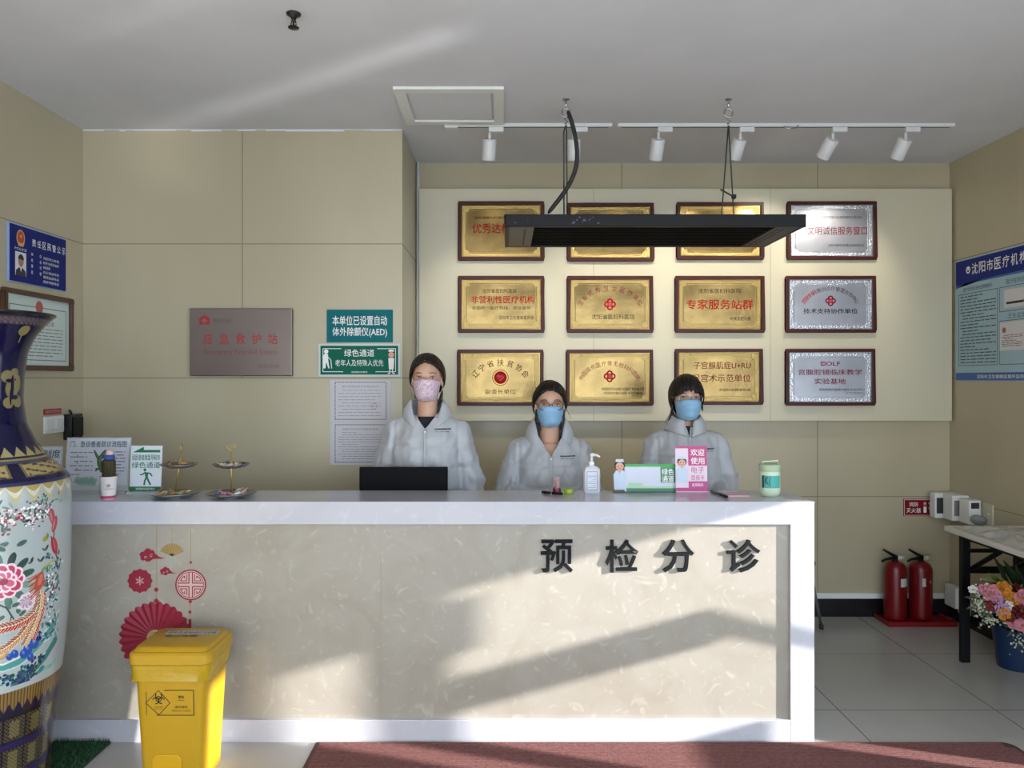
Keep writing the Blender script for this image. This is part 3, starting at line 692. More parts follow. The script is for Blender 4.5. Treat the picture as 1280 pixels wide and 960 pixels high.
    for i in range(nph):
        ph = 360*i/nph; pf = ph if ph <= 180 else 360-ph; side = 1 if ph <= 180 else -1
        tm = float(np.interp(pf, ph_t, th_t))+rr.uniform(-1.6, 1.6)*st.get('jag', 1)
        for j in range(nth+1):
            th = math.radians(tm*j/nth+0.5); a = math.radians(ph)
            nz = 1+0.030*noise.noise(Vector((ph*0.08, th*1.2, X*7)))+0.022*noise.noise(Vector((ph*0.4, th*1.0, X*5)))
            part = 0.010*math.exp(-((math.sin(th)*math.sin(a)-st.get('part', 0.1))/0.06)**2)*(1 if math.cos(a) > 0 else 0)
            R = (0.082*HW*nz-part*0.4, 0.101*nz-part*0.4, 0.106*nz-part)
            down = max(0, th-math.pi/2)                     # below the widest line the hair falls straight instead of tucking under the skull
            sx_ = math.sin(min(th, math.pi/2))-0.55*down*down; z = R[2]*math.cos(th) if th < math.pi/2 else -R[2]*down*1.15
            vs.append(T((R[0]*sx_*math.sin(a), hy+0.010-R[1]*sx_*math.cos(a), zc+0.018+z)))
    m1 = nth+1
    fs = [(i*m1+j, ((i+1) % nph)*m1+j, ((i+1) % nph)*m1+j+1, i*m1+j+1) for i in range(nph) for j in range(nth)]
    k.add(vs, fs); hair = k.build('hair', hm, t, smooth=True, solid=0.012)
    if st.get('locks'):
        for pts, r0 in st['locks']:
            k = MB(); P = [T(H(*p)) for p in pts]; n_ = len(P)
            k.tube(P, [r0*(0.35+0.65*math.sin(math.pi*min(0.5+0.5*(1-q/(n_-1)), 1)))*(1-0.75*(q/(n_-1))**2) for q in range(n_)], 8)
            k.build('hair_lock', hm, hair, smooth=True, subsurf=1)
    # --- trousers and shoes
    k = MB(); loft(k, [(hz-0.08, 0.15, 0.12, 0), (hz+0.08, 0.155, 0.12, 0)])
    for hip, kn, an, toe in legs: k.capsule(hip, kn, 0.086, 0.064, 16); k.capsule(kn, an+(kn-an).normalized()*0.03, 0.062, 0.052, 16)
    co2, _, f2 = remeshed(k, 0.012, 4); MB().add([T(v) for v in co2.tolist()], f2).build('trousers', m_trouser, t, smooth=True)
    for hip, kn, an, toe in legs:
        k = MB(); k.capsule(an+Vector((0, 0.015, -0.035)), toe+Vector((0, -0.01, 0)), 0.040, 0.034, 14); k.capsule(an, an+Vector((0, 0, 0.05)), 0.046, 0.048, 14)
        co2, _, f2 = remeshed(k, 0.008, 3); co2[:, 2] = np.maximum(co2[:, 2], an.z-0.079)
        MB().add([T(v) for v in co2.tolist()], f2).build('shoe', m_shoe, t, smooth=True)
    # --- sweater at the neck
    if st.get('sweater'):
        k = MB(); h = st['sweater']; k.lathe([(0.088, zs-0.02), (0.078, zs+0.04), (0.068, zs+h-0.01), (0.066, zs+h), (0.056, zs+h), (0.056, zs+0.02)], T((0, 0.004, 0)), 32, caps=False); k.build('sweater_neck', m_sweater, t, smooth=True)
    # --- down jacket: torso and sleeves in one skin with quilted channels and soft creases
    k = MB(); hem = (seat+0.10) if seat else 0.78; ar = st.get('sleeve', 0.074)
    loft(k, [(hem, 0.175, 0.140, 0), (hem+0.05, 0.186, 0.150, 0), (zs-0.24, 0.182, 0.148, -0.004), (zs-0.10, 0.186, 0.148, -0.006), (zs-0.02, 0.176, 0.130, -0.002), (zs+0.035, 0.150, 0.105, 0.004), (zs+0.075, 0.112, 0.090, 0.010), (zs+0.098, 0.086, 0.076, 0.014)])
    for s in (-1, 1):
        A = Vector((s*0.150, 0, zs)); E = Vector((s*el[0], el[1], zs+el[2])); Wr = Vector((s*wr[0], wr[1], zs+wr[2]))
        k.capsule((s*0.10, 0.005, zs+0.015), A, 0.070, ar, 20); k.capsule(A, E, ar, ar*1.02, 22); k.capsule(E, Wr, ar*1.0, ar*0.66, 22)
    co, no, fs = remeshed(k, 0.0075, 3)
    # no jacket above the neckline: press the top into the opening
    out = []
    sv = st['vee']
    for (x, y, z), n_ in zip(co.tolist(), no.tolist()):
        arm = abs(x) > 0.19+0.03*min(1, max(0, (zs-z)/0.2))
        d = 0.0
        for zq in (zs-0.055, zs-0.17, zs-0.29, zs-0.41):
            d -= 0.0055*math.exp(-((z-zq-0.01*noise.noise(Vector((x*6, y*6, 3.1))))/0.009)**2)*(0.5 if arm else 1)
        f = 1.0 if arm else 0.75
        d -= 0.010*math.exp(-((abs(x)-0.165-0.02*max(0,(zs-z))/0.3)/0.010)**2)*(1 if y < 0.05 and z < zs+0.06 else 0.3)
        d += f*0.015*noise.noise(Vector((x*11+X*3, y*11, z*7+x*9)))+f*0.010*noise.noise(Vector((x*26, y*20, z*19-x*14+X)))
        if arm: d += 0.006*math.sin((z+0.35*abs(x)+0.03*noise.noise(Vector((x*9, y*9, z*4))))*70)*math.exp(-((z-zs-el[2])/0.10)**2)
        p = [x+n_[0]*d, y+n_[1]*d, z+n_[2]*d]
        out.append(p)
    for s in (-1, 1): pass
    vb = sv[1]
    # cut the neck opening: faces inside the V and above it are removed
    keep = []
    for f in fs:
        cx = sum(out[i][0] for i in f)/len(f); cy = sum(out[i][1] for i in f)/len(f); cz = sum(out[i][2] for i in f)/len(f)
        inv = cy < 0.0 and cz > zs+vb and abs(cx) < (cz-zs-vb)*sv[0]+0.004 and abs(cx) < 0.085
        topn = cz > zs+0.085 and (cx/0.085)**2+((cy-0.012)/0.075)**2 < 1
        if not inv and not topn: keep.append(f)
    gone = {i for f in set(fs)-set(keep) for i in f}
    for i in {i for f in keep for i in f} & gone:                             # straighten the cut edge of the neckline
        x, y, z = out[i]
        if y < 0 and abs(x) < 0.09 and z > zs+vb-0.012: out[i][0] = math.copysign(max(0.0, min((z-zs-vb)*sv[0]+0.004, abs(x)+0.012)), x)
    used = sorted({i for f in keep for i in f}); mp = {i: q for q, i in enumerate(used)}
    MBj = MB(); MBj.add([T(out[i]) for i in used], [tuple(mp[i] for i in f) for f in keep])
    jk = MBj.build('jacket', m_jacket, t, smooth=True, solid=0.006)
    jb = BVHTree.FromPolygons([tuple(v) for v in out], fs)
    def jy(x, z):
        h = jb.ray_cast(Vector((x, -0.7, z)), Vector((0, 1, 0))); return h[0].y if h[0] else -0.14
    # collar
    k = MB(); nphi, nh = 72, 9; vs = []
    p0 = st['gap']
    for i in range(nphi+1):
        ph = p0+(360-2*p0)*i/nphi; pf = ph if ph <= 180 else 360-ph; a = math.radians(ph)
        fr_ = sm((pf-p0)/st['ramp']); hgt = st['collar']*(0.10+0.90*fr_)
        back = (1-math.cos(a))/2
        zb = zs+vb+(0.090-vb)*sm(pf/95)-0.004; rb = (st['cr'], 0.112-0.014*back)
        fy = jy(rb[0]*math.sin(a)*0.9, min(zb, zs+0.06)) if pf < 60 else 0
        for j in range(nh):
            v = j/(nh-1); fl = st['flare']*v*(0.4+0.6*math.sin(a)**2)
            puff = 0.010*math.sin(math.pi*v)
            x = (rb[0]+fl+puff-0.012*v)*math.sin(a); y = 0.008-(rb[1]+fl*0.5+puff-0.020*v)*math.cos(a)
            if pf < 60: y = y*sm(pf/60)+(min(fy, -0.105)+0.004+0.020*v)*(1-sm(pf/60))
            vs.append(T((x, y, zb+hgt*v+0.004*noise.noise(Vector((a*3, v*2, X))))))
    k.add(vs, [(i*nh+j, (i+1)*nh+j, (i+1)*nh+j+1, i*nh+j+1) for i in range(nphi) for j in range(nh-1)])
    k.build('collar', m_jacket, jk, smooth=True, solid=0.014)
    # zip with placket edges, pull tab
    k = MB(); zz = [hem+0.03+(zs+vb-hem-0.035)*q/24 for q in range(25)]
    for x, r in ((-0.011, 0.0022), (0.011, 0.0022)): k.tube([T((x, jy(x, z)-0.0005, z)) for z in zz], r, 6, 0)
    k.tube([T((0, jy(0, z)-0.001, z)) for z in zz], 0.0042, 6, 1); k.build('zip', [m_jacket, m_zip], jk, smooth=True)
    k = MB(); z0 = zs+vb-0.012; k.box(X-0.004, X+0.004, Y+jy(0, z0)-0.010, Y+jy(0, z0)-0.006, z0-0.022, z0); k.build('zip_pull', m_metal, jk, bevel=0.001)
    # chest print
    k = MB(); rq = random.Random(5); zl = zs-0.005+st.get('logo', 0); x = 0.048
    while x < 0.125:
        L = rq.uniform(0.004, 0.009)
        k.add([T((a, jy(a, z)-0.0025, z)) for a, z in ((x, zl-0.0035), (x+L, zl-0.0035), (x+L, zl+0.0035), (x, zl+0.0035))], [(0, 1, 2, 3)]); x += L+0.0016
    for a in (0.05, 0.075, 0.1): k.add([T((q, jy(q, z)-0.0025, z)) for q, z in ((a, zl-0.014), (a+0.02, zl-0.014), (a+0.02, zl-0.012), (a, zl-0.012))], [(0, 1, 2, 3)])
    k.build('chest_print', m_logo, jk)
    return t

person('standing woman in white down jacket with pink patterned mask, behind the black monitor', PX(534, 3.95), 3.95, 1.633, 0.398, 0,
       dict(mask=m_maskp, hairmat=m_hairb, elbow=(0.222, 0.01, -0.26), wrist=(0.222, -0.07, -0.47), hairline=[49, 56, 70, 86, 103, 116, 128, 130], part=0.12,
            sweater=0.085, vee=(0.75, 0.030), gap=9, ramp=60, collar=0.085, flare=-0.030, cr=0.128, logo=0.03, jag=0.8,
            locks=[([(0.068, 0.02, -0.03), (0.074, 0.03, -0.07), (0.066, 0.02, -0.11), (0.05, 0.0, -0.14)], 0.016), ([(-0.070, 0.02, -0.02), (-0.072, 0.03, -0.06), (-0.064, 0.03, -0.10)], 0.012),
                   ([(0, 0.10, 0.0), (0, 0.135, -0.03), (0, 0.13, -0.10), (0, 0.12, -0.16)], 0.026)]))
person('seated woman in white jacket with dark round glasses and blue mask, in the middle', PX(687, 4.10), 4.10, 1.493, 0.372, 0.62,
       dict(mask=m_maskb, hairmat=m_hair, elbow=(0.212, -0.02, -0.20), wrist=(0.12, -0.25, -0.27), hairline=[50, 57, 71, 87, 102, 114, 124, 126], part=-0.05, glasses='round',
            vee=(0.62, -0.005), gap=8, ramp=55, collar=0.098, flare=-0.034, cr=0.130, sleeve=0.078, logo=-0.005, lean=-0.02,
            locks=[([(-0.070, -0.01, -0.01), (-0.076, 0.0, -0.05), (-0.066, -0.01, -0.09), (-0.045, -0.03, -0.135)], 0.012), ([(0.072, -0.005, -0.01), (0.076, 0.0, -0.05), (0.070, -0.01, -0.10), (0.050, -0.02, -0.135)], 0.013),
                   ([(0.074, 0.0, 0.0), (0.090, 0.0, -0.02), (0.108, 0.0, -0.055), (0.114, 0.0, -0.075)], 0.0022), ([(0, 0.10, 0.0), (0, 0.135, -0.03), (0, 0.13, -0.10), (0, 0.12, -0.15)], 0.024)]))
person('seated woman with dark fringe, silver glasses and blue mask, behind the pink card', PX(857, 4.15), 4.15, 1.527, 0.372, 0.65,
       dict(mask=m_maskb, hairmat=m_hair, elbow=(0.208, -0.02, -0.20), wrist=(0.12, -0.25, -0.27), hairline=[74, 79, 88, 102, 122, 132, 136, 136], part=0.0, glasses='half', narrow=True,
            sweater=0.105, vee=(0.16, 0.060), gap=5, ramp=12, collar=0.080, flare=-0.020, cr=0.112, sleeve=0.075, logo=-0.005, lean=-0.02, jag=2.5,
            locks=[([(-0.072, -0.02, 0.0), (-0.080, -0.015, -0.04), (-0.086, -0.01, -0.085), (-0.100, 0.0, -0.125)], 0.010), ([(0.074, -0.02, 0.0), (0.082, -0.012, -0.035), (0.086, -0.005, -0.07)], 0.010),
                   ([(-0.074, 0.0, 0.0), (-0.078, 0.0, -0.05), (-0.076, 0.0, -0.10)], 0.014), ([(0.02, -0.098, 0.075), (0.03, -0.108, 0.05), (0.032, -0.107, 0.028)], 0.006), ([(-0.03, -0.095, 0.075), (-0.04, -0.104, 0.05), (-0.045, -0.10, 0.028)], 0.006)]))
# stools under the two seated women
def stool(label, X, Y, h):
    t = thing('bar_stool', label, 'stool', (X, Y, 0)); m_vinyl = M('black_vinyl', '1B1B1E', 0.4)
    MB().lathe([(0.0, h-0.055), (0.165, h-0.05), (0.18, h-0.025), (0.165, h-0.002), (0.0, h)], (X, Y, 0), 32).build('seat', m_vinyl, t, smooth=True)
    MB().lathe([(0.025, 0.03), (0.025, h-0.05)], (X, Y, 0), 20).build('post', m_metal, t, smooth=True)
    MB().lathe([(0.21, 0.0), (0.21, 0.012), (0.06, 0.03), (0.0, 0.035)], (X, Y, 0), 36).build('base', m_metal, t, smooth=True)
    MB().tube([(X+0.15*math.cos(a), Y+0.15*math.sin(a), 0.24) for a in [2*math.pi*i/32 for i in range(33)]], 0.008, 8, caps=False).tube([(X, Y, 0.24), (X, Y-0.15, 0.24)], 0.007, 8).build('footrest', m_metal, t, smooth=True)
stool('black round stool under the seated woman in dark round glasses', PX(687, 4.10), 4.12, 0.62)
stool('black round stool under the seated woman behind the pink card', PX(857, 4.15), 4.17, 0.65)
# ------------------------------------------------------------------ hanging black lamp panel, its cables, the track lights, ceiling details
m_blk = M('black_powder_coat', '0F1014', 0.45, spec=0.25); m_blk2 = M('dark_grey_louvre', '050506', 0.6, spec=0.06); m_gry = M('grey_vent_plate', '6B6A66', 0.5)
m_wire = M('dark_green_wire', '2E3A34', 0.45); m_chrome = M('steel_hook', 'B4B4B4', 0.2, metal=1.0); m_rubber = M('black_rubber_cable', '1D1E1F', 0.5)
HX0, HX1, HY0, HY1, HZ0, HZ1 = -0.004, 1.370, 3.50, 4.06, 2.206, 2.262
t = thing('hanging_lamp_panel', 'long black louvred lamp panel hung from the ceiling before the plaques', 'lamp', (0.68, 3.78, HZ0))
mb = MB()
mb.box(HX0, HX1, HY0, HY0+0.02, HZ0, HZ1); mb.box(HX0, HX1, HY1-0.02, HY1, HZ0, HZ1); mb.box(HX0, HX0+0.02, HY0+0.02, HY1-0.02, HZ0, HZ1); mb.box(HX1-0.02, HX1, HY0+0.02, HY1-0.02, HZ0, HZ1)
mb.box(HX0+0.02, HX1-0.02, HY0+0.02, HY1-0.02, HZ1-0.012, HZ1); mb.build('housing', m_blk, t, bevel=0.004)
for k_ in range(11):
    y = HY0+0.045+k_*0.0465; MB().box(HX0+0.135, HX1-0.13, y-0.011, y+0.011, HZ0+0.004, HZ0+0.028).build('louvre', m_blk2, t, bevel=0.004)
MB().box(HX0+0.13, HX1-0.125, HY0+0.03, HY1-0.03, HZ0+0.034, HZ0+0.038).build('reflector', M('dark_reflector', '0A0A0B', 0.6, spec=0.1), t)
for a, b, c in ((HX0+0.02, HX0+0.135, m_gry), (HX1-0.13, HX1-0.02, M('dark_vent_plate', '35363A', 0.5))):
    mb = MB().box(a, b, HY0+0.02, HY1-0.02, HZ0+0.001, HZ0+0.01)
    xm = a+0.075 if a < 0.5 else a+0.05
    for q_ in range(13):
        y = HY0+0.08+q_*0.033; mb.box(xm-0.004, xm+0.004, y-0.006, y+0.006, HZ0+0.0002, HZ0+0.0011, 1)
        if a > 0.5: mb.box(xm-0.03, xm-0.022, y-0.006, y+0.006, HZ0+0.0002, HZ0+0.0011, 1)
    mb.build('end_plate', [c, m_blk2], t)
def hook(x, y):
    k = MB(); k.lathe([(0.018, -0.004), (0.018, 0.0)], (x, y, ZC), 16); k.tube([(x, y, ZC), (x, y, ZC-0.045)], 0.005, 8)
    k.tube([(x+0.020*math.sin(a), y, ZC-0.068+0.022*math.cos(a)) for a in [2*math.pi*i/20 for i in range(21)]], 0.0045, 8, caps=False)
    k.tube([(x, y, ZC-0.088), (x-0.008, y, ZC-0.10), (x+0.008, y, ZC-0.11), (x-0.006, y, ZC-0.12), (x+0.003, y, ZC-0.135)], 0.0042, 8)
    k.build('ceiling_hook', m_chrome, t, smooth=True)
HYm = 3.78
hook(0.297, HYm); hook(1.096, HYm)
for xa, xb in ((0.286, 0.287), (0.300, 0.303)): MB().tube([(0.297, HYm, ZC-0.12), (xa, HYm, ZC-0.16), (xb, HYm, HZ1-0.001)], 0.0035, 8).build('hanging_wire', m_wire, t, smooth=True)
for xb in (1.058, 1.125): MB().tube([(1.096, HYm, ZC-0.12), (xb, HYm, HZ1-0.001)], 0.0035, 8).build('hanging_wire', m_wire, t, smooth=True)
k = MB().tube([(1.055, HYm-0.004, PZ(237, HYm)), (1.083, HYm-0.006, PZ(241, HYm)), (1.118, HYm-0.004, PZ(246, HYm)), (1.124, HYm, PZ(246, HYm)), (1.132, HYm, PZ(243, HYm))], 0.004, 8)
k.ball((1.122, HYm, PZ(246, HYm)), 0.013, 10, 8); k.build('cable_tie', m_rubber, t, smooth=True)
cp = [(709, 137), (714, 150), (719, 168), (722, 190), (721, 208), (715, 225), (706, 240), (695, 254), (684, 268)]
MB().tube([(PX(a, HYm-0.02), HYm-0.02, PZ(b, HYm-0.02)) for a, b in cp], 0.0115, 10).build('power_cable', m_rubber, t, smooth=True, subsurf=1)
mb = MB(); r_ = random.Random(11)
for a, b, n_ in ((715, 748, 16), (640, 660, 3)):
    for i in range(n_):
        x, z = PX(r_.uniform(a, b), HY0), PZ(r_.uniform(271, 279), HY0); s_ = r_.uniform(0.001, 0.004); fH = F_back(x, HY0-0.0004, z); mb.fdisc(fH, 0, 0, s_*1.6, 0, 0, 6, ry=s_)
mb.build('paint_scuffs', M('scuffed_grey', '5C5E68', 0.6), t)['kind'] = 'stuff'

# tracks and spotlights
m_wh = M('white_lamp_metal', 'D9D9DA', 0.35); YT = 4.15
for lab, a, b in (('left white lighting track on the ceiling, beside the hatch', 556, 765), ('right white lighting track on the ceiling, three lamps and a joint clip', 772, 1192)):
    xa, xb = PX(a, YT), PX(b, YT); t = thing('lighting_track', lab, 'track', ((xa+xb)/2, YT, ZC))
    MB().box(xa, xb, YT-0.017, YT+0.017, ZC-0.018, ZC).build('rail', m_wh, t, bevel=0.002)
    MB().box(xa+0.02, xb-0.02, YT-0.004, YT+0.004, ZC-0.0186, ZC-0.0178).build('slot', m_blk2, t)
    if a < 600: MB().box(xa, xa+0.07, YT-0.022, YT+0.022, ZC-0.026, ZC).build('feed_cap', m_wh, t, bevel=0.003)
    else: MB().tube([(PX(978, YT), YT-0.02, ZC-0.02), (PX(982, YT), YT-0.024, ZC-0.03), (PX(994, YT), YT-0.024, ZC-0.026), (PX(996, YT), YT-0.018, ZC-0.012)], 0.004, 8).build('joint_clip', m_chrome, t, smooth=True)
SL = [(612, 'white spotlight nearest the ceiling hatch', 0.05, 0.28), (717, 'white spotlight half hidden behind the black power cable', -0.05, 0.3), (823, 'white spotlight third from the left, between the two lamp hooks', 0.05, 0.42),
      (925, 'white spotlight just right of the lamp hook and green wires', 0.12, 0.50), (1041, 'tilted white spotlight second from the right end of the track', 0.26, 0.62), (1132, 'white spotlight at the right end of the track', 0.14, 0.55)]
for px, lab, roll, tilt in SL:
    x = PX(px, YT); t = thing('track_spotlight', lab, 'spotlight', (x, YT, ZC-0.02), 'track spotlights over the plaques')
    MB().box(x-0.005, x+0.075, YT-0.014, YT+0.014, ZC-0.045, ZC-0.0185).build('adapter', m_wh, t, bevel=0.003)
    MB().tube([(x, YT, ZC-0.045), (x, YT, ZC-0.085)], 0.008, 10).build('stem', m_wh, t, smooth=True)
    R = Matrix.Rotation(tilt+0.12, 4, 'X') @ Matrix.Rotation(roll, 4, 'Y'); piv = Vector((x, YT, ZC-0.080))
    k = MB().lathe([(0.0, 0.0), (0.034, 0.0), (0.037, -0.004), (0.037, -0.108), (0.033, -0.112)], (0, 0, 0), 28, caps=False)
    k.v = [tuple(piv+(R @ Vector(v))) for v in k.v]; k.build('lamp_head', m_wh, t, smooth=True, autosmooth=40)
    k = MB().lathe([(0.033, -0.109), (0.030, -0.100), (0.0, -0.098)], (0, 0, 0), 28, caps=False)
    k.v = [tuple(piv+(R @ Vector(v))) for v in k.v]
    lm = M('lit_lens', 'FFF2DC', 0.4)
    nd = lm.node_tree.nodes['Principled BSDF']; nd.inputs['Emission Color'].default_value = (1, 0.9, 0.72, 1); nd.inputs['Emission Strength'].default_value = 6
    k.build('lens', lm, t, smooth=True)
    d = bpy.data.lights.new('spot_beam', 'SPOT'); d.energy = 22; d.color = (1.0, 0.92, 0.76); d.spot_size = math.radians(75); d.spot_blend = 0.8; d.shadow_soft_size = 0.03
    o = bpy.data.objects.new('spot_beam', d); COL.objects.link(o); o.parent = t
    p_ = piv+(R @ Vector((0, 0, -0.118))); o.location = p_-Vector(ORIG[t.name])
    dirv = (R @ Vector((0, 0, -1))); dirv = Vector((dirv.x, abs(dirv.y)+0.15, dirv.z)); o.rotation_euler = dirv.to_track_quat('-Z', 'Y').to_euler()

# ceiling hatch
fC = Frame((-0.27, 3.869, ZC), (1, 0, 0), (0, -1, 0))                      # faces down
t = thing('ceiling_hatch', 'square white access hatch in the ceiling beside the lighting track', 'hatch', (-0.27, 3.869, ZC))
MB().fring(fC, -0.262, 0.262, -0.255, 0.255, 0.052, 0.0, 0.014).build('frame', m_white, t, bevel=0.003)
MB().fbox(fC, -0.20, 0.20, -0.195, 0.195, 0.001, 0.006).build('panel', M('white_hatch_board', 'DCDCE3', 0.6), t, bevel=0.002)
# sprinkler
sx, sy = PX(367, 2.896), 2.896
t = thing('fire_sprinkler', 'small dark fire sprinkler head under the ceiling', 'sprinkler', (sx, sy, ZC)); m_br = M('dark_bronze', '3A3330', 0.35, metal=0.7)
MB().lathe([(0.0, -0.0), (0.028, 0.0), (0.026, -0.006), (0.012, -0.014), (0.009, -0.022)], (sx, sy, ZC), 20).build('escutcheon', m_br, t, smooth=True)
k = MB().lathe([(0.008, -0.014), (0.0075, -0.03), (0.004, -0.032), (0.004, -0.05)], (sx, sy, ZC), 14)
for s in (-1, 1): k.tube([(sx+s*0.007, sy, ZC-0.028), (sx+s*0.010, sy, ZC-0.040), (sx+s*0.003, sy, ZC-0.052)], 0.0022, 6)
k.build('body', m_br, t, smooth=True)
MB().lathe([(0.004, -0.049), (0.021, -0.052), (0.020, -0.055), (0.0, -0.056)], (sx, sy, ZC), 20).build('deflector', m_br, t, smooth=True)

# ------------------------------------------------------------------ signs and papers on the left back wall
qn = (YN-0.005)/F
def wall_rect(x0, x1, y0, y1, Y=YN-0.005):
    u, v = PX((x0+x1)/2, Y), PZ((y0+y1)/2, Y); return u, v, (x1-x0)*Y/F, (y1-y0)*Y/F
# bronze plaque
u, v, w, h = wall_rect(239.5, 366.5, 386, 470); m_bronze = M('brushed_bronze_plate', '7A6E6A', 0.34, metal=0.75, var=0.10, scale=2, bump=0.05, bscale=200, stretch=(0.05, 1, 1)); m_br_red = M('etched_red', 'A41C2A', 0.5); m_br_dk = M('etched_brown', '594A48', 0.5)
t = thing('metal_plaque', 'brushed bronze metal plaque with red brush lettering on the beige wall', 'plaque', (u, YN, v-h/2)); fr = F_back(u, YN-0.001, v)
MB().fbox(fr, -w/2, w/2, -h/2, h/2, 0, 0.03).build('plate', m_bronze, t, bevel=0.004)
f2 = Frame(fr.p(0, 0, 0.0302)); pr = lambda px, py: ((px-303)*(YN-0.035)/F, (428-py)*(YN-0.035)/F)
k = MB(); a, b = pr(257.5, 401)
k.fpoly(f2, [(a-0.028, b-0.022), (a+0.028, b-0.022), (a+0.028, b+0.006), (a+0.036, b+0.006), (a, b+0.032), (a-0.036, b+0.006), (a-0.028, b+0.006)], 0.0003, 0)
k.fbox(f2, a-0.005, a+0.005, b-0.015, b+0.015, 0.0004, 0.0008, 2); k.fbox(f2, a-0.015, a+0.015, b-0.005, b+0.005, 0.0004, 0.0009, 2)
k.text(f2, 'MEDITREE', *pr(280, 401), w=0.10, h=0.022, mi=1)
for i, ch in enumerate('应急救护站'): k.text(f2, ch, *pr(262+i*20.3, 424), w=0.050, h=0.058, mi=0, bold=0.008)
k.text(f2, 'Emergency First Aid Station', *pr(303, 441), w=0.40, h=0.034, mi=3); k.text(f2, '沈阳急救', *pr(338, 458), w=0.12, h=0.02, mi=1)
k.build_lines('lettering', [m_br_red, m_br_dk, m_bronze, M('etched_dark_red', '7E3A40', 0.5)], t)
# AED sign
u, v, w, h = wall_rect(408.5, 491, 387, 428); m_teal = M('teal_sign_board', '0C6A70', 0.45, spec=0.12); t = thing('wall_sign', 'teal sign with white AED lettering above the green-passage sign', 'sign', (u, YN, v-h/2)); fr = F_back(u, YN-0.001, v)
MB().fbox(fr, -w/2, w/2, -h/2, h/2, 0, 0.006).build('board', m_teal, t, bevel=0.001); f2 = Frame(fr.p(0, 0, 0.0062)); k = MB()
k.text(f2, '本单位已设置自动', 0, 0.030, w=0.30, h=0.052, bold=0.012); k.text(f2, '体外除颤仪(AED)', 0, -0.035, w=0.30, h=0.054, bold=0.012); k.build_lines('lettering', m_inkw, t)
# green passage sign
u, v, w, h = wall_rect(398, 500.5, 429.5, 471); m_grn = M('green_sign_board', '09634F', 0.45, spec=0.12); m_fskin = M('printed_skin', 'D9A28C', 0.6); m_hairp = M('printed_hair', '2A1614', 0.6)
t = thing('wall_sign', 'green framed sign with white 绿色通道 lettering and two small figures', 'sign', (u, YN, v-h/2)); fr = F_back(u, YN-0.001, v)
MB().fbox(fr, -w/2, w/2, -h/2, h/2, 0, 0.006).build('backing', M('pale_sign_edge', 'C6CFCB', 0.4), t, bevel=0.001)
MB().fbox(fr, -w/2+0.012, w/2-0.012, -h/2+0.012, h/2-0.012, 0.004, 0.0075).build('board', m_grn, t); f2 = Frame(fr.p(0, 0, 0.0077)); k = MB(); e = w/2-0.026; g_ = h/2-0.024
for s in (-1, 1):
    k.fline(f2, [(s*0.10, g_-0.004), (s*e, g_-0.004), (s*e, -g_+0.004), (s*0.09, -g_+0.004)], 0.0035)
k.text(f2, '绿色通道', 0, 0.040, w=0.165, h=0.040, bold=0.006); k.text(f2, '老年人及特殊人优先', 0.0, -0.015, w=0.265, h=0.036); k.text(f2, '沈阳医妇科医院', 0, -0.0655, w=0.09, h=0.010)
k.mark(); x = -0.182                                                                  # bent old figure with a stick
k.fdisc(f2, x, 0.048, 0.012, 0.0006, 0, 16); k.fpoly(f2, [(x-0.018, -0.045), (x-0.004, -0.045), (x, -0.01), (x+0.012, -0.045), (x+0.018, -0.045), (x+0.010, 0.01), (x+0.010, 0.033), (x-0.006, 0.038), (x-0.020, 0.022)], 0.0006)
k.fline(f2, [(x+0.006, 0.022), (x+0.026, 0.0), (x+0.030, -0.045)], 0.004, 0.0007); k.build_lines('lettering', m_inkw, t)
k = MB(); x = 0.176                                                         # small attendant figure
k.fpoly(f2, [(x-0.013, -0.05), (x+0.013, -0.05), (x+0.016, 0.012), (x-0.016, 0.012)], 0.0006, 0); k.fdisc(f2, x, 0.030, 0.016, 0.0008, 1, 18); k.fdisc(f2, x, 0.043, 0.0185, 0.0007, 2, 18, ry=0.013)
k.fpoly(f2, [(x-0.016, 0.047), (x+0.016, 0.047), (x+0.013, 0.058), (x-0.013, 0.058)], 0.0010, 0); k.fline(f2, [(x-0.007, -0.05), (x-0.008, -0.072), (x-0.018, -0.073)], 0.005, 0.0007, 0); k.fline(f2, [(x+0.007, -0.05), (x+0.008, -0.072), (x+0.018, -0.073)], 0.005, 0.0007, 0)
k.build('figure', [m_inkw, m_fskin, m_hairp], t)
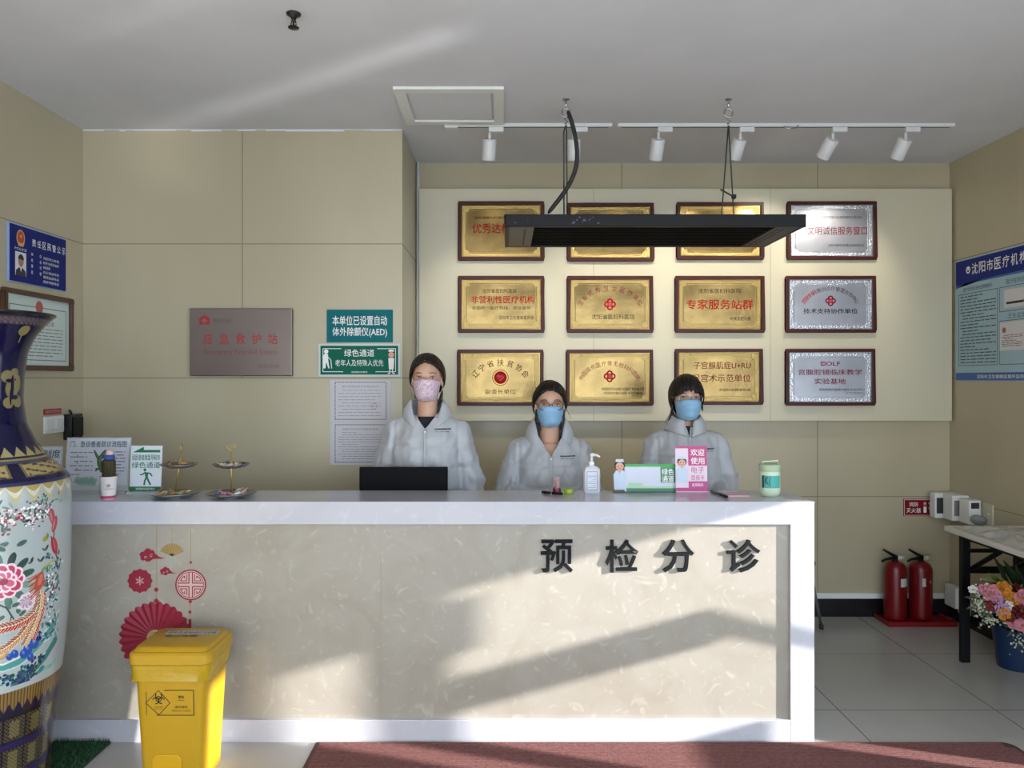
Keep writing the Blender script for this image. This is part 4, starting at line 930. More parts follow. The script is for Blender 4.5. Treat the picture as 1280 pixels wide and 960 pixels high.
# two certificates in a clear sheet
m_paper = M('pale_paper', 'C9C6CC', 0.6); m_pr = M('grey_print', '6C6A74', 0.6); m_seal = M('faded_seal', 'A8707A', 0.6)
u, v, w, h = wall_rect(412.5, 489, 474.5, 581)
for lab, y0, y1, seed in (('upper bordered certificate paper with round seal under the green sign', 474.5, 527.5, 3), ('lower bordered certificate paper behind the woman\'s shoulder', 527.8, 581, 8)):
    u, v, w, h = wall_rect(412.5, 489, y0, y1); t = thing('certificate_paper', lab, 'certificate', (u, YN, v-h/2), 'certificate papers taped to the wall'); fr = F_back(u, YN-0.001, v)
    MB().fbox(fr, -w/2, w/2, -h/2, h/2, 0, 0.0015).build('sheet', m_paper, t); f2 = Frame(fr.p(0, 0, 0.0017)); k = MB(); a, b = w/2-0.028, h/2-0.014
    for c_ in range(26):
        for s in (-1, 1): k.frect(f2, -a+c_*2*a/26, -a+(c_+0.62)*2*a/26, s*b-0.003, s*b+0.003, 0.0004)
    for c_ in range(18):
        for s in (-1, 1): k.frect(f2, s*a-0.003, s*a+0.003, -b+c_*2*b/18, -b+(c_+0.62)*2*b/18, 0.0004)
    k.text(f2, '医疗机构执业许可登记证书' if seed == 3 else '放射诊疗许可证副本登记', 0, b-0.024, w=0.20, h=0.011)
    fake_rows(k, f2, -a+0.016, a-0.03, -b+0.012, b-0.036, 9 if seed == 3 else 12, 0.0022, 0, seed)
    if seed == 3: k.fannulus(f2, 0.075, -0.030, 0.014, 0.0165, 0.0008, 1, 24); k.fdisc(f2, 0.075, -0.030, 0.004, 0.0008, 1, 10)
    k.build('print', [m_pr, m_seal], t)

# ------------------------------------------------------------------ left wall: police notice, framed certificate, switches
m_navy = M('navy_notice_board', '18246C', 0.45, spec=0.12); m_lblue = M('light_blue_edge', '8FA9D6', 0.5)
yc, zc_, w, h = 3.822, 2.109, 0.468, 0.278; t = thing('police_notice', 'navy blue notice board with badge, portrait photo and white lettering', 'notice', (XL, yc, zc_-h/2)); fr = F_left(XL+0.001, yc, zc_)
MB().fbox(fr, -w/2, w/2, -h/2, h/2, 0, 0.010).build('backing', m_lblue, t, bevel=0.001); MB().fbox(fr, -w/2+0.006, w/2-0.004, -h/2+0.004, h/2-0.006, 0.008, 0.0115).build('board', m_navy, t); f2 = Frame(fr.p(0, 0, 0.0117), (0, 1, 0))
k = MB()
for i, ch in enumerate('责任区民警公示'): k.text(f2, ch, -0.045+i*0.042, 0.070, w=0.030, h=0.036, bold=0.008)
k.text(f2, 'POLICE', -0.148, 0.022, w=0.090, h=0.012)
for i, s_ in enumerate(('单', '姓', '警', '监')): k.text(f2, s_, -0.060, 0.012-i*0.029, w=0.015, h=0.016)
for i, s_ in enumerate(('位', '名', '号', '督')): k.text(f2, s_, 0.008, 0.012-i*0.029, w=0.015, h=0.016)
for i, s_ in enumerate(('沈阳市公安局', '和平分局派出所', '民警某某', '办公电话号码', '值班监督电话', '投诉举报电话')): k.text(f2, s_, 0.030, 0.008-i*0.0235, w=0.135 if i != 2 else 0.06, h=0.014, align='l')
k.build('lettering', m_inkw, t)
k = MB(); k.fdisc(f2, -0.148, 0.075, 0.032, 0.0004, 1, 24, ry=0.040); k.fdisc(f2, -0.148, 0.078, 0.025, 0.0008, 0, 24, ry=0.031); k.fpoly(f2, [(-0.175, 0.052), (-0.121, 0.052), (-0.13, 0.036), (-0.166, 0.036)], 0.0010, 1)
k.fpoly(f2, [(-0.148+(0.013 if i % 2 == 0 else 0.005)*math.sin(i*math.pi/5), 0.083+(0.013 if i % 2 == 0 else 0.005)*math.cos(i*math.pi/5)) for i in range(10)], 0.0012, 1); k.build('badge', [M('badge_red', 'B23A2E', 0.5), M('badge_gold', 'C9A56A', 0.5)], t)
k = MB(); k.frect(f2, -0.190, -0.106, -0.105, 0.008, 0.0004, 0); k.fpoly(f2, [(-0.188, -0.105), (-0.108, -0.105), (-0.112, -0.080), (-0.135, -0.066), (-0.161, -0.066), (-0.184, -0.080)], 0.0008, 1)
k.fdisc(f2, -0.148, -0.035, 0.0205, 0.0012, 2, 20, ry=0.028); k.fpoly(f2, [(-0.148+0.022*math.cos(a), -0.027+0.025*math.sin(a)) for a in [math.radians(q) for q in range(-5, 190, 15)]], 0.0016, 3); k.fpoly(f2, [(-0.156, -0.066), (-0.140, -0.066), (-0.148, -0.088)], 0.0012, 0)
k.build('portrait_photo', [M('photo_white', 'D8DADF', 0.5), M('photo_uniform', '23262F', 0.5), M('photo_skin', 'A87F68', 0.5), M('photo_hair', '1D1A1A', 0.5)], t)
# framed certificate
yc, zc_, w, h = 3.826, 1.745, 0.565, 0.385; t = thing('framed_certificate', 'certificate in a dark wooden frame below the navy notice, partly behind the vase', 'certificate', (XL, yc, zc_-h/2)); fr = F_left(XL+0.001, yc, zc_)
MB().fring(fr, -w/2, w/2, -h/2, h/2, 0.024, 0, 0.024).build('frame', M('dark_walnut_frame', '54341F', 0.35, var=0.3, scale=20), t, bevel=0.004)
MB().fbox(fr, -w/2+0.02, w/2-0.02, -h/2+0.02, h/2-0.02, 0.001, 0.008).build('sheet', M('pale_green_paper', 'C4D2CE', 0.35), t); f2 = Frame(fr.p(0, 0, 0.0082), (0, 1, 0)); k = MB()
k.fring(f2, -w/2+0.05, w/2-0.05, -h/2+0.05, h/2-0.07, 0.004, 0.0002, 0.0006, 0); k.text(f2, '营业执照副本', 0.0, 0.045, w=0.26, h=0.028, mi=0)
fake_rows(k, f2, -w/2+0.07, w/2-0.08, -h/2+0.065, 0.025, 9, 0.004, 0, 4, 0.05); k.fdisc(f2, 0.0, 0.122, 0.030, 0.0008, 1, 24, ry=0.032); k.build('print', [m_pr, M('emblem_red', 'A85A52', 0.6)], t)
# red label, switch plate, black intercom
t = thing('switch_label', 'small red label with pale lettering above the light switches', 'label', (XL, 3.95, 1.33)); fr = F_left(XL+0.001, 3.95, 1.344); MB().fbox(fr, -0.077, 0.077, -0.0145, 0.0145, 0, 0.002).build('plate', M('red_label', '9E2A34', 0.5), t); MB().text(Frame(fr.p(0, 0, 0.0022), (0, 1, 0)), '请随手关灯节约用电', 0, 0, w=0.13, h=0.018).build('lettering', M('label_print', 'D8A8A4', 0.5), t)
t = thing('light_switch', 'white double rocker light switch plate below the small red label', 'switch', (XL, 3.955, 1.235)); fr = F_left(XL+0.001, 3.955, 1.277); MB().fbox(fr, -0.085, 0.085, -0.043, 0.043, 0, 0.010).build('plate', m_white, t, bevel=0.003)
for s in (-1, 1): MB().fbox(fr, s*0.040-0.032, s*0.040+0.032, -0.028, 0.028, 0.008, 0.014).build('rocker', M('white_rocker', 'D5D8DA', 0.35), t, bevel=0.002)
t = thing('intercom', 'black box-shaped wall intercom beside the light switch', 'intercom', (XL, 4.10, 1.19)); fr = F_left(XL+0.001, 4.10, 1.26)
MB().fbox(fr, -0.055, 0.055, -0.07, 0.065, 0, 0.045).build('body', M('black_gloss_plastic', '131417', 0.25), t, bevel=0.004); MB().fbox(fr, -0.045, 0.045, -0.055, 0.05, 0.044, 0.055).build('front_cover', m_blk, t, bevel=0.004)
MB().tube([fr.p(0.0, 0.065, 0.015), fr.p(-0.005, 0.08, 0.012), fr.p(-0.01, 0.085, 0.004)], 0.006, 8).build('cable_stub', m_rubber, t, smooth=True)

# ------------------------------------------------------------------ right wall board, red sign, sockets
YA, YZ = 4.822, 3.45; w = YA-YZ; z1, z0 = 2.248, 1.497; t = thing('information_board', 'large blue health information board on the wall above the folding table', 'board', (XR, (YA+YZ)/2, z0)); fr = F_right(XR-0.001, YA, z0); h = z1-z0
m_bb = M('pale_blue_board', 'A4C0CC', 0.45, spec=0.12, var=0.06, scale=3); m_bn = M('deep_blue_band', '1C2A7A', 0.45, spec=0.12); m_pp = M('print_dark', '45525E', 0.6)
MB().fbox(fr, 0, w, 0, h, 0, 0.008).build('board', m_bb, t, bevel=0.002)
f2 = Frame(fr.p(0, 0, 0.0082), (0, -1, 0)); k = MB(); k.frect(f2, 0.006, w-0.006, h-0.155, h-0.008, 0.0002, 0); k.frect(f2, 0.006, w-0.006, 0.006, 0.052, 0.0002, 1)
k.fpoly(f2, [(0.006, h-0.175), (0.09, h-0.153), (0.3, h-0.145), (0.9, h-0.14), (0.9, h-0.155), (0.006, h-0.155)], 0.0003, 1); k.build('title_band', [m_bn, M('mid_blue_band', '2F5C9E', 0.4)], t)
k = MB(); 
for i, ch in enumerate('沈阳市医疗机构卫生监督公示栏'): k.text(f2, ch, 0.20+i*0.072, h-0.072, w=0.058, h=0.066, off=0.0008, bold=0.008)
k.text(f2, '沈阳市卫生健康监督所监制', 0.43, 0.029, w=0.42, h=0.022, off=0.0008); k.text(f2, '监督电话', 1.0, 0.029, w=0.2, h=0.022, off=0.0008); k.build('lettering', m_inkw, t)
k = MB().fannulus(f2, 0.135, h-0.072, 0.014, 0.022, 0.0008, 0, 20); k.fpoly(f2, [(0.135, h-0.05), (0.147, h-0.075), (0.123, h-0.075)], 0.0010, 0); k.build('emblem', m_inkw, t)
k = MB(); k.fring(f2, 0.035, 0.415, 0.095, h-0.215, 0.0035, 0.0003, 0.0006, 0); k.text(f2, '医疗机构依法执业须知告示', 0.225, h-0.190, w=0.28, h=0.026); fake_rows(k, f2, 0.055, 0.40, 0.105, h-0.225, 22, 0.0062, 0, 6, 0.05)
k.fring(f2, 0.43, 0.98, 0.395, h-0.215, 0.0035, 0.0003, 0.0006, 0); k.text(f2, '医疗机构执业许可证', 0.64, h-0.190, w=0.30, h=0.030); k.fring(f2, 0.43, 0.98, 0.095, 0.345, 0.0035, 0.0003, 0.0006, 0); k.text(f2, '卫生监督公示', 0.62, 0.368, w=0.24, h=0.028)
k.fring(f2, 1.0, w-0.035, 0.095, h-0.215, 0.0035, 0.0003, 0.0006, 0); fake_rows(k, f2, 1.02, w-0.05, 0.105, h-0.24, 18, 0.0062, 0, 9, 0.05); k.build('print', m_pp, t)
for i, (a, b, c, d) in enumerate(((0.475, 0.90, 0.415, h-0.235), (0.435, 0.66, 0.175, 0.335), (0.70, 0.94, 0.115, 0.325))):
    MB().fbox(f2, a, b, c, d, 0.0003, 0.0018).build('pinned_sheet', M('pinned_paper', 'D3CFD2', 0.6), t); f3 = Frame(f2.p(0, 0, 0.0019), (0, -1, 0)); k = MB(); fake_rows(k, f3, a+0.02, b-0.03, c+0.02, d-0.07, 7, 0.004, 0, 20+i, 0.04); k.fdisc(f3, (a+b)/2 if i == 0 else a+0.04, d-0.045, 0.016, 0.0006, 1, 16); k.build('print', [m_pr, M('emblem_red', 'A85A52', 0.6)], t)
u, v = PX(1148.5, 4.89), PZ(634.5, 4.89); w, h = 37*4.89/F, 21.5*4.89/F; t = thing('fire_sign', 'red fire extinguisher sign with white lettering above the extinguishers', 'sign', (u, YB, v-h/2)); fr = F_back(u, YB-0.001, v)
MB().fbox(fr, -w/2, w/2, -h/2, h/2, 0, 0.003).build('plate', M('red_sign', '7E101C', 0.5, spec=0.15), t); f2 = Frame(fr.p(0, 0, 0.0032)); k = MB(); k.fring(f2, -w/2+0.004, w/2-0.004, -h/2+0.004, h/2-0.004, 0.0025, 0.0001, 0.0004, 0)
k.text(f2, '消防', -0.030, 0.020, w=0.058, h=0.028, bold=0.008); k.text(f2, '灭火器', -0.030, -0.019, w=0.092, h=0.030, bold=0.008); k.text(f2, '责', 0.042, 0.024, w=0.02, h=0.02); k.fbox(f2, 0.033, 0.052, -0.033, 0.006, 0.0003, 0.0006)
for i in range(4): k.fline(f2, [(0.066+(i % 2)*0.006, 0.03-i*0.017), (0.078-(i % 2)*0.004, 0.012-i*0.015)], 0.005, 0.0005)
k.build('lettering', m_inkw, t)
# three surface sockets on the right wall in the corner
for lab, a, b, zt, zb, dp, kind in (('white wall socket box with dark flap in the corner, nearest the red sign', 4.86, 4.80, 0.80, 0.642, 0.150, 0), ('white wall socket box with grey flap, beside the plastic-wrapped table', 4.79, 4.69, 0.80, 0.645, 0.105, 1), ('white wall socket with raised clear oval cover over the table end', 4.67, 4.57, 0.79, 0.645, 0.075, 2)):
    t = thing('wall_socket', lab, 'socket', (XR, (a+b)/2, zb), 'wall sockets in the right corner'); fr = F_right(XR-0.001, a, zb); w, h = a-b, zt-zb
    MB().fbox(fr, 0, w, 0, h, 0, dp).build('box', m_white, t, bevel=0.005)
    ff = Frame(fr.p(w, 0, 0.0), (1, 0, 0)) if True else None                 # side that faces the room's front
    fs_ = Frame((XR-0.001-dp, b, zb))
    if kind < 2: MB().fbox(fs_, 0.012, dp-0.010, 0.030, h-0.030, -0.002, 0.006).build('flap', M('dark_flap', '2E2D30', 0.3) if kind == 0 else M('grey_flap', '77757A', 0.3), t, bevel=0.003)
    else:
        MB().fbox(fs_, 0.012, dp-0.015, h-0.05, h-0.015, -0.001, 0.004).build('socket_face', M('dark_flap', '2E2D30', 0.3), t, bevel=0.002)
        k = MB(); k.ball((XR-0.045, b-0.045, zb+0.035), (0.050, 0.030, 0.030), 20, 12, 0, Matrix.Rotation(0.25, 3, 'Y')); k.build('clear_cover', M('smoky_clear_plastic', '8E9598', 0.15, alpha=0.75), t, smooth=True)
t = thing('blank_plate', 'cream blank wall plate right of the socket boxes', 'plate', (XR, 4.50, 0.66)); fr = F_right(XR-0.001, 4.50, 0.72); MB().fbox(fr, -0.048, 0.048, -0.062, 0.062, 0, 0.010).build('plate', M('cream_plastic', 'C9C3AC', 0.4), t, bevel=0.003)
MB().tube([fr.p(0.01, 0.0, 0.010), fr.p(0.01, 0.0, 0.014)], 0.006, 10).build('screw', m_white, t)
t = thing('junction_box', 'white plastic box on the wall above the black skirting, by the extinguishers', 'box', (XR, 4.68, 0.10)); fr = F_right(XR-0.015, 4.845, 0.075)
MB().fbox(fr, 0, 0.12, 0.02, 0.15, 0, 0.05).build('body', m_white, t, bevel=0.005); MB().fbox(fr, 0.115, 0.20, 0.0, 0.14, 0, 0.035).build('cover', m_white, t, bevel=0.006)
# ------------------------------------------------------------------ porcelain vase on its turf mat
def lerp_prof(z, prof): return np.interp(z, [p[1] for p in prof], [p[0] for p in prof])
VX, VY = -1.92, 2.80
vt = thing('porcelain_vase', 'tall painted porcelain floor vase with cobalt neck and phoenix and peony scene', 'vase', (VX, VY, 0.012))
prof = [(0.222, 0.012), (0.226, 0.05), (0.231, 0.10), (0.237, 0.18), (0.248, 0.269), (0.266, 0.423), (0.280, 0.55), (0.287, 0.65), (0.293, 0.75), (0.296, 0.85), (0.297, 0.96), (0.297, 1.07), (0.296, 1.11), (0.291, 1.15),
        (0.271, 1.172), (0.224, 1.216), (0.184, 1.274), (0.1515, 1.347), (0.140, 1.434), (0.143, 1.522), (0.154, 1.609), (0.178, 1.667), (0.210, 1.711), (0.236, 1.738), (0.246, 1.7445), (0.246, 1.752), (0.238, 1.753)]
zz = np.concatenate([np.linspace(0.012, 0.44, 130), np.linspace(0.4415, 1.14, 480), np.linspace(1.143, 1.753, 260)])
zp = np.array([p[1] for p in prof]); rp = np.array([p[0] for p in prof])
def smooth_interp(z):
    r = np.interp(z, zp, rp); k_ = np.interp(z-0.012, zp, rp); k2 = np.interp(z+0.012, zp, rp); return np.where(z < 1.735, 0.5*r+0.25*k_+0.25*k2, r)
rr_ = smooth_interp(zz); aa = np.concatenate([np.linspace(0, 0.25, 24), np.linspace(0.252, 2.15, 560), np.linspace(2.17, 2*math.pi, 150)]); NA = len(aa)-1
Ag, Zg = np.meshgrid(aa, zz); Rg = np.repeat(rr_[:, None], NA+1, 1)
Pg = np.stack([VX+Rg*np.sin(Ag), VY-Rg*np.cos(Ag), Zg], -1)                 # angle 0 faces the street, growing to the right
ncol = lambda c: np.array(lin(c))
C = np.zeros(Pg.shape); C[:] = ncol('A2AAAA')
S_ = Ag*0.29                                                                # arc length round the body
S_ = np.where(S_ > math.pi*0.29, S_-2*math.pi*0.29, S_)                      # centred on the front
def paint(mask, c): C[mask] = ncol(c)
def rows(lo, hi): return slice(int(np.searchsorted(zz, lo)), int(np.searchsorted(zz, hi)))
def blob(s, z, rs, rz, c, rot=0.0, zlo=0.335, zhi=1.12):
    m_ = max(rs, rz); w_ = rows(max(z-m_, zlo), min(z+m_, zhi)); S2 = S_[w_]; Z2 = Zg[w_]
    ds, dz = S2-s, Z2-z; a, b = ds*math.cos(rot)+dz*math.sin(rot), -ds*math.sin(rot)+dz*math.cos(rot); C[w_][((a/rs)**2+(b/rz)**2 < 1)] = ncol(c)
def stroke(pts, w0, w1, c, zlo=0.335, zhi=1.12):
    pts = [np.array(p) for p in pts]
    for i in range(len(pts)-1):
        a, b = pts[i], pts[i+1]; d = b-a; L2 = (d**2).sum()+1e-9
        m_ = max(w0, w1); w_ = rows(max(min(a[1], b[1])-m_, zlo), min(max(a[1], b[1])+m_, zhi)); S2 = S_[w_]; Z2 = Zg[w_]
        t_ = np.clip(((S2-a[0])*d[0]+(Z2-a[1])*d[1])/L2, 0, 1); dist = np.hypot(S2-a[0]-t_*d[0], Z2-a[1]-t_*d[1]); f = (i+t_)/(len(pts)-1)
        C[w_][dist < w0+(w1-w0)*f] = ncol(c)
def leaf(s, z, L, ang, w, c, edge=None):
    if edge: blob(s+L/2*math.cos(ang), z+L/2*math.sin(ang), L/2*1.15, w*1.35, edge, ang)
    blob(s+L/2*math.cos(ang), z+L/2*math.sin(ang), L/2, w, c, ang)
def peony(s, z, r):
    for i in range(11):
        a = 2*math.pi*i/11; blob(s+r*0.68*math.cos(a), z+r*0.62*math.sin(a), r*0.40, r*0.34, 'E9C9D2', a); blob(s+r*0.62*math.cos(a), z+r*0.56*math.sin(a), r*0.34, r*0.27, 'B2405F', a)
    for i in range(8):
        a = 2*math.pi*i/8+0.3; blob(s+r*0.36*math.cos(a), z+r*0.32*math.sin(a), r*0.32, r*0.26, 'EBD3DA', a); blob(s+r*0.31*math.cos(a), z+r*0.27*math.sin(a), r*0.26, r*0.19, 'C4607C', a)
    blob(s, z, r*0.22, r*0.18, '8E2340')
def blossom(s, z, r, c):
    for i in range(5): a = 2*math.pi*i/5; blob(s+r*0.6*math.cos(a), z+r*0.6*math.sin(a), r*0.5, r*0.5, c)
    blob(s, z, r*0.25, r*0.25, 'E8D79A')
R5 = random.Random(21)
def sz(px, py):                                                            # place on the vase wall (arc, height) seen at a photograph position
    k_ = (px-CX)/F; A_ = k_*k_+1; B_ = k_*VX+VY; D_ = B_*B_-A_*(VX*VX+VY*VY-0.29*0.29)
    t_ = (B_-math.sqrt(max(D_, 0.0)))/A_; return 0.29*math.atan2(k_*t_-VX, VY-t_), EYE-(py-CY)/F*t_
for off in (0.0, -0.905):                                             # the scene repeats round the vase
    Q = lambda px, py: (sz(px, py)[0]+off, sz(px, py)[1])
    QL = lambda P: [Q(*p) for p in P]
    def dots(px, py, n_, sx_, sy_, cols, r0=0.0032, r1=0.0055):
        for i in range(n_): s, z = Q(px, py); blob(s+R5.gauss(0, sx_), z+R5.gauss(0, sy_), R5.uniform(r0, r1), R5.uniform(r0, r1), R5.choice(cols), zlo=0.45)
    # waves and rocks at the foot
    for i in range(46):
        px = R5.uniform(-25, 74); py = 862-0.33*px+R5.uniform(-14, 6); s, z = Q(px, py); blob(s, z, R5.uniform(.015, .035), R5.uniform(.005, .010), R5.choice(['3E7C7A', '5FA39A', '2F5F63', '7FA8A2', '8FB5B0']), R5.uniform(0.1, 0.7), zlo=0.465)
    stroke(QL([(-25, 835), (5, 836), (25, 828), (45, 812), (62, 790), (72, 770)]), 0.013, 0.012, '4F8D89'); stroke(QL([(-25, 831), (5, 832), (25, 823), (45, 807), (62, 784)]), 0.003, 0.003, 'C9DAD6'); stroke(QL([(-25, 840), (5, 841), (25, 834), (45, 819)]), 0.0025, 0.0025, 'A9CCC6')
    stroke(QL([(20, 858), (40, 845), (60, 822), (72, 800)]), 0.010, 0.014, '3D7672'); stroke(QL([(22, 853), (42, 840), (60, 816)]), 0.0022, 0.0022, 'BFD6D0')
    for px, py in ((10, 850), (26, 848), (33, 840), (30, 856), (45, 838), (52, 825), (22, 862), (36, 850)): dots(px, py, 16, 0.012, 0.010, ['1F2E4F', '2B3A62', '34466E', '27483F', '3C5A6A'], 0.004, 0.007)
    for px, py, rs in ((37, 812, 0.016), (45, 804, 0.017), (32, 818, 0.014), (50, 795, 0.015), (41, 822, 0.012), (20, 818, 0.012), (13, 822, 0.010)): s, z = Q(px, py); blob(s, z, rs, rs*1.3, R5.choice(['22397E', '2C4F9C', '1C2F66']), 0.5); blob(s-0.003, z+0.006, rs*0.3, rs*0.5, '5E7AB4', 0.5)
    for px, py, rs in ((-8, 815, 0.02), (3, 820, 0.018), (10, 812, 0.014)): s, z = Q(px, py); blob(s, z, rs, rs*0.8, 'A8854C'); blob(s, z, rs*0.6, rs*0.5, 'C2A06A')
    # foliage down the right edge
    for i in range(130):
        px = R5.uniform(54, 74); py = R5.uniform(690, 800); s, z = Q(px, py); leaf(s, z, R5.uniform(.010, .024), R5.uniform(0, 6.28), 0.004, R5.choice(['2F6B62', '4E8F86', '243B5E', '5E7F74', '1F5148', '7D9AA0', '365A78', 'B6C6C8']))
    dots(64, 735, 60, 0.012, 0.05, ['EFEBEA', '35526B', 'B9C6CC', '8E3A4A', '6E8C84'])
    # upper right: blossom branch, red bird, small birds
    stroke(QL([(70, 700), (64, 680), (66, 660), (56, 640), (38, 634)]), 0.0035, 0.002, '4B4A3E')
    for i in range(34): px, py = 52+R5.gauss(0, 9), 630+R5.gauss(0, 8); s, z = Q(min(px, 72), py); leaf(s, z, R5.uniform(.014, .028), R5.choice([0.6, 1.2, 1.8, 2.6, 0.1])+R5.uniform(-.3, .3), 0.0032, R5.choice(['3F6B5B', '6F8F7C', '2D4F44', '8FA89A', '59626A']))
    dots(45, 640, 90, 0.034, 0.022, ['F2EEF0', '5E2B3A', 'D9C7CE', '3E4C45', 'F2EEF0', '7A3348'], 0.003, 0.005)
    for px, py, a_ in ((63, 645, 0.2), (66, 655, -0.3)): s, z = Q(px, py); blob(s, z, 0.013, 0.030, 'A04048', a_); blob(s-0.004, z, 0.004, 0.020, 'C2707A', a_)
    s, z = Q(66, 682); blob(s, z, 0.016, 0.034, 'A83440', 0.3); blob(s-0.004, z+0.004, 0.004, 0.020, 'D0606A', 0.3); stroke(QL([(62, 671), (66, 690)]), 0.003, 0.003, '6E1E2A')
    s, z = Q(55, 673); blob(s, z, 0.012, 0.009, '8A8A3E', 0.5); blob(s+0.008, z+0.008, 0.006, 0.010, '6E7A34'); s, z = Q(32, 651); blob(s, z, 0.012, 0.005, '27231F', 0.2)
    for px, py, a_ in ((49, 702, 0.8), (37, 704, 1.2), (55, 688, 1.0)): s, z = Q(px, py); leaf(s, z, 0.022, a_, 0.005, '2A3A36'); leaf(s, z, 0.018, a_+1.5, 0.004, '4A5A50')
    # left sprig
    stroke(QL([(-20, 668), (-4, 655), (10, 648), (18, 640)]), 0.003, 0.002, '4B4A3E'); dots(5, 650, 80, 0.034, 0.016, ['B23A55', 'E8D6DA', '7A2038', 'F0E6E8', '4A5A50', '9E3048'], 0.003, 0.005); dots(8, 664, 14, 0.006, 0.014, ['7A2038', '4A5A50'])
    for i in range(12): px, py = R5.uniform(-15, 18), R5.uniform(632, 660); s, z = Q(px, py); leaf(s, z, 0.024, R5.uniform(0, 6.28), 0.004, R5.choice(['4A7362', '7F9B8A', '2F4A44']))
    for px, py, a_ in ((-4, 684, 0.3), (6, 688, 2.6), (20, 682, 0.4)): s, z = Q(px, py); leaf(s, z, 0.034, a_, 0.008, '3C5650', '8FA39C')
    # peony and leaves
    s0, z0 = Q(4, 727)
    for i in range(12): a = 2*math.pi*i/12+0.2; leaf(s0+0.050*math.cos(a), z0+0.050*math.sin(a), 0.050, a, 0.012, R5.choice(['4C6E63', '6E8C84', '36564B', '2E4440']), '9FB0AA')
    peony(s0, z0, 0.062)
    s1, z1 = Q(33, 752); 
    for i in range(9): a = 2*math.pi*i/9; blob(s1+0.020*math.cos(a), z1+0.018*math.sin(a), 0.014, 0.012, 'D9C6D0', a); blob(s1+0.016*math.cos(a), z1+0.014*math.sin(a), 0.009, 0.008, 'A98AA0', a)
    stroke(QL([(-10, 752), (8, 760), (18, 775), (24, 782)]), 0.003, 0.002, '3E4440'); stroke(QL([(8, 760), (14, 770), (12, 785)]), 0.002, 0.0015, '3E4440')
    for px, py, a_ in ((14, 758, 0.2), (20, 762, -0.8), (6, 770, 3.6), (24, 770, 0.6)): s, z = Q(px, py); leaf(s, z, 0.026, a_, 0.007, '4A6258', 'A3B3AC')
    # phoenix: body, wing and long tail feathers running down to the left
    for i in range(9):
        p0_, p1_ = (50+0.6*i, 716+1.5*i), (34+0.5*i, 724+3.2*i); stroke(QL([p0_, p1_]), 0.0042, 0.0022, ['B65A44', '7E2F2C', 'C9885E', '8E3B33'][i % 4])
    s, z = Q(48, 727); blob(s, z, 0.016, 0.034, 'A5483A', -0.3); blob(s+0.004, z+0.006, 0.008, 0.020, 'C0705A', -0.3); stroke(QL([(52, 712), (58, 706), (63, 708)]), 0.006, 0.003, '7E8B3C'); stroke(QL([(56, 707), (63, 701), (69, 700)]), 0.003, 0.002, '9AA23E')
    tails = [([(50, 738), (48, 752), (43, 768), (36, 782), (26, 796), (12, 808), (0, 815), (-14, 818)], 'B98048', 1.0), ([(53, 740), (53, 757), (50, 772), (46, 786), (42, 798)], '9E2F3E', 0.9), ([(45, 764), (34, 774), (20, 781), (2, 786), (-12, 790)], 'A62B2E', 1.15), ([(51, 742), (50, 760), (45, 778), (38, 794), (32, 806)], 'C79A5C', 0.8)]
    for pts, c, k_ in tails:
        P2 = QL(pts); stroke(P2, 0.0035*k_, 0.003*k_, c)
        for (a, b), (c2, d2) in zip(P2[:-1], P2[1:]):
            for f in (0.0, 0.25, 0.5, 0.75):
                s, z = a+(c2-a)*f, b+(d2-b)*f; an = math.atan2(d2-b, c2-a)
                for sg in (-1, 1): leaf(s, z, 0.024*k_, an+sg*0.7, 0.0036*k_, c if sg > 0 else '8A4A3A', 'D9CDB8')
        stroke(P2, 0.0010, 0.0008, 'E6D9B8')
# yellow lappets under the shoulder
ph = np.mod(S_, 0.062)/0.062
paint((Zg > 1.075) & (Zg < 1.142) & (Zg > 1.142-0.060*(1-np.abs(2*ph-1)**1.5)), 'B5AC80'); paint((Zg > 1.085) & (Zg < 1.142) & (Zg > 1.142-0.040*(1-np.abs(2*ph-1)**1.5)), 'C6C6B4'); paint((Zg > 1.10) & (Zg < 1.142) & (Zg > 1.142-0.022*(1-np.abs(2*ph-1)**1.5)), 'A6935A')
# cobalt shoulder, neck and rim with gold reserves
paint(Zg >= 1.142, '0C0C34'); paint((Zg >= 1.142) & (Zg < 1.154), '2A2A55')
def band(z0, z1, c): paint((Zg >= z0) & (Zg < z1), c)
thb = np.mod(Ag, math.pi/3)/(math.pi/3)
m1 = (Zg > 1.168) & (Zg < 1.212) & (np.abs(thb-0.5) < 0.42); paint(m1, '6E6444'); paint(m1 & (Zg > 1.172) & (Zg < 1.208) & (np.abs(thb-0.5) < 0.39), 'A5935C')
fl = np.sin(Ag*30)*np.sin(Zg*420)+np.sin(Ag*17+Zg*300); paint(m1 & (np.abs(thb-0.5) < 0.36) & (fl > 0.6), '4A3550')
band(1.222, 1.230, '8C8052'); band(1.216, 1.219, '4C4A66')
lp = np.mod(Ag, math.pi/14)/(math.pi/14); paint((Zg > 1.235) & (Zg < 1.27) & (Zg < 1.235+0.035*(1-np.abs(2*lp-1))), '9C9064')
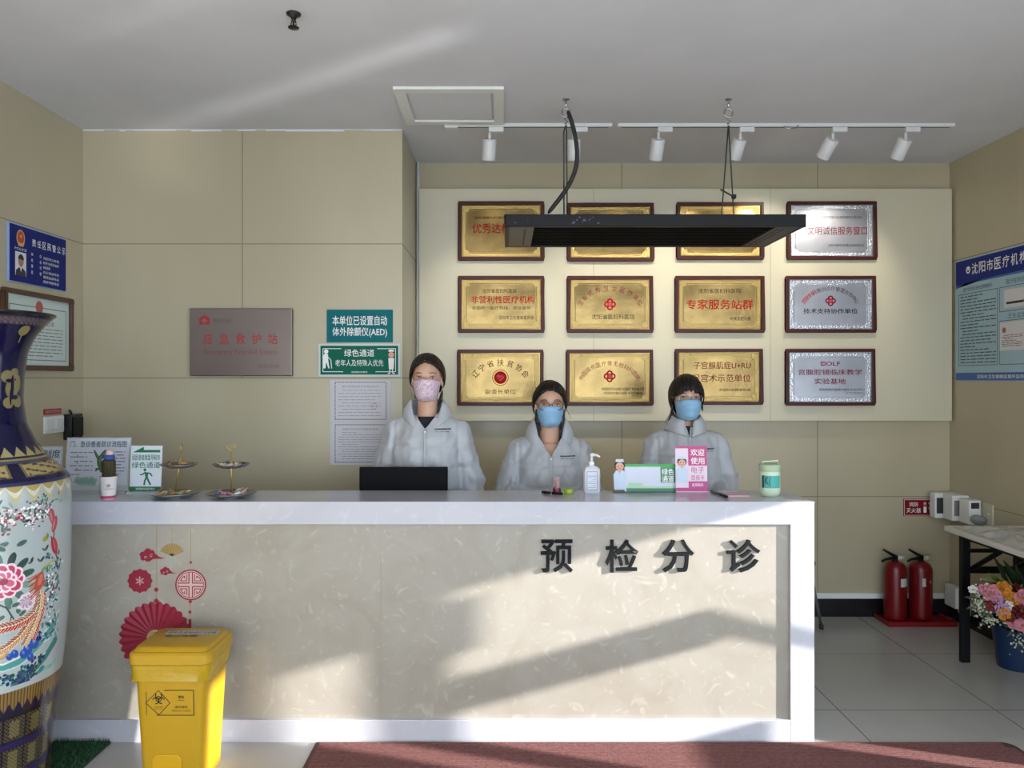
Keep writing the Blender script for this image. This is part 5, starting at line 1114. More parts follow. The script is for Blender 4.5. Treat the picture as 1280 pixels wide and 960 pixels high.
for a0 in np.arange(0.35, 6.6, math.pi/3):                                   # gold character-like reserves round the neck
    dA = (Ag-a0); 
    for (da, dz_, ra, rz) in ((0, 0.0, 0.20, 0.034), (-0.16, 0.045, 0.16, 0.022), (0.18, -0.045, 0.17, 0.022), (0.05, 0.055, 0.13, 0.020), (-0.12, -0.05, 0.14, 0.020), (0.2, 0.02, 0.1, 0.03)):
        paint(((dA-da)/ra)**2+((Zg-1.475-dz_)/rz)**2 < 1, '7E744C')
    for (da, dz_, ra, rz) in ((0, 0.01, 0.05, 0.04), (0.1, -0.03, 0.12, 0.008), (-0.1, 0.03, 0.10, 0.007), (-0.05, -0.03, 0.03, 0.03)): paint(((dA-da)/ra)**2+((Zg-1.475-dz_)/rz)**2 < 1, '0C0C34')
    blob_m = ((np.mod(dA+0.5, 2*math.pi)-0.5)/0.12)**2+((Zg-1.685)/0.018)**2 < 1; paint(blob_m, '83784E'); paint((np.abs(dA) < 0.015) & (Zg > 1.64) & (Zg < 1.68), '83784E')
band(1.705, 1.732, '3A3448'); paint((Zg > 1.708) & (Zg < 1.729) & (np.mod(Ag*22+np.sin(Zg*600), 2) < 0.9), '6B5A55'); band(1.735, 1.76, '1A1A20')
# dark brocade foot
paint(Zg < 0.452, 'A2AAAA'); ph2 = np.mod(S_, 0.034)/0.034
paint(Zg < 0.436, '7A6034'); paint((Zg < 0.436) & (np.mod(S_, 0.012) < 0.004), '4A3620'); paint(Zg < 0.392-0.030*(1-np.abs(2*ph2-1)), '1D1430'); paint(Zg < 0.348, '15101C')
for z0, z1 in ((0.255, 0.335), (0.14, 0.225), (0.035, 0.115)):
    q_ = np.mod(S_, 0.085)/0.085; key = (np.mod(S_*140, 2) < 0.9) ^ (np.mod(Zg*150, 2) < 0.9); paint((Zg > z0) & (Zg < z1) & key, '4E4630'); paint((Zg > z0+0.01) & (Zg < z1-0.01) & (np.abs(q_-0.5) < 0.22) & ~key, '6A5F3E'); paint((Zg > z0) & (Zg < z1) & (np.abs(q_-0.5) > 0.46), '15101C')
band(0.229, 0.250, '231A4A'); band(0.118, 0.137, '231A4A'); band(0.0, 0.03, '231A3A')
m_vase = M_attr('painted_porcelain', 0.16, 0.0)
paint_grid('body', Pg, C, m_vase, vt)
MB().lathe([(0.238, 1.7525), (0.215, 1.738), (0.17, 1.68), (0.135, 1.60), (0.125, 1.47), (0.12, 1.40), (0.0, 1.39)], (VX, VY, 0), 96, caps=False).build('inner_mouth', M('cobalt_glaze', '0C0C34', 0.3), vt, smooth=True)
# turf mat
def turf(name, x0, x1, y0, y1, lab):
    t = thing(name, lab, 'mat', ((x0+x1)/2, (y0+y1)/2, 0))
    MB().box(x0, x1, y0, y1, 0, 0.012).build('backing', M('turf_backing', '14301E', 0.9), t)
    k = MB(); r = random.Random(9)
    for i in range(9000):
        x, y = r.uniform(x0, x1), r.uniform(y0 if r.random() > 0.75 else 2.45, y1)
        if (x-VX)**2+(y-VY)**2 < 0.245**2: continue
        a = r.uniform(0, 6.28); h = r.uniform(0.010, 0.020); w_ = 0.0022; dx, dy = math.cos(a)*w_, math.sin(a)*w_; lx, ly = r.uniform(-.008, .008), r.uniform(-.008, .008)
        k.add([(x-dx, y-dy, 0.011), (x+dx, y+dy, 0.011), (x+lx, y+ly, 0.011+h)], [(0, 1, 2)])
    o = k.build('grass_pile', M('green_turf', '1E5A33', 0.8, var=0.5, scale=60), t); o['kind'] = 'stuff'
turf('turf_mat', -2.30, -1.638, 2.40, 3.185, 'dark green artificial turf mat under the porcelain vase')

# ------------------------------------------------------------------ red ribbed doormat
t = thing('door_mat', 'long red-brown ribbed entrance mat in front of the counter', 'mat', (0.55, 2.7, 0))
x0, x1, y0, y1, r0 = -0.785, 2.09, 2.2, 3.182, 0.05
pts = []
for cx, cy, a0 in ((x1-r0, y1-r0, 0), (x0+0.01, y1-0.01, 90), (x0+0.01, y0+0.01, 180), (x1-r0, y0+r0, 270)):
    rr0 = r0 if cx > 0 else 0.01
    for q_ in range(7): a = math.radians(a0+q_*15); pts.append((cx+rr0*math.cos(a), cy+rr0*math.sin(a)))
MB().fpoly(F_up(0, 0, 0.0005), pts, 0, 0, 0.008).build('rubber_edge', M('red_mat_edge', '4A2C2C', 0.8), t)
m_mat = M('red_mat_pile', '7A4E4C', 0.95, var=0.35, scale=70, bump=0.5, bscale=220); k = MB()
y = y0+0.02; r = random.Random(4)
while y < y1-0.018: k.box(x0+0.018, x1-0.02-(0.03 if y > y1-0.06 else 0), y, y+0.010, 0.006, 0.0125); y += 0.0145
k.build('ribbed_pile', m_mat, t, bevel=0.002)['kind'] = 'stuff'

# ------------------------------------------------------------------ yellow medical-waste pedal bin
m_yel = M('yellow_plastic', 'B08A10', 0.4, var=0.06, scale=5); m_bag = M('yellow_bin_liner', 'B59218', 0.22, alpha=0.88, bump=0.4, bscale=25); m_bink = M('black_bin_print', '2A2413', 0.5)
BX0, BX1, BY0, BY1 = -1.399, -1.090, 2.83, 3.10
bcx, bcy = (BX0+BX1)/2, (BY0+BY1)/2
t = thing('pedal_bin', 'yellow medical waste pedal bin with biohazard mark before the counter', 'bin', (bcx, bcy, 0))
def rrect(hx, hy, r, n=6):
    P = []
    for sx_, sy_, a0 in ((1, 1, 0), (-1, 1, 90), (-1, -1, 180), (1, -1, 270)):
        for q_ in range(n+1): a = math.radians(a0+90*q_/n); P.append((sx_*(hx-r)+r*math.cos(a), sy_*(hy-r)+r*math.sin(a)))
    return P
def rloft(k, rings, cx, cy, caps=(True, True), mi=0):
    n = None; vs = []
    for hx, hy, r, z, oy in rings:
        P = rrect(hx, hy, r); n = len(P); vs += [(cx+a, cy+b+oy, z) for a, b in P]
    fs = [(i*n+j, i*n+(j+1) % n, (i+1)*n+(j+1) % n, (i+1)*n+j) for i in range(len(rings)-1) for j in range(n)]
    if caps[0]: fs.append(tuple(range(n-1, -1, -1)))
    if caps[1]: fs.append(tuple((len(rings)-1)*n+j for j in range(n)))
    k.add(vs, fs, mi); return k
k = MB(); rloft(k, [(0.116, 0.100, 0.03, 0.0, 0), (0.118, 0.102, 0.03, 0.06, 0), (0.134, 0.117, 0.03, 0.40, 0), (0.139, 0.121, 0.03, 0.46, 0)], bcx, bcy); body_b = k.build('bin_body', m_yel, t, smooth=True, autosmooth=40)
def wav(a, s): return 0.004*math.sin(a*9+s)+0.003*math.sin(a*23+s*2)
k = MB(); rings = []
for hx, hy, z, am in ((0.147, 0.129, 0.470, 0.2), (0.150, 0.131, 0.450, 0.6), (0.147, 0.129, 0.425, 1.0), (0.144, 0.126, 0.405, 1.4), (0.143, 0.125, 0.385, 1.8)):
    P = rrect(hx, hy, 0.035, 14); rings.append([(bcx+a*(1+am*wav(math.atan2(b, a), z*30)/0.15), bcy+b*(1+am*wav(math.atan2(b, a), z*25+1)/0.15), z+am*0.006*math.sin(math.atan2(b, a)*5)) for a, b in P])
n = len(rings[0]); k.add([p for R in rings for p in R], [(i*n+j, (i+1)*n+j, (i+1)*n+(j+1) % n, i*n+(j+1) % n) for i in range(4) for j in range(n)]); k.build('bin_liner', m_bag, t, smooth=True)
k = MB(); rloft(k, [(0.150, 0.131, 0.035, 0.452, 0), (0.1545, 0.135, 0.037, 0.458, 0), (0.1545, 0.135, 0.037, 0.490, 0), (0.148, 0.129, 0.034, 0.4985, 0), (0.140, 0.121, 0.03, 0.5005, 0), (0.134, 0.114, 0.028, 0.512, 0.002), (0.128, 0.108, 0.026, 0.515, 0.002)], bcx, bcy, (True, True)); lid = k.build('lid', m_yel, t, smooth=True, autosmooth=30)
fL = F_up(bcx, bcy, 0.5153); k = MB(); k.frect(fL, -0.085, 0.118, 0.032, 0.072, 0.0004, 0); k.build('lid_label', M('pale_label', 'B9BCC4', 0.5), lid)
k = MB(); k.text(fL, '感染性废物', -0.030, 0.052, w=0.098, h=0.026, off=0.001, bold=0.012); k.text(fL, '医疗垃圾桶', 0.066, 0.052, w=0.085, h=0.026, off=0.001, bold=0.012); k.build('lid_lettering', M('navy_print', '2A3354', 0.5), lid)
k = MB(); k.text(fL, '医疗废物', -0.01, 0.012, w=0.12, h=0.020, off=0.0006, bold=0.01); k.build('lid_print', m_bink, lid)
# front print follows the sloping front
sl = (0.117-0.102)/(0.40-0.06); Vd = Vector((0, -sl, 1)).normalized(); zf = 0.31
fF = Frame((bcx, bcy-(0.102+sl*(zf-0.06))-0.0012, zf), (1, 0, 0), Vd); k = MB(); a, b = 0.088, 0.047
k.fline(fF, [(-0.02, b), (a, b), (a, -b), (-0.05, -b)], 0.003); k.fline(fF, [(-a, -b), (-a, b*0.9)], 0.002); k.fline(fF, [(-a-0.002, 0.0), (-0.042, 0.046), (-0.0, 0.0), (-0.042, -0.046), (-a-0.002, 0.0)], 0.0026)
cx, cy = -0.042, 0.014
for i in range(3):
    an = math.pi/2+i*2*math.pi/3; k2 = [(cx+0.012*math.cos(an)+0.0115*math.cos(an+math.pi+q_*0.32), cy+0.012*math.sin(an)+0.0115*math.sin(an+math.pi+q_*0.32)) for q_ in range(-7, 8)]; k.fline(fF, k2, 0.0038)
k.fannulus(fF, cx, cy, 0.0085, 0.0115, 0.0002); k.fdisc(fF, cx, cy, 0.004, 0.0003, 0, 12)
k.text(fF, '感染性废物', cx, -0.016, w=0.032, h=0.006); k.text(fF, 'INFECTIOUS', cx, -0.024, w=0.030, h=0.004); k.text(fF, '警告', 0.042, 0.022, w=0.022, h=0.011, bold=0.01); k.text(fF, 'WARNING', 0.042, 0.009, w=0.028, h=0.004); k.text(fF, '医疗废物', 0.042, -0.016, w=0.046, h=0.010); k.text(fF, 'MEDICAL WASTE', 0.042, -0.030, w=0.07, h=0.006); k.build('front_print', m_bink, t)
# pedal, and a dark plate painted as the shade of its recess
yb = bcy-0.1035; k = MB(); fR = Frame((bcx-0.015, yb, 0.05)); 
k.fpoly(fR, [(-0.055, -0.049), (0.055, -0.049), (0.055, 0.045), (0.040, 0.062), (-0.040, 0.062), (-0.055, 0.045)], 0.0, 0, 0.004); k.build('pedal_surround', M('yellow_plastic_worn', 'C0940C', 0.4), t, bevel=0.003)
MB().box(bcx-0.060, bcx+0.028, yb-0.0055, yb-0.0035, 0.012, 0.062).build('pedal_shade_plate', M('recess_shade', '4A3208', 0.8), t)
k = MB(); k.box(bcx-0.050, bcx+0.022, yb-0.060, yb-0.002, 0.026, 0.044); k.build('pedal', m_yel, t, bevel=0.006)

# ------------------------------------------------------------------ folding table with plastic film, bouquet in a bucket
TX0, TX1, TY1, TY0, TZ = 2.366, 2.800, 4.15, 2.95, 0.72
t = thing('folding_table', 'white-topped folding table with black steel legs, flower bucket beneath it', 'table', ((TX0+TX1)/2, (TY0+TY1)/2, 0)); m_stl = M('black_steel', '0C0C0E', 0.5, spec=0.2); m_ttop = M('white_laminate', 'CFCBC2', 0.35, var=0.05, scale=5)
MB().box(TX0, TX1, TY0, TY1, TZ-0.028, TZ).build('tabletop', m_ttop, t, bevel=0.003)
for y in (TY1-0.045, TY0+0.045):
    for x in (TX0+0.085, TX1-0.06): MB().box(x-0.023, x+0.023, y-0.015, y+0.015, 0.0, TZ-0.028).build('leg', m_stl, t, bevel=0.003)
for x in (TX0+0.085, TX1-0.06): MB().box(x-0.015, x+0.015, TY0+0.06, TY1-0.06, TZ-0.062, TZ-0.028).build('side_rail', m_stl, t, bevel=0.002)
for y, s in ((TY1-0.045, -1), (TY0+0.045, 1)):
    MB().box(TX0+0.085, TX1-0.06, y-0.010, y+0.010, 0.475, 0.51).build('cross_bar', m_stl, t, bevel=0.002)
    MB().box(TX0+0.085, TX1-0.06, y-0.008, y+0.008, 0.585, 0.605).build('cross_bar', m_stl, t, bevel=0.002)
    for x in (TX0+0.115, TX1-0.09): MB().tube([(x, y+s*0.01, 0.50), (x, y+s*0.30, TZ-0.045)], 0.013, 8).build('brace', m_stl, t, smooth=True)
# crumpled clear film
def film_grid(name, lab, x0, x1, y0, y1, z, amp, nx, ny, seed):
    P = []
    for j in range(ny):
        for i in range(nx):
            x, y = x0+(x1-x0)*i/(nx-1), y0+(y1-y0)*j/(ny-1); q_ = noise.ridged_multi_fractal(Vector((x*9+seed, y*7, 0)), 1.0, 2.2, 4, 1.0, 2.0); ed = min(1, 6*min(i, nx-1-i)/nx+0.15)*min(1, 6*min(j, ny-1-j)/ny+0.15)
            P.append((x+0.012*noise.noise(Vector((y*9, seed, 1))), y+0.012*noise.noise(Vector((x*9, seed, 2))), z+0.003+amp*ed*max(0, min(q_*0.5, 1.3))))
    k = MB(); k.add(P, [(j*nx+i, j*nx+i+1, (j+1)*nx+i+1, (j+1)*nx+i) for j in range(ny-1) for i in range(nx-1)])
    m = M('clear_plastic_film', 'D8DAD8', 0.12, alpha=0.42); o = k.build(name, m, None, smooth=True); tag(o, lab, 'plastic film'); return o
film_grid('plastic_film', 'crumpled clear plastic film lying on the white folding table', TX0+0.02, TX1-0.02, 3.25, 4.12, TZ, 0.035, 44, 80, 3.0)
# bucket, its blue darkened for the shade under the table
bx, by = 2.685, 4.04; t = thing('flower_bucket', 'blue bucket under the folding table holding the flowers', 'bucket', (bx, by, 0)); m_blue = M('shaded_blue_plastic', '0E2A4E', 0.35)
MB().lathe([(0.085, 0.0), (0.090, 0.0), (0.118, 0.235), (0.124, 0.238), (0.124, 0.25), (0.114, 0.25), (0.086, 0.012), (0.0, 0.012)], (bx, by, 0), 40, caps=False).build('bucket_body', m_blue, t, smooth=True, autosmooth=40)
MB().tube([(bx-0.124, by, 0.235), (bx-0.10, by-0.08, 0.22), (bx, by-0.135, 0.205), (bx+0.10, by-0.08, 0.22), (bx+0.124, by, 0.235)], 0.004, 8).build('handle', m_stl, t, smooth=True)
# bouquet
t = thing('flower_bouquet', 'mixed artificial bouquet of pink, orange and red flowers under the table', 'bouquet', (bx, by, 0.22)); R7 = random.Random(17)
m_leafd = M('dark_leaf', '1E3A22', 0.5, var=0.4, scale=20); m_leafl = M('light_leaf', '8A9A52', 0.5, var=0.3, scale=20)
def flower(c, d, r, mats, petals, layers):
    c = Vector(c); d = Vector(d).normalized(); e1 = d.orthogonal().normalized(); e2 = d.cross(e1); k = MB()
    for L in range(layers):
        rl = r*(1-0.26*L); up = 0.25+0.33*L
        for i in range(petals):
            a = 2*math.pi*(i+0.5*L)/petals; ax = e1*math.cos(a)+e2*math.sin(a); sd_ = d.cross(ax); vs = []
            for jj, (f, w_) in enumerate(((0.05, 0.10), (0.45, 0.36), (0.8, 0.40), (1.0, 0.18))):
                for sg in (-1, 0, 1): vs.append(c+ax*rl*f+sd_*rl*w_*sg+d*rl*(up*f*f*0.9+0.06*abs(sg))+d*0.002*L)
            k.add(vs, [(jj*3+q_, jj*3+q_+1, (jj+1)*3+q_+1, (jj+1)*3+q_) for jj in range(3) for q_ in range(2)], 0)
    k.ball(c+d*r*0.18, r*0.16, 8, 6, 1); o = k.build('flower', mats, t, smooth=True, solid=0.0012); return o
m_fp = M('pink_petal', 'D68A9A', 0.6, var=0.25, scale=40); m_fo = M('orange_petal', 'D98A22', 0.6, var=0.3, scale=40); m_fr = M('deep_red_petal', '6E1422', 0.6, var=0.3, scale=40); m_fl = M('lilac_petal', 'B48CB8', 0.6, var=0.2, scale=40); m_fw = M('white_petal', 'D8D4CE', 0.6); m_fc = M('flower_centre', '8A6A20', 0.7)
def at_px(px, py, Y): return (PX(px, Y), Y, PZ(py, Y))
fl_list = [(1238, 741, 3.80, 0.046, m_fp, 6, 3), (1253, 737, 3.80, 0.043, m_fo, 7, 3), (1266, 750, 3.77, 0.038, m_fo, 7, 2), (1279, 747, 3.76, 0.044, m_fp, 6, 3), (1241, 757, 3.78, 0.034, m_fr, 6, 2), (1252, 761, 3.76, 0.036, m_fl, 6, 2), (1255, 768, 3.75, 0.030, m_fo, 7, 2),
           (1276, 764, 3.74, 0.042, m_fr, 6, 3), (1266, 780, 3.74, 0.028, m_fp, 6, 2), (1278, 782, 3.74, 0.034, m_fp, 6, 2), (1260, 757, 3.76, 0.026, m_fw, 6, 2), (1246, 748, 3.78, 0.03, m_fl, 6, 2), (1271, 737, 3.86, 0.035, m_fr, 6, 2), (1262, 772, 3.74, 0.026, m_fr, 6, 2), (1228, 737, 3.82, 0.028, m_fp, 6, 2), (1216, 737, 3.82, 0.022, m_fw, 5, 2)]
for px, py, Y, r, m, p_, L in fl_list:
    c = at_px(px, py, Y); flower(c, (-0.35+R7.uniform(-.3, .3), -0.9, 0.25+R7.uniform(-.3, .4)), r, [m, m_fc], p_, L)
k = MB()
for px, py, Y, r, m, p_, L in fl_list:
    c = Vector(at_px(px, py, Y)); k.tube([Vector((bx+R7.uniform(-.05, .05), by+R7.uniform(-.05, .05), 0.10)), Vector((bx, by-0.03, 0.27)).lerp(c, 0.5)+Vector((0, 0, 0.03)), c+Vector((0, 0.01, 0))], 0.003, 6)
k.build('stems', m_leafd, t, smooth=True)['kind'] = 'stuff'
def blade(k, a, b, w_, bend, mi=0):
    a, b = Vector(a), Vector(b); d = (b-a); sd_ = d.cross(Vector((0, 1, 0.2))).normalized(); vs = []
    for i in range(7):
        f = i/6; p = a.lerp(b, f)+Vector((0, 0, bend*math.sin(math.pi*f))); ww = w_*math.sin(math.pi*(0.12+0.88*f)**0.8) if f < 1 else 0.0005
        for sg in (-1, 0, 1): vs.append(p+sd_*ww*sg+Vector((0, 0.004*abs(sg), 0)))
    k.add(vs, [(i*3+q_, i*3+q_+1, (i+1)*3+q_+1, (i+1)*3+q_) for i in range(6) for q_ in range(2)], mi)
for px, py, w_, mm in ((1225, 722, 0.020, m_leafl), (1236, 716, 0.022, m_leafl), (1247, 720, 0.020, m_leafl), (1222, 732, 0.016, m_leafl), (1240, 726, 0.018, m_leafl), (1240, 692, 0.012, m_leafd), (1254, 700, 0.022, m_leafd), (1262, 710, 0.024, m_leafd), (1270, 706, 0.022, m_leafd), (1249, 704, 0.016, m_leafd), (1276, 716, 0.024, m_leafd), (1283, 724, 0.022, m_leafd), (1278, 730, 0.02, m_leafl), (1248, 776, 0.014, m_leafd), (1272, 772, 0.018, m_leafd), (1262, 742, 0.02, m_leafd)):
    k = MB(); blade(k, (bx+R7.uniform(-.04, .04), by-0.06, 0.30), at_px(px, py, 3.84+R7.uniform(-.05, .06)), w_, 0.03); k.build('leaf', mm, t, smooth=True, solid=0.0012)
k = MB()
for i in range(150):
    px, py = R7.choice([(1222+R7.gauss(0, 5), 752+R7.gauss(0, 12)), (1229+R7.gauss(0, 5), 762+R7.gauss(0, 8)), (1274+R7.gauss(0, 5), 797+R7.gauss(0, 8)), (1240+R7.gauss(0, 7), 775+R7.gauss(0, 4))]); k.ball(at_px(px, py, 3.80+R7.uniform(-.05, .05)), R7.uniform(0.003, 0.006), 6, 4)
k.build('filler_blossom', M('cream_filler', 'BFC4AC', 0.7), t)['kind'] = 'stuff'
k = MB()
for i in range(60):
    px, py = R7.choice([(1222+R7.gauss(0, 6), 752+R7.gauss(0, 13)), (1230+R7.gauss(0, 6), 764+R7.gauss(0, 8)), (1272+R7.gauss(0, 6), 794+R7.gauss(0, 8)), (1258, 770+R7.gauss(0, 9))]); c = at_px(px, py, 3.83+R7.uniform(-.04, .06)); a = R7.uniform(0, 6.28); blade(k, c, (c[0]+0.03*math.cos(a), c[1]+R7.uniform(-.02, .02), c[2]+0.03*math.sin(a)), 0.007, 0.004)
k.build('fern_filler', M('grey_green_leaf', '4E6350', 0.6, var=0.3, scale=30), t)['kind'] = 'stuff'

# ------------------------------------------------------------------ fire extinguishers on their red base, chair behind the counter
m_fire = M('fire_red_paint', '6E080E', 0.3); m_lab = M('white_label', 'C9C9C9', 0.5)
EY = 4.78
def extinguisher(px, lab, first):
    x = PX(px, EY); t = thing('fire_extinguisher', lab, 'fire extinguisher', (x, EY, 0.022), 'fire extinguishers'); z = 0.022
    MB().lathe([(0.055, 0.0), (0.064, 0.006), (0.066, 0.02), (0.066, 0.300), (0.063, 0.322), (0.052, 0.342), (0.034, 0.353), (0.020, 0.357), (0.0, 0.358)], (x, EY, z), 40).build('cylinder', m_fire, t, smooth=True)
    MB().lathe([(0.019, 0.350), (0.019, 0.362), (0.016, 0.366), (0.016, 0.392), (0.0, 0.394)], (x, EY, z), 20).build('valve', m_stl, t, smooth=True)
    k = MB(); k.tube([(x+0.018, EY-0.004, z+0.378), (x-0.010, EY-0.004, z+0.392), (x-0.045, EY-0.006, z+0.412), (x-0.078, EY-0.006, z+0.432)], [0.008, 0.010, 0.008, 0.006], 10); k.build('trigger_lever', m_stl, t, smooth=True)
    k = MB(); k.tube([(x+0.010, EY-0.006, z+0.372), (x-0.03, EY-0.006, z+0.376), (x-0.062, EY-0.006, z+0.370), (x-0.088, EY-0.006, z+0.356)], [0.010, 0.009, 0.008, 0.006], 10); k.build('carry_handle', m_stl, t, smooth=True)
    MB().tube([(x+0.012, EY-0.006, z+0.378), (x+0.052, EY-0.006, z+0.378)], [0.013, 0.014], 16).build('pressure_gauge', M('pale_gauge', 'B9B7AE', 0.4), t, smooth=True)
    if first:
        vs = [(x+0.0668*math.sin(a), EY-0.0668*math.cos(a), z+zq) for zq in (0.212, 0.262) for a in [0.02+q_*0.16 for q_ in range(8)]]; MB().add(vs, [(i, i+1, i+9, i+8) for i in range(7)]).build('paper_label', m_lab, t)
    else:
        vs = [(x+0.0668*math.sin(a), EY-0.0668*math.cos(a), z+zq) for zq in (0.215, 0.265) for a in [-0.36+q_*0.10 for q_ in range(4)]]; MB().add(vs, [(i, i+1, i+5, i+4) for i in range(3)]).build('paper_label', m_lab, t)
        vs = [(x+0.0668*math.sin(a), EY-0.0668*math.cos(a), z+zq) for zq in (0.235, 0.25) for a in [0.32+q_*0.10 for q_ in range(3)]]; MB().add(vs, [(i, i+1, i+4, i+3) for i in range(2)]).build('worn_print', M('faded_print', 'B98A8A', 0.5), t)
extinguisher(1119, 'red fire extinguisher on the left, with a white rectangular label', True); extinguisher(1151, 'red fire extinguisher on the right, nearer the corner, label torn', False)
t = thing('extinguisher_tray', 'low red tray on the floor under the fire extinguishers', 'tray', (PX(1150, 4.77), 4.77, 0)); x0, x1 = PX(1104, 4.75), PX(1187, 4.77)
MB().box(x0, x1, 4.68, 4.872, 0, 0.021).build('base', M('red_tray', '7E1016', 0.35), t, bevel=0.004)
mb = MB(); mb.box(x0, x1, 4.68, 4.688, 0.018, 0.03); mb.box(x0, x0+0.008, 4.688, 4.872, 0.018, 0.03); mb.box(x1-0.008, x1, 4.688, 4.872, 0.018, 0.03); mb.build('rim', M('red_tray', '7E1016', 0.35), t, bevel=0.003)
# stool-backed chair mostly hidden behind the counter
cx, cy = 1.585, 4.56; t = thing('side_chair', 'chair with thin steel legs behind the right end of the counter', 'chair', (cx, cy, 0)); m_tube = M('chair_chrome', 'A8A8AA', 0.25, metal=0.9); m_pad = M('black_vinyl', '1B1B1E', 0.4)
MB().box(cx-0.20, cx+0.19, cy-0.17, cy+0.18, 0.44, 0.475).build('seat', m_pad, t, bevel=0.012); MB().box(cx-0.18, cx+0.17, cy+0.185, cy+0.21, 0.60, 0.76).build('backrest', m_pad, t, bevel=0.010)
for x0, y0, x1, y1, zt in ((cx-0.17, cy-0.14, cx-0.20, cy-0.18, 0.445), (cx+0.12, cy-0.14, cx+0.13, cy-0.18, 0.445), (cx-0.17, cy+0.17, cx-0.26, cy+0.12, 0.47), (cx+0.24, cy+0.17, cx+0.325, cy+0.09, 0.60)):
    P = [(x1, y1, 0.012), (x0, y0, zt)]
    if y0 > cy: P.append((cx+(0.165 if x0 > cx else -0.165), cy+0.19, 0.62))
    MB().tube(P, 0.009, 10).build('leg', m_tube, t, smooth=True); MB().lathe([(0.013, 0.0), (0.014, 0.028), (0.0, 0.03)], (x1, y1, 0.0), 12).build('rubber_foot', m_rubber, t, smooth=True)
MB().tube([(cx-0.17, cy+0.16, 0.43), (cx+0.24, cy+0.16, 0.43)], 0.008, 8).build('cross_bar', m_tube, t, smooth=True)
# ------------------------------------------------------------------ things on the counter
m_acr = M('clear_acrylic', 'DDE6EA', 0.08, alpha=0.45); m_sheet = M('pale_lilac_sheet', 'C4C8D4', 0.5); m_tealk = M('dark_teal_print', '1F4A52', 0.5); m_gink = M('grey_print', '6C6A74', 0.6)
def acrylic_sign(lab, x0, x1, z1, Y, tilt=0.12, name='acrylic_sign'):
    w = x1-x0; h = (z1-ZT-0.01)/math.cos(tilt); t = thing(name, lab, 'sign', ((x0+x1)/2, Y, ZT))
    V = Vector((0, math.sin(tilt), math.cos(tilt))); fr = Frame(((x0+x1)/2, Y, ZT+0.010), (1, 0, 0), V)
    return t, fr, w, h
# triage-system sign, half behind the vase
t, fr, w, h = acrylic_sign('clear acrylic sign headed 预检分诊制度, half hidden by the vase shoulder', -2.265, -1.995, 1.208, 3.44)
MB().fbox(fr, -w/2, w/2, 0, h, -0.004, 0.0).build('acrylic_panel', m_acr, t); MB().fbox(fr, -w/2+0.006, w/2-0.006, 0.006, h-0.006, 0.0004, 0.0012).build('printed_sheet', m_sheet, t); MB().box(-2.265, -1.995, 3.41, 3.49, ZT, ZT+0.010).build('base', m_acr, t)
f2 = Frame(fr.p(0, 0, 0.0013), fr.U, fr.V); k = MB(); k.text(f2, '预检分诊制度', 0.01, h-0.034, w=0.235, h=0.036, bold=0.012); k.build('heading', m_tealk, t); k = MB(); fake_rows(k, f2, -w/2+0.02, w/2-0.02, 0.015, h-0.062, 11, 0.004, 0, 31, 0.04); k.build('print', m_gink, t)
# flow-chart sign
t, fr, w, h = acrylic_sign('clear acrylic flow-chart sign headed 门急诊患者就诊流程图 behind the potted cactus', -1.986, -1.697, 1.246, 3.455)
MB().fbox(fr, -w/2, w/2, 0, h, -0.004, 0.0).build('acrylic_panel', m_acr, t); MB().fbox(fr, -w/2+0.006, w/2-0.006, 0.022, h-0.006, 0.0004, 0.0012).build('printed_sheet', m_sheet, t); MB().box(-1.99, -1.693, 3.42, 3.50, ZT, ZT+0.010).build('base', m_acr, t)
f2 = Frame(fr.p(0, 0, 0.0013), fr.U, fr.V); k = MB(); k.text(f2, '门、急诊患者就诊流程图', 0.0, h-0.030, w=0.255, h=0.028, bold=0.012); k.build('heading', m_tealk, t)
k = MB(); fake_rows(k, f2, -w/2+0.02, -0.02, 0.06, h-0.058, 6, 0.004, 0, 12, 0.03); fake_rows(k, f2, 0.04, w/2-0.02, 0.05, h-0.058, 9, 0.004, 0, 13, 0.03)
for q_ in range(3): k.fline(f2, [(-0.092, h-0.078-q_*0.03), (-0.092, h-0.090-q_*0.03)], 0.004); 
k.build('print', m_gink, t); k = MB()
for i in range(16): a = random.Random(i).random(); k.fdisc(f2, -0.09+0.085*i/15, 0.040+0.012*math.sin(i*1.7), 0.010, 0.0004, 0, 10)
k.build('green_picture', M('soft_green_print', '8FB3A8', 0.6), t)
# green arrow sign
t, fr, w, h = acrylic_sign('white standing sign with green arrow and walking figure beside the tiered trays', -1.677, -1.537, 1.212, 3.43, 0.08)
MB().fbox(fr, -w/2, w/2, 0, h, 0.0, 0.003).build('panel', M('white_sign_sheet', 'D2DAE0', 0.4), t); MB().box(-1.677, -1.537, 3.40, 3.47, ZT, ZT+0.010).build('base', m_acr, t)
m_sg = M('sign_green', '1E6B46', 0.45); f2 = Frame(fr.p(0, 0, 0.0032), fr.U, fr.V); k = MB()
k.fpoly(f2, [(-0.062, h-0.030), (-0.012, h-0.005), (-0.012, h-0.019), (0.062, h-0.019), (0.062, h-0.030)], 0.0002); k.text(f2, '回民患者就医导航务', 0, h-0.052, w=0.124, h=0.026, bold=0.012); k.text(f2, '绿色通道', 0, h-0.086, w=0.126, h=0.028, bold=0.008)
k.frect(f2, -w/2, w/2, 0, 0.020, 0.0002)
yo = 0.030                                                                  # walking figure
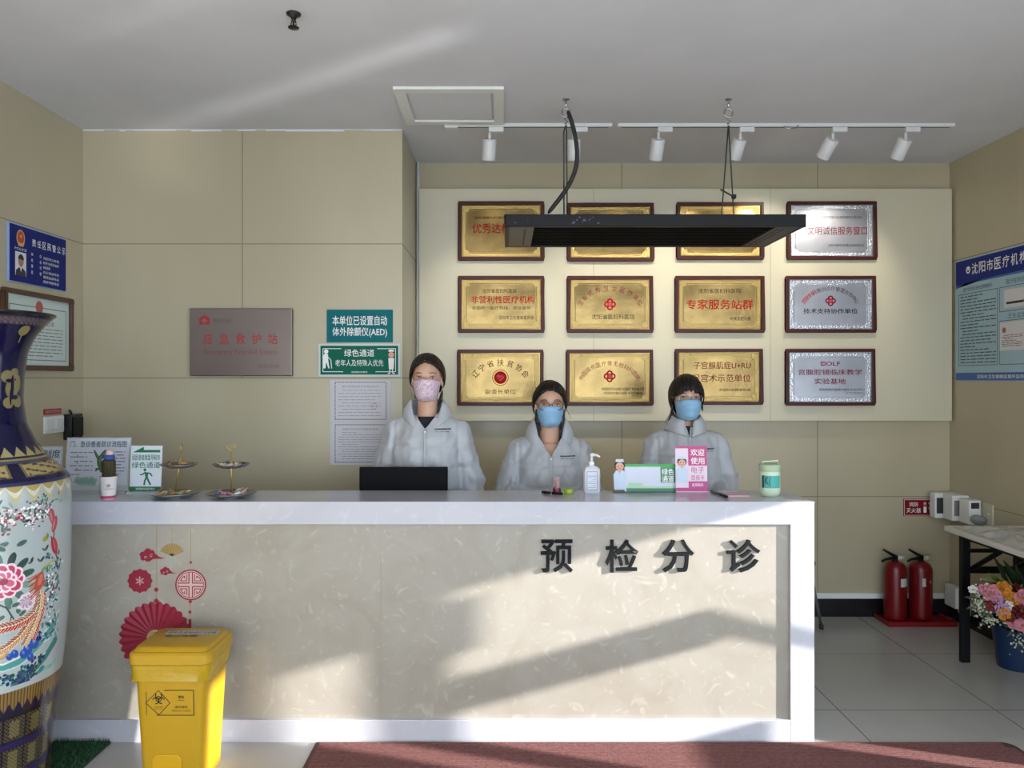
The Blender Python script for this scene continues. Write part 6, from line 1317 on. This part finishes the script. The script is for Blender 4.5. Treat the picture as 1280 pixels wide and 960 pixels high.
k.fdisc(f2, -0.004, yo+0.064, 0.0065, 0.0003, 0, 16); k.fpoly(f2, [(-0.006, yo+0.055), (0.012, yo+0.052), (0.010, yo+0.027), (0.000, yo+0.027)], 0.0003); k.fline(f2, [(-0.002, yo+0.053), (-0.013, yo+0.044), (-0.024, yo+0.043)], 0.006, 0.0004); k.fline(f2, [(0.009, yo+0.051), (0.022, yo+0.047), (0.028, yo+0.037)], 0.006, 0.0004); k.fline(f2, [(0.003, yo+0.030), (-0.003, yo+0.015), (-0.005, yo-0.002)], 0.008, 0.0004); k.fline(f2, [(0.007, yo+0.030), (0.014, yo+0.014), (0.022, yo-0.001)], 0.008, 0.0004)
k.build('lettering', m_sg, t); k = MB(); k.text(f2, '沈阳医妇科医院导诊', 0, 0.010, w=0.085, h=0.010, off=0.0006); k.build('footer_print', m_inkw, t)
# cactus ornament in a paper cup
cx, cy = PX(135.5, 3.27), 3.27; t = thing('cup_ornament', 'paper cup with small cactus figure standing in it, left end of the counter', 'ornament', (cx, cy, ZT))
MB().lathe([(0.026, 0.0), (0.027, 0.002), (0.036, 0.094), (0.0375, 0.096), (0.0355, 0.097), (0.034, 0.085), (0.0, 0.085)], (cx, cy, ZT), 32).build('paper_cup', M('white_paper_cup', 'DDD9DA', 0.5), t, smooth=True, autosmooth=50)
MB().lathe([(0.0280, 0.004), (0.0294, 0.016)], (cx, cy, ZT), 32, caps=False).build('pink_band', M('pink_print', 'C23A66', 0.5), t, smooth=True)
fc_ = Frame((cx+0.0155, cy-0.0300, ZT+0.06), (0.89, 0.457, 0), (0.045, -0.09, 1)); k = MB(); k.fannulus(fc_, 0, 0, 0.005, 0.007, 0.001, 0, 20); k.fannulus(fc_, 0, 0, 0.0015, 0.003, 0.001, 0, 12); k.text(fc_, '沈阳医妇科', 0.002, -0.014, w=0.034, h=0.005, off=0.0012); k.build('cup_print', M('plum_print', '5A2A3E', 0.5), t)
MB().lathe([(0.027, 0.08), (0.027, 0.160), (0.024, 0.166), (0.0, 0.167)], (cx+0.002, cy, ZT), 20).build('bark_pot', M('bark_brown', '4A3F2A', 0.8, var=0.5, scale=60, stretch=(3, 3, 0.5), bump=0.5, bscale=120), t, smooth=True)
k = MB(); k.ball((cx+0.003, cy, ZT+0.176), (0.024, 0.022, 0.015), 18, 12); k.build('blue_frill', M('blue_felt', '3A5296', 0.8, bump=0.4, bscale=120), t, smooth=True); k = MB(); k.ball((cx+0.004, cy, ZT+0.195), (0.015, 0.015, 0.015), 16, 12); k.build('pink_bud', M('pink_felt', 'D8B2AE', 0.8), t, smooth=True)
k = MB(); k.tube([(cx-0.022, cy-0.01, ZT+0.115), (cx-0.034, cy-0.008, ZT+0.150), (cx-0.036, cy-0.006, ZT+0.168), (cx-0.020, cy-0.004, ZT+0.192), (cx-0.010, cy-0.004, ZT+0.208)], [0.007, 0.009, 0.009, 0.007, 0.003], 10); k.tube([(cx-0.036, cy-0.006, ZT+0.168), (cx-0.050, cy-0.004, ZT+0.190), (cx-0.058, cy-0.002, ZT+0.207)], [0.007, 0.005, 0.003], 10); k.tube([(cx-0.030, cy-0.01, ZT+0.128), (cx-0.046, cy-0.01, ZT+0.128), (cx-0.048, cy-0.01, ZT+0.118)], [0.005, 0.005, 0.003], 8)
k.build('cactus_branch', M('cactus_green', '3A5A30', 0.6, var=0.4, scale=40), t, smooth=True)
# two-tier sweet trays
m_plate = M('steel_plate', '8E8E92', 0.25, metal=0.75); m_pole = M('brass_pole', 'B59E5E', 0.3, metal=0.8)
CM = [M('candy_'+n_, c, 0.3) for n_, c in (('brown', '7A4A2C'), ('gold', 'B98A4A'), ('cream', 'C9B79A'), ('red', 'A02A36'), ('pink', 'C07A86'), ('blue', '5A6288'), ('white', 'CFCBC8'), ('green', '9AA070'))]
def tray_stand(cx, cy, lab, lean, pal0, pal1, ring, seed):
    t = thing('tiered_tray', lab, 'tray', (cx, cy, ZT), 'two-tier sweet trays on the counter'); z1 = 1.128-ZT; r = random.Random(seed)
    pl = [(0.0, 0.004), (0.055, 0.004), (0.082, 0.009), (0.103, 0.019), (0.105, 0.0215), (0.102, 0.022), (0.080, 0.0125), (0.054, 0.0085), (0.0, 0.0085)]
    MB().lathe([(0.05, 0.0), (0.052, 0.004), (0.0, 0.0045)], (cx, cy, ZT), 40).build('foot_ring', m_plate, t, smooth=True)
    MB().lathe(pl, (cx, cy, ZT), 48, caps=False).build('lower_plate', m_plate, t, smooth=True); MB().lathe([(a*0.74, b) for a, b in pl], (cx+lean, cy, ZT+z1-0.004), 48, caps=False).build('upper_plate', m_plate, t, smooth=True)
    MB().tube([(cx, cy, ZT+0.006), (cx+lean, cy, ZT+z1), (cx+lean*1.6, cy, ZT+0.198)], [0.0042, 0.0042, 0.003], 10).build('pole', m_pole, t, smooth=True)
    k = MB()
    if ring:
        P = [(cx+lean*1.6+0.018*(math.sin(a)**3), cy, ZT+0.214+0.0012*(13*math.cos(a)-5*math.cos(2*a)-2*math.cos(3*a)-math.cos(4*a))) for a in [2*math.pi*i/28 for i in range(29)]]; k.tube(P, 0.0022, 8, caps=False)
    else: k.tube([(cx+lean*1.6, cy+0.016*math.sin(a), ZT+0.212+0.018*math.cos(a)) for a in [2*math.pi*i/24 for i in range(25)]], 0.0024, 8, caps=False)
    k.build('handle_ring', m_pole, t, smooth=True)
    side = 'left' if seed == 1 else 'right'
    for lvl, n_, rad, zz_, pal, xo in (('lower', 13, 0.070, ZT+0.0115, pal0, 0), ('upper', 9, 0.050, ZT+z1+0.0075, pal1, lean)):
        for i in range(n_):
            a = 2*math.pi*i/n_*1.0+r.uniform(-.2, .2); q_ = rad*(0.45+0.5*((i*0.618) % 1)); L = r.uniform(0.012, 0.017)
            x, y, z = cx+xo+q_*math.cos(a), cy+q_*math.sin(a), zz_+0.006+r.uniform(0, 0.010)*(1-q_/rad)+(0.004 if q_ > 0.05 else 0)
            c = thing('candy', 'wrapped sweet lying on the %s plate of the %s tiered tray' % (lvl, side), 'sweet', (x, y, z), 'sweets on the %s plate of the %s tray' % (lvl, side))
            rot = Matrix.Rotation(r.uniform(0, 6.28), 3, 'Z') @ Matrix.Rotation(r.uniform(-.4, .4), 3, 'Y'); k = MB(); k.ball((x, y, z), (L, 0.0075, 0.007), 10, 8, 0, rot)
            for s in (-1, 1):
                tip = [rot @ Vector(v)+Vector((x, y, z)) for v in ((s*L*0.85, 0, 0), (s*(L+0.009), -0.007, 0.002), (s*(L+0.009), 0.007, -0.002), (s*(L+0.008), 0, 0.004))]; k.add(tip, [(0, 1, 3), (0, 3, 2)])
            k.build('wrapper', CM[r.choice(pal)], c, smooth=True)
tray_stand(PX(216.5, 3.30), 3.315, 'two-tier steel tray of brown and gold sweets, next to the green arrow sign', 0.018, [0, 1, 1, 2, 7, 6], [0, 1, 0, 2, 5], False, 1)
tray_stand(PX(288, 3.30), 3.315, 'two-tier steel tray with heart handle and red and blue sweets, right of the other', -0.002, [3, 3, 4, 6, 5, 2], [5, 4, 6, 5, 2], True, 2)
# monitor
MY = 3.62; x0, x1, zt = PX(449, MY), PX(559.5, MY), PZ(584, MY); t = thing('monitor', 'black computer monitor seen from behind, in front of the standing woman', 'monitor', ((x0+x1)/2, MY, 0.73))
MB().box(x0, x1, MY, MY+0.022, zt-0.27, zt).build('back_shell', M('matt_black_plastic', '090A10', 0.6, spec=0.12), t, bevel=0.004); MB().box(x0+0.01, x1-0.01, MY+0.0205, MY+0.0245, zt-0.255, zt-0.012).build('screen', M('dark_glass', '0A0B0E', 0.2), t)
MB().box((x0+x1)/2-0.02, (x0+x1)/2+0.02, MY-0.012, MY+0.004, 0.74, zt-0.12).build('stand', m_blk, t, bevel=0.003); MB().box((x0+x1)/2-0.10, (x0+x1)/2+0.10, MY-0.06, MY+0.10, 0.731, 0.743).build('stand_base', m_blk, t, bevel=0.004)
# pens, stamp, green tape roll
def pen(lab, a, b, name='marker_pen', mat=None, cap=None):
    t = thing(name, lab, 'pen', ((a[0]+b[0])/2, (a[1]+b[1])/2, ZT)); a, b = Vector((*a, ZT+0.0062)), Vector((*b, ZT+0.0062)); m = a.lerp(b, 0.6)
    MB().tube([a, m], 0.006, 12).build('barrel', mat or m_stl, t, smooth=True); MB().tube([m, b.lerp(m, 0.1), b], [0.0062, 0.0062, 0.004], 12).build('cap', cap or m_blk, t, smooth=True)
pen('short black marker lying left of the red stamp', (PX(678, 3.42), 3.43), (PX(688, 3.41), 3.40)); pen('black marker lying in front of the red stamp', (PX(690, 3.40), 3.395), (PX(703.5, 3.38), 3.375))
x, y = PX(696, 3.44), 3.44; t = thing('red_stamp', 'small red stamp standing upright in front of the middle woman', 'stamp', (x, y, ZT)); m_rs = M('red_stamp_plastic', '9A2236', 0.35)
MB().lathe([(0.0, 0.0), (0.017, 0.0), (0.018, 0.004), (0.018, 0.020), (0.015, 0.024), (0.0, 0.024)], (x, y, ZT), 24).build('base', M('maroon_plastic', '6E1A2C', 0.4), t, smooth=True, autosmooth=40)
MB().lathe([(0.0115, 0.024), (0.012, 0.058), (0.009, 0.064), (0.0, 0.066)], (x, y, ZT), 24).build('grip', m_rs, t, smooth=True); MB().lathe([(0.0165, 0.022), (0.0155, 0.070)], (x, y, ZT), 24, caps=False).build('clear_sleeve', M('clear_sleeve', 'D9CFD2', 0.1, alpha=0.3), t, smooth=True)
x, y = PX(711, 3.42), 3.42; t = thing('tape_dispenser', 'small yellow-green tape roll dispenser beside the red stamp', 'tape', (x, y, ZT)); m_lime = M('lime_plastic', '94A83A', 0.35)
k = MB().lathe([(0.010, 0.003), (0.010, 0.0), (0.021, 0.0), (0.0225, 0.006), (0.021, 0.020), (0.016, 0.024), (0.010, 0.024), (0.010, 0.003)], (x, y, ZT), 32, caps=False); k.build('case', m_lime, t, smooth=True); MB().lathe([(0.0, 0.002), (0.0098, 0.002), (0.0098, 0.023), (0.0, 0.026)], (x, y, ZT), 24).build('hub', M('pale_lime', 'B9C47A', 0.4), t, smooth=True)
k = MB().box(x-0.032, x-0.019, y-0.007, y+0.007, ZT+0.001, ZT+0.014); k.build('cutter', m_lime, t, bevel=0.002)
# sanitiser pump bottle
x, y = PX(739.5, 3.455), 3.455; t = thing('sanitiser_bottle', 'white pump bottle of hand sanitiser with pink bordered label', 'bottle', (x, y, ZT)); m_bot = M('milky_bottle', 'CDD3DE', 0.3, alpha=0.92)
k = MB(); P = []
rloft(k, [(0.034, 0.020, 0.010, ZT+0.0, 0), (0.037, 0.022, 0.012, ZT+0.006, 0), (0.037, 0.022, 0.012, ZT+0.098, 0), (0.034, 0.020, 0.012, ZT+0.110, 0), (0.022, 0.015, 0.010, ZT+0.118, 0), (0.013, 0.0125, 0.010, ZT+0.121, 0)], x, y); k.build('bottle_body', m_bot, t, smooth=True, autosmooth=50)
MB().lathe([(0.013, 0.118), (0.013, 0.136), (0.008, 0.140), (0.006, 0.142), (0.0055, 0.165), (0.0, 0.166)], (x, y, ZT), 20).build('pump_collar', m_white, t, smooth=True)
k = MB(); k.tube([(x-0.006, y, ZT+0.170), (x+0.004, y, ZT+0.170), (x+0.024, y-0.006, ZT+0.168), (x+0.036, y-0.010, ZT+0.160)], [0.007, 0.0075, 0.0055, 0.004], 10); k.build('pump_head', m_white, t, smooth=True)
fb = Frame((x, y-0.0222, ZT+0.055)); k = MB(); k.frect(fb, -0.027, 0.027, -0.045, 0.045, 0.0003, 0); k.fring(fb, -0.024, 0.024, -0.042, 0.042, 0.0025, 0.0004, 0.0007, 1)
k.text(fb, '免洗手消毒', 0, 0.020, w=0.036, h=0.010, mi=2); fake_rows(k, fb, -0.017, 0.017, -0.034, 0.010, 5, 0.0022, 2, 3, 0.01); k.build('label', [M('bottle_label', 'C9D2DC', 0.4), M('label_pink', '9E4A72', 0.5), M('label_blue', '7A8CA8', 0.5)], t)
# green service stand (code squares stay blank)
Y = 3.46; s_ = Y/F; x0, x1 = PX(767, Y), PX(845.5, Y); t = thing('desk_card', 'green and white folded desk card with nurse figure, before the seated woman', 'card', ((x0+x1)/2, Y, ZT)); fr = Frame(((x0+x1)/2, Y, ZT), (1, 0, 0), Vector((0, 0.10, 1))); wz = lambda py: (615-py)*s_; ux = lambda px: (px-806.25)*s_
m_gb = M('fresh_green', '3E9E4A', 0.45); m_gd = M('deep_green', '3A7E62', 0.45); m_wp = M('pale_card', 'C9CFE0', 0.5); m_gl = M('light_green', 'A9CDA6', 0.5)
k = MB(); k.fbox(fr, ux(767), ux(845.5), 0.0, 0.004, -0.05, 0.012, 0); k.build('base', M('dark_green_base', '2E4A3E', 0.4), t)
k = MB(); k.fbox(fr, ux(781), ux(845.5), 0.003, wz(580), -0.003, 0.0, 0); k.build('card_panel', m_wp, t)
k = MB(); k.frect(fr, ux(781), ux(845.5), wz(583.3), wz(580), 0.0006, 0); k.frect(fr, ux(783), ux(845.5), wz(614), wz(610), 0.0006, 1); k.frect(fr, ux(783), ux(845.5), wz(610), wz(607.5), 0.0006, 2); k.frect(fr, ux(826), ux(844.5), wz(603), wz(584.5), 0.0007, 1); k.frect(fr, ux(826), ux(844.5), wz(584.5), wz(580.5), 0.0009, 0)
k.frect(fr, ux(785), ux(803.5), wz(607), wz(603.5), 0.0006, 2); k.build('colour_blocks', [m_gb, m_gd, m_gl], t)
k = MB(); k.text(fr, '绿色', ux(835.3), wz(589.5), w=15*s_, h=8*s_, off=0.0012, bold=0.01); k.text(fr, '通道', ux(835.3), wz(598.3), w=15*s_, h=8*s_, off=0.0012, bold=0.01); k.build_lines('lettering', m_inkw, t)
def nurse(k, fr, u, v, s, mats=(0, 1, 2, 3)):
    W_, SK, HR, PK = mats                                                   # plain cartoon attendant: coat, face, hair, mouth
    k.fpoly(fr, [(u-8*s, v-18*s), (u+8*s, v-18*s), (u+8.5*s, v+2*s), (u+5*s, v+8*s), (u-5*s, v+8*s), (u-8.5*s, v+2*s)], 0.001, W_, 0.002); k.fpoly(fr, [(u-2.5*s, v+8*s), (u+2.5*s, v+8*s), (u, v+3*s)], 0.0034, SK)
    k.fdisc(fr, u, v+15*s, 7.2*s, 0.001, HR, 24, 0.002); k.fdisc(fr, u, v+13.2*s, 5.6*s, 0.0034, SK, 20, ry=5.2*s); k.fpoly(fr, [(u-5.5*s, v+19*s), (u+5.5*s, v+19*s), (u+5*s, v+23*s), (u-5*s, v+23*s)], 0.0034, W_)
    for sg in (-1, 1): k.fdisc(fr, u+sg*2.3*s, v+13.5*s, 0.8*s, 0.0038, HR, 8)
    k.fline(fr, [(u-1.5*s, v+10.8*s), (u, v+10.2*s), (u+1.5*s, v+10.8*s)], 0.7*s, 0.0038, PK)
NM = [M('coat_print', 'BCCBE0', 0.5), m_fskin, m_hairp, M('mouth_print', 'B04A4A', 0.5)]
k = MB(); nurse(k, fr, ux(775), wz(595), s_*0.92); k.build('nurse_cutout', NM, t)
# pink welcome stand
Y = 3.44; s_ = Y/F; t = thing('welcome_card', 'magenta and white upright card reading 欢迎使用 on the counter', 'card', (PX(865, Y), Y, ZT)); fr = Frame((PX(865, Y), Y, ZT), (1, 0, 0), Vector((0, 0.08, 1))); wz = lambda py: (616-py)*s_; ux = lambda px: (px-865)*s_
m_mg = M('magenta_print', 'B83A7E', 0.45); m_pk = M('pale_pink_card', 'DCCBDA', 0.45)
MB().fbox(fr, ux(845), ux(885), 0, 0.005, -0.045, 0.010).build('base', M('pink_acrylic', 'C896B4', 0.2, alpha=0.8), t); MB().fbox(fr, ux(845), ux(884.5), 0.003, wz(557.5), -0.003, 0.0).build('card_panel', m_pk, t)
k = MB(); k.frect(fr, ux(845), ux(884.5), wz(560.5), wz(557.5), 0.0005, 0); k.frect(fr, ux(861), ux(884.5), wz(582), wz(557.5), 0.0007, 0); k.frect(fr, ux(861), ux(884.5), wz(611), wz(601.5), 0.0007, 0); k.frect(fr, ux(845), ux(884.5), wz(614), wz(609.5), 0.0005, 0); k.build('colour_blocks', m_mg, t)
k = MB(); k.text(fr, '欢迎', ux(872.7), wz(565.5), w=17*s_, h=8.5*s_, off=0.0012, bold=0.012); k.text(fr, '使用', ux(872.7), wz(576), w=17*s_, h=8.5*s_, off=0.0012, bold=0.012); k.text(fr, '医保服务', ux(872.5), wz(606), w=14*s_, h=4*s_, off=0.0012); k.build('white_lettering', m_inkw, t)
k = MB(); k.text(fr, '电子', ux(872.7), wz(587.5), w=16*s_, h=8*s_, off=0.0012); k.text(fr, '医保卡', ux(872.7), wz(597), w=16*s_, h=6.5*s_, off=0.0012); k.build('pink_lettering', m_mg, t)
k = MB(); nurse(k, fr, ux(853), wz(589), s_*0.80); k.build('nurse_print', NM, t)
# note pad, pen, jar
Y = 3.34; xp = PX(920, Y); t = thing('note_pad', 'pale pink note pad lying between the magenta card and the jar', 'note pad', (xp, 3.35, ZT)); k = MB(); k.box(xp-0.055, xp+0.055, 3.315, 3.385, ZT+0.0004, ZT+0.008); k.build('pages', M('pale_pink_pages', 'CDA9B4', 0.6), t, bevel=0.001); MB().box(xp-0.055, xp+0.055, 3.315, 3.322, ZT+0.0079, ZT+0.0088).build('glue_strip', M('rose_strip', 'B98A98', 0.5), t)
pen('grey pen leaning across the counter left of the note pad', (PX(889, 3.46), 3.455), (PX(908, 3.30), 3.285), 'ballpoint_pen', M('grey_pen_barrel', '55565C', 0.35), m_stl)
x, y = PX(962, 3.36), 3.36; t = thing('storage_jar', 'pale green lidded jar with teal label at the right end of the counter', 'jar', (x, y, ZT))
MB().lathe([(0.0, 0.0), (0.036, 0.0), (0.040, 0.004), (0.0445, 0.020), (0.0445, 0.100), (0.042, 0.112), (0.0, 0.112)], (x, y, ZT), 40).build('jar_body', M('pale_green_plastic', 'C6D6BE', 0.3, alpha=0.95), t, smooth=True, autosmooth=50)
MB().lathe([(0.044, 0.108), (0.0455, 0.112), (0.0455, 0.135), (0.042, 0.139), (0.0, 0.139)], (x, y, ZT), 40).build('lid', M('sage_lid', 'A9BCA0', 0.35), t, smooth=True, autosmooth=40)
k = MB(); k.tube([(x-0.030, y, ZT+0.138), (x-0.030, y, ZT+0.149), (x+0.036, y, ZT+0.153), (x+0.036, y, ZT+0.138)], 0.0035, 8); k.build('lid_handle', M('pale_handle', 'C9D6BE', 0.4), t, smooth=True)
def wrap(r, a0, a1, z0, z1, n=14): return [(x+r*math.sin(a), y-r*math.cos(a), ZT+z) for z in (z0, z1) for a in [a0+(a1-a0)*i/(n-1) for i in range(n)]], [(i, i+1, n+i+1, n+i) for i in range(n-1)]
vs, fs = wrap(0.0449, -1.1, 0.85, 0.038, 0.092); MB().add(vs, fs).build('label', M('teal_label', '3FA39A', 0.45), t, smooth=True)
k = MB(); gl = MB(); gl.text(Frame((0, 0, 0)), 'K(', -0.022, 0.065, w=0.024, h=0.044, bold=0.012); k.add([(x+0.0454*math.sin(v[0]/0.0449), y-0.0454*math.cos(v[0]/0.0449), ZT+v[2]) for v in gl.v], gl.f); k.build('label_print', M('dark_label_print', '1E3A3E', 0.5), t)
vs, fs = wrap(0.0450, -1.1, -0.86, 0.038, 0.092, 5); MB().add(vs, fs).build('label_edge', M('dark_label_print', '1E3A3E', 0.5), t, smooth=True)
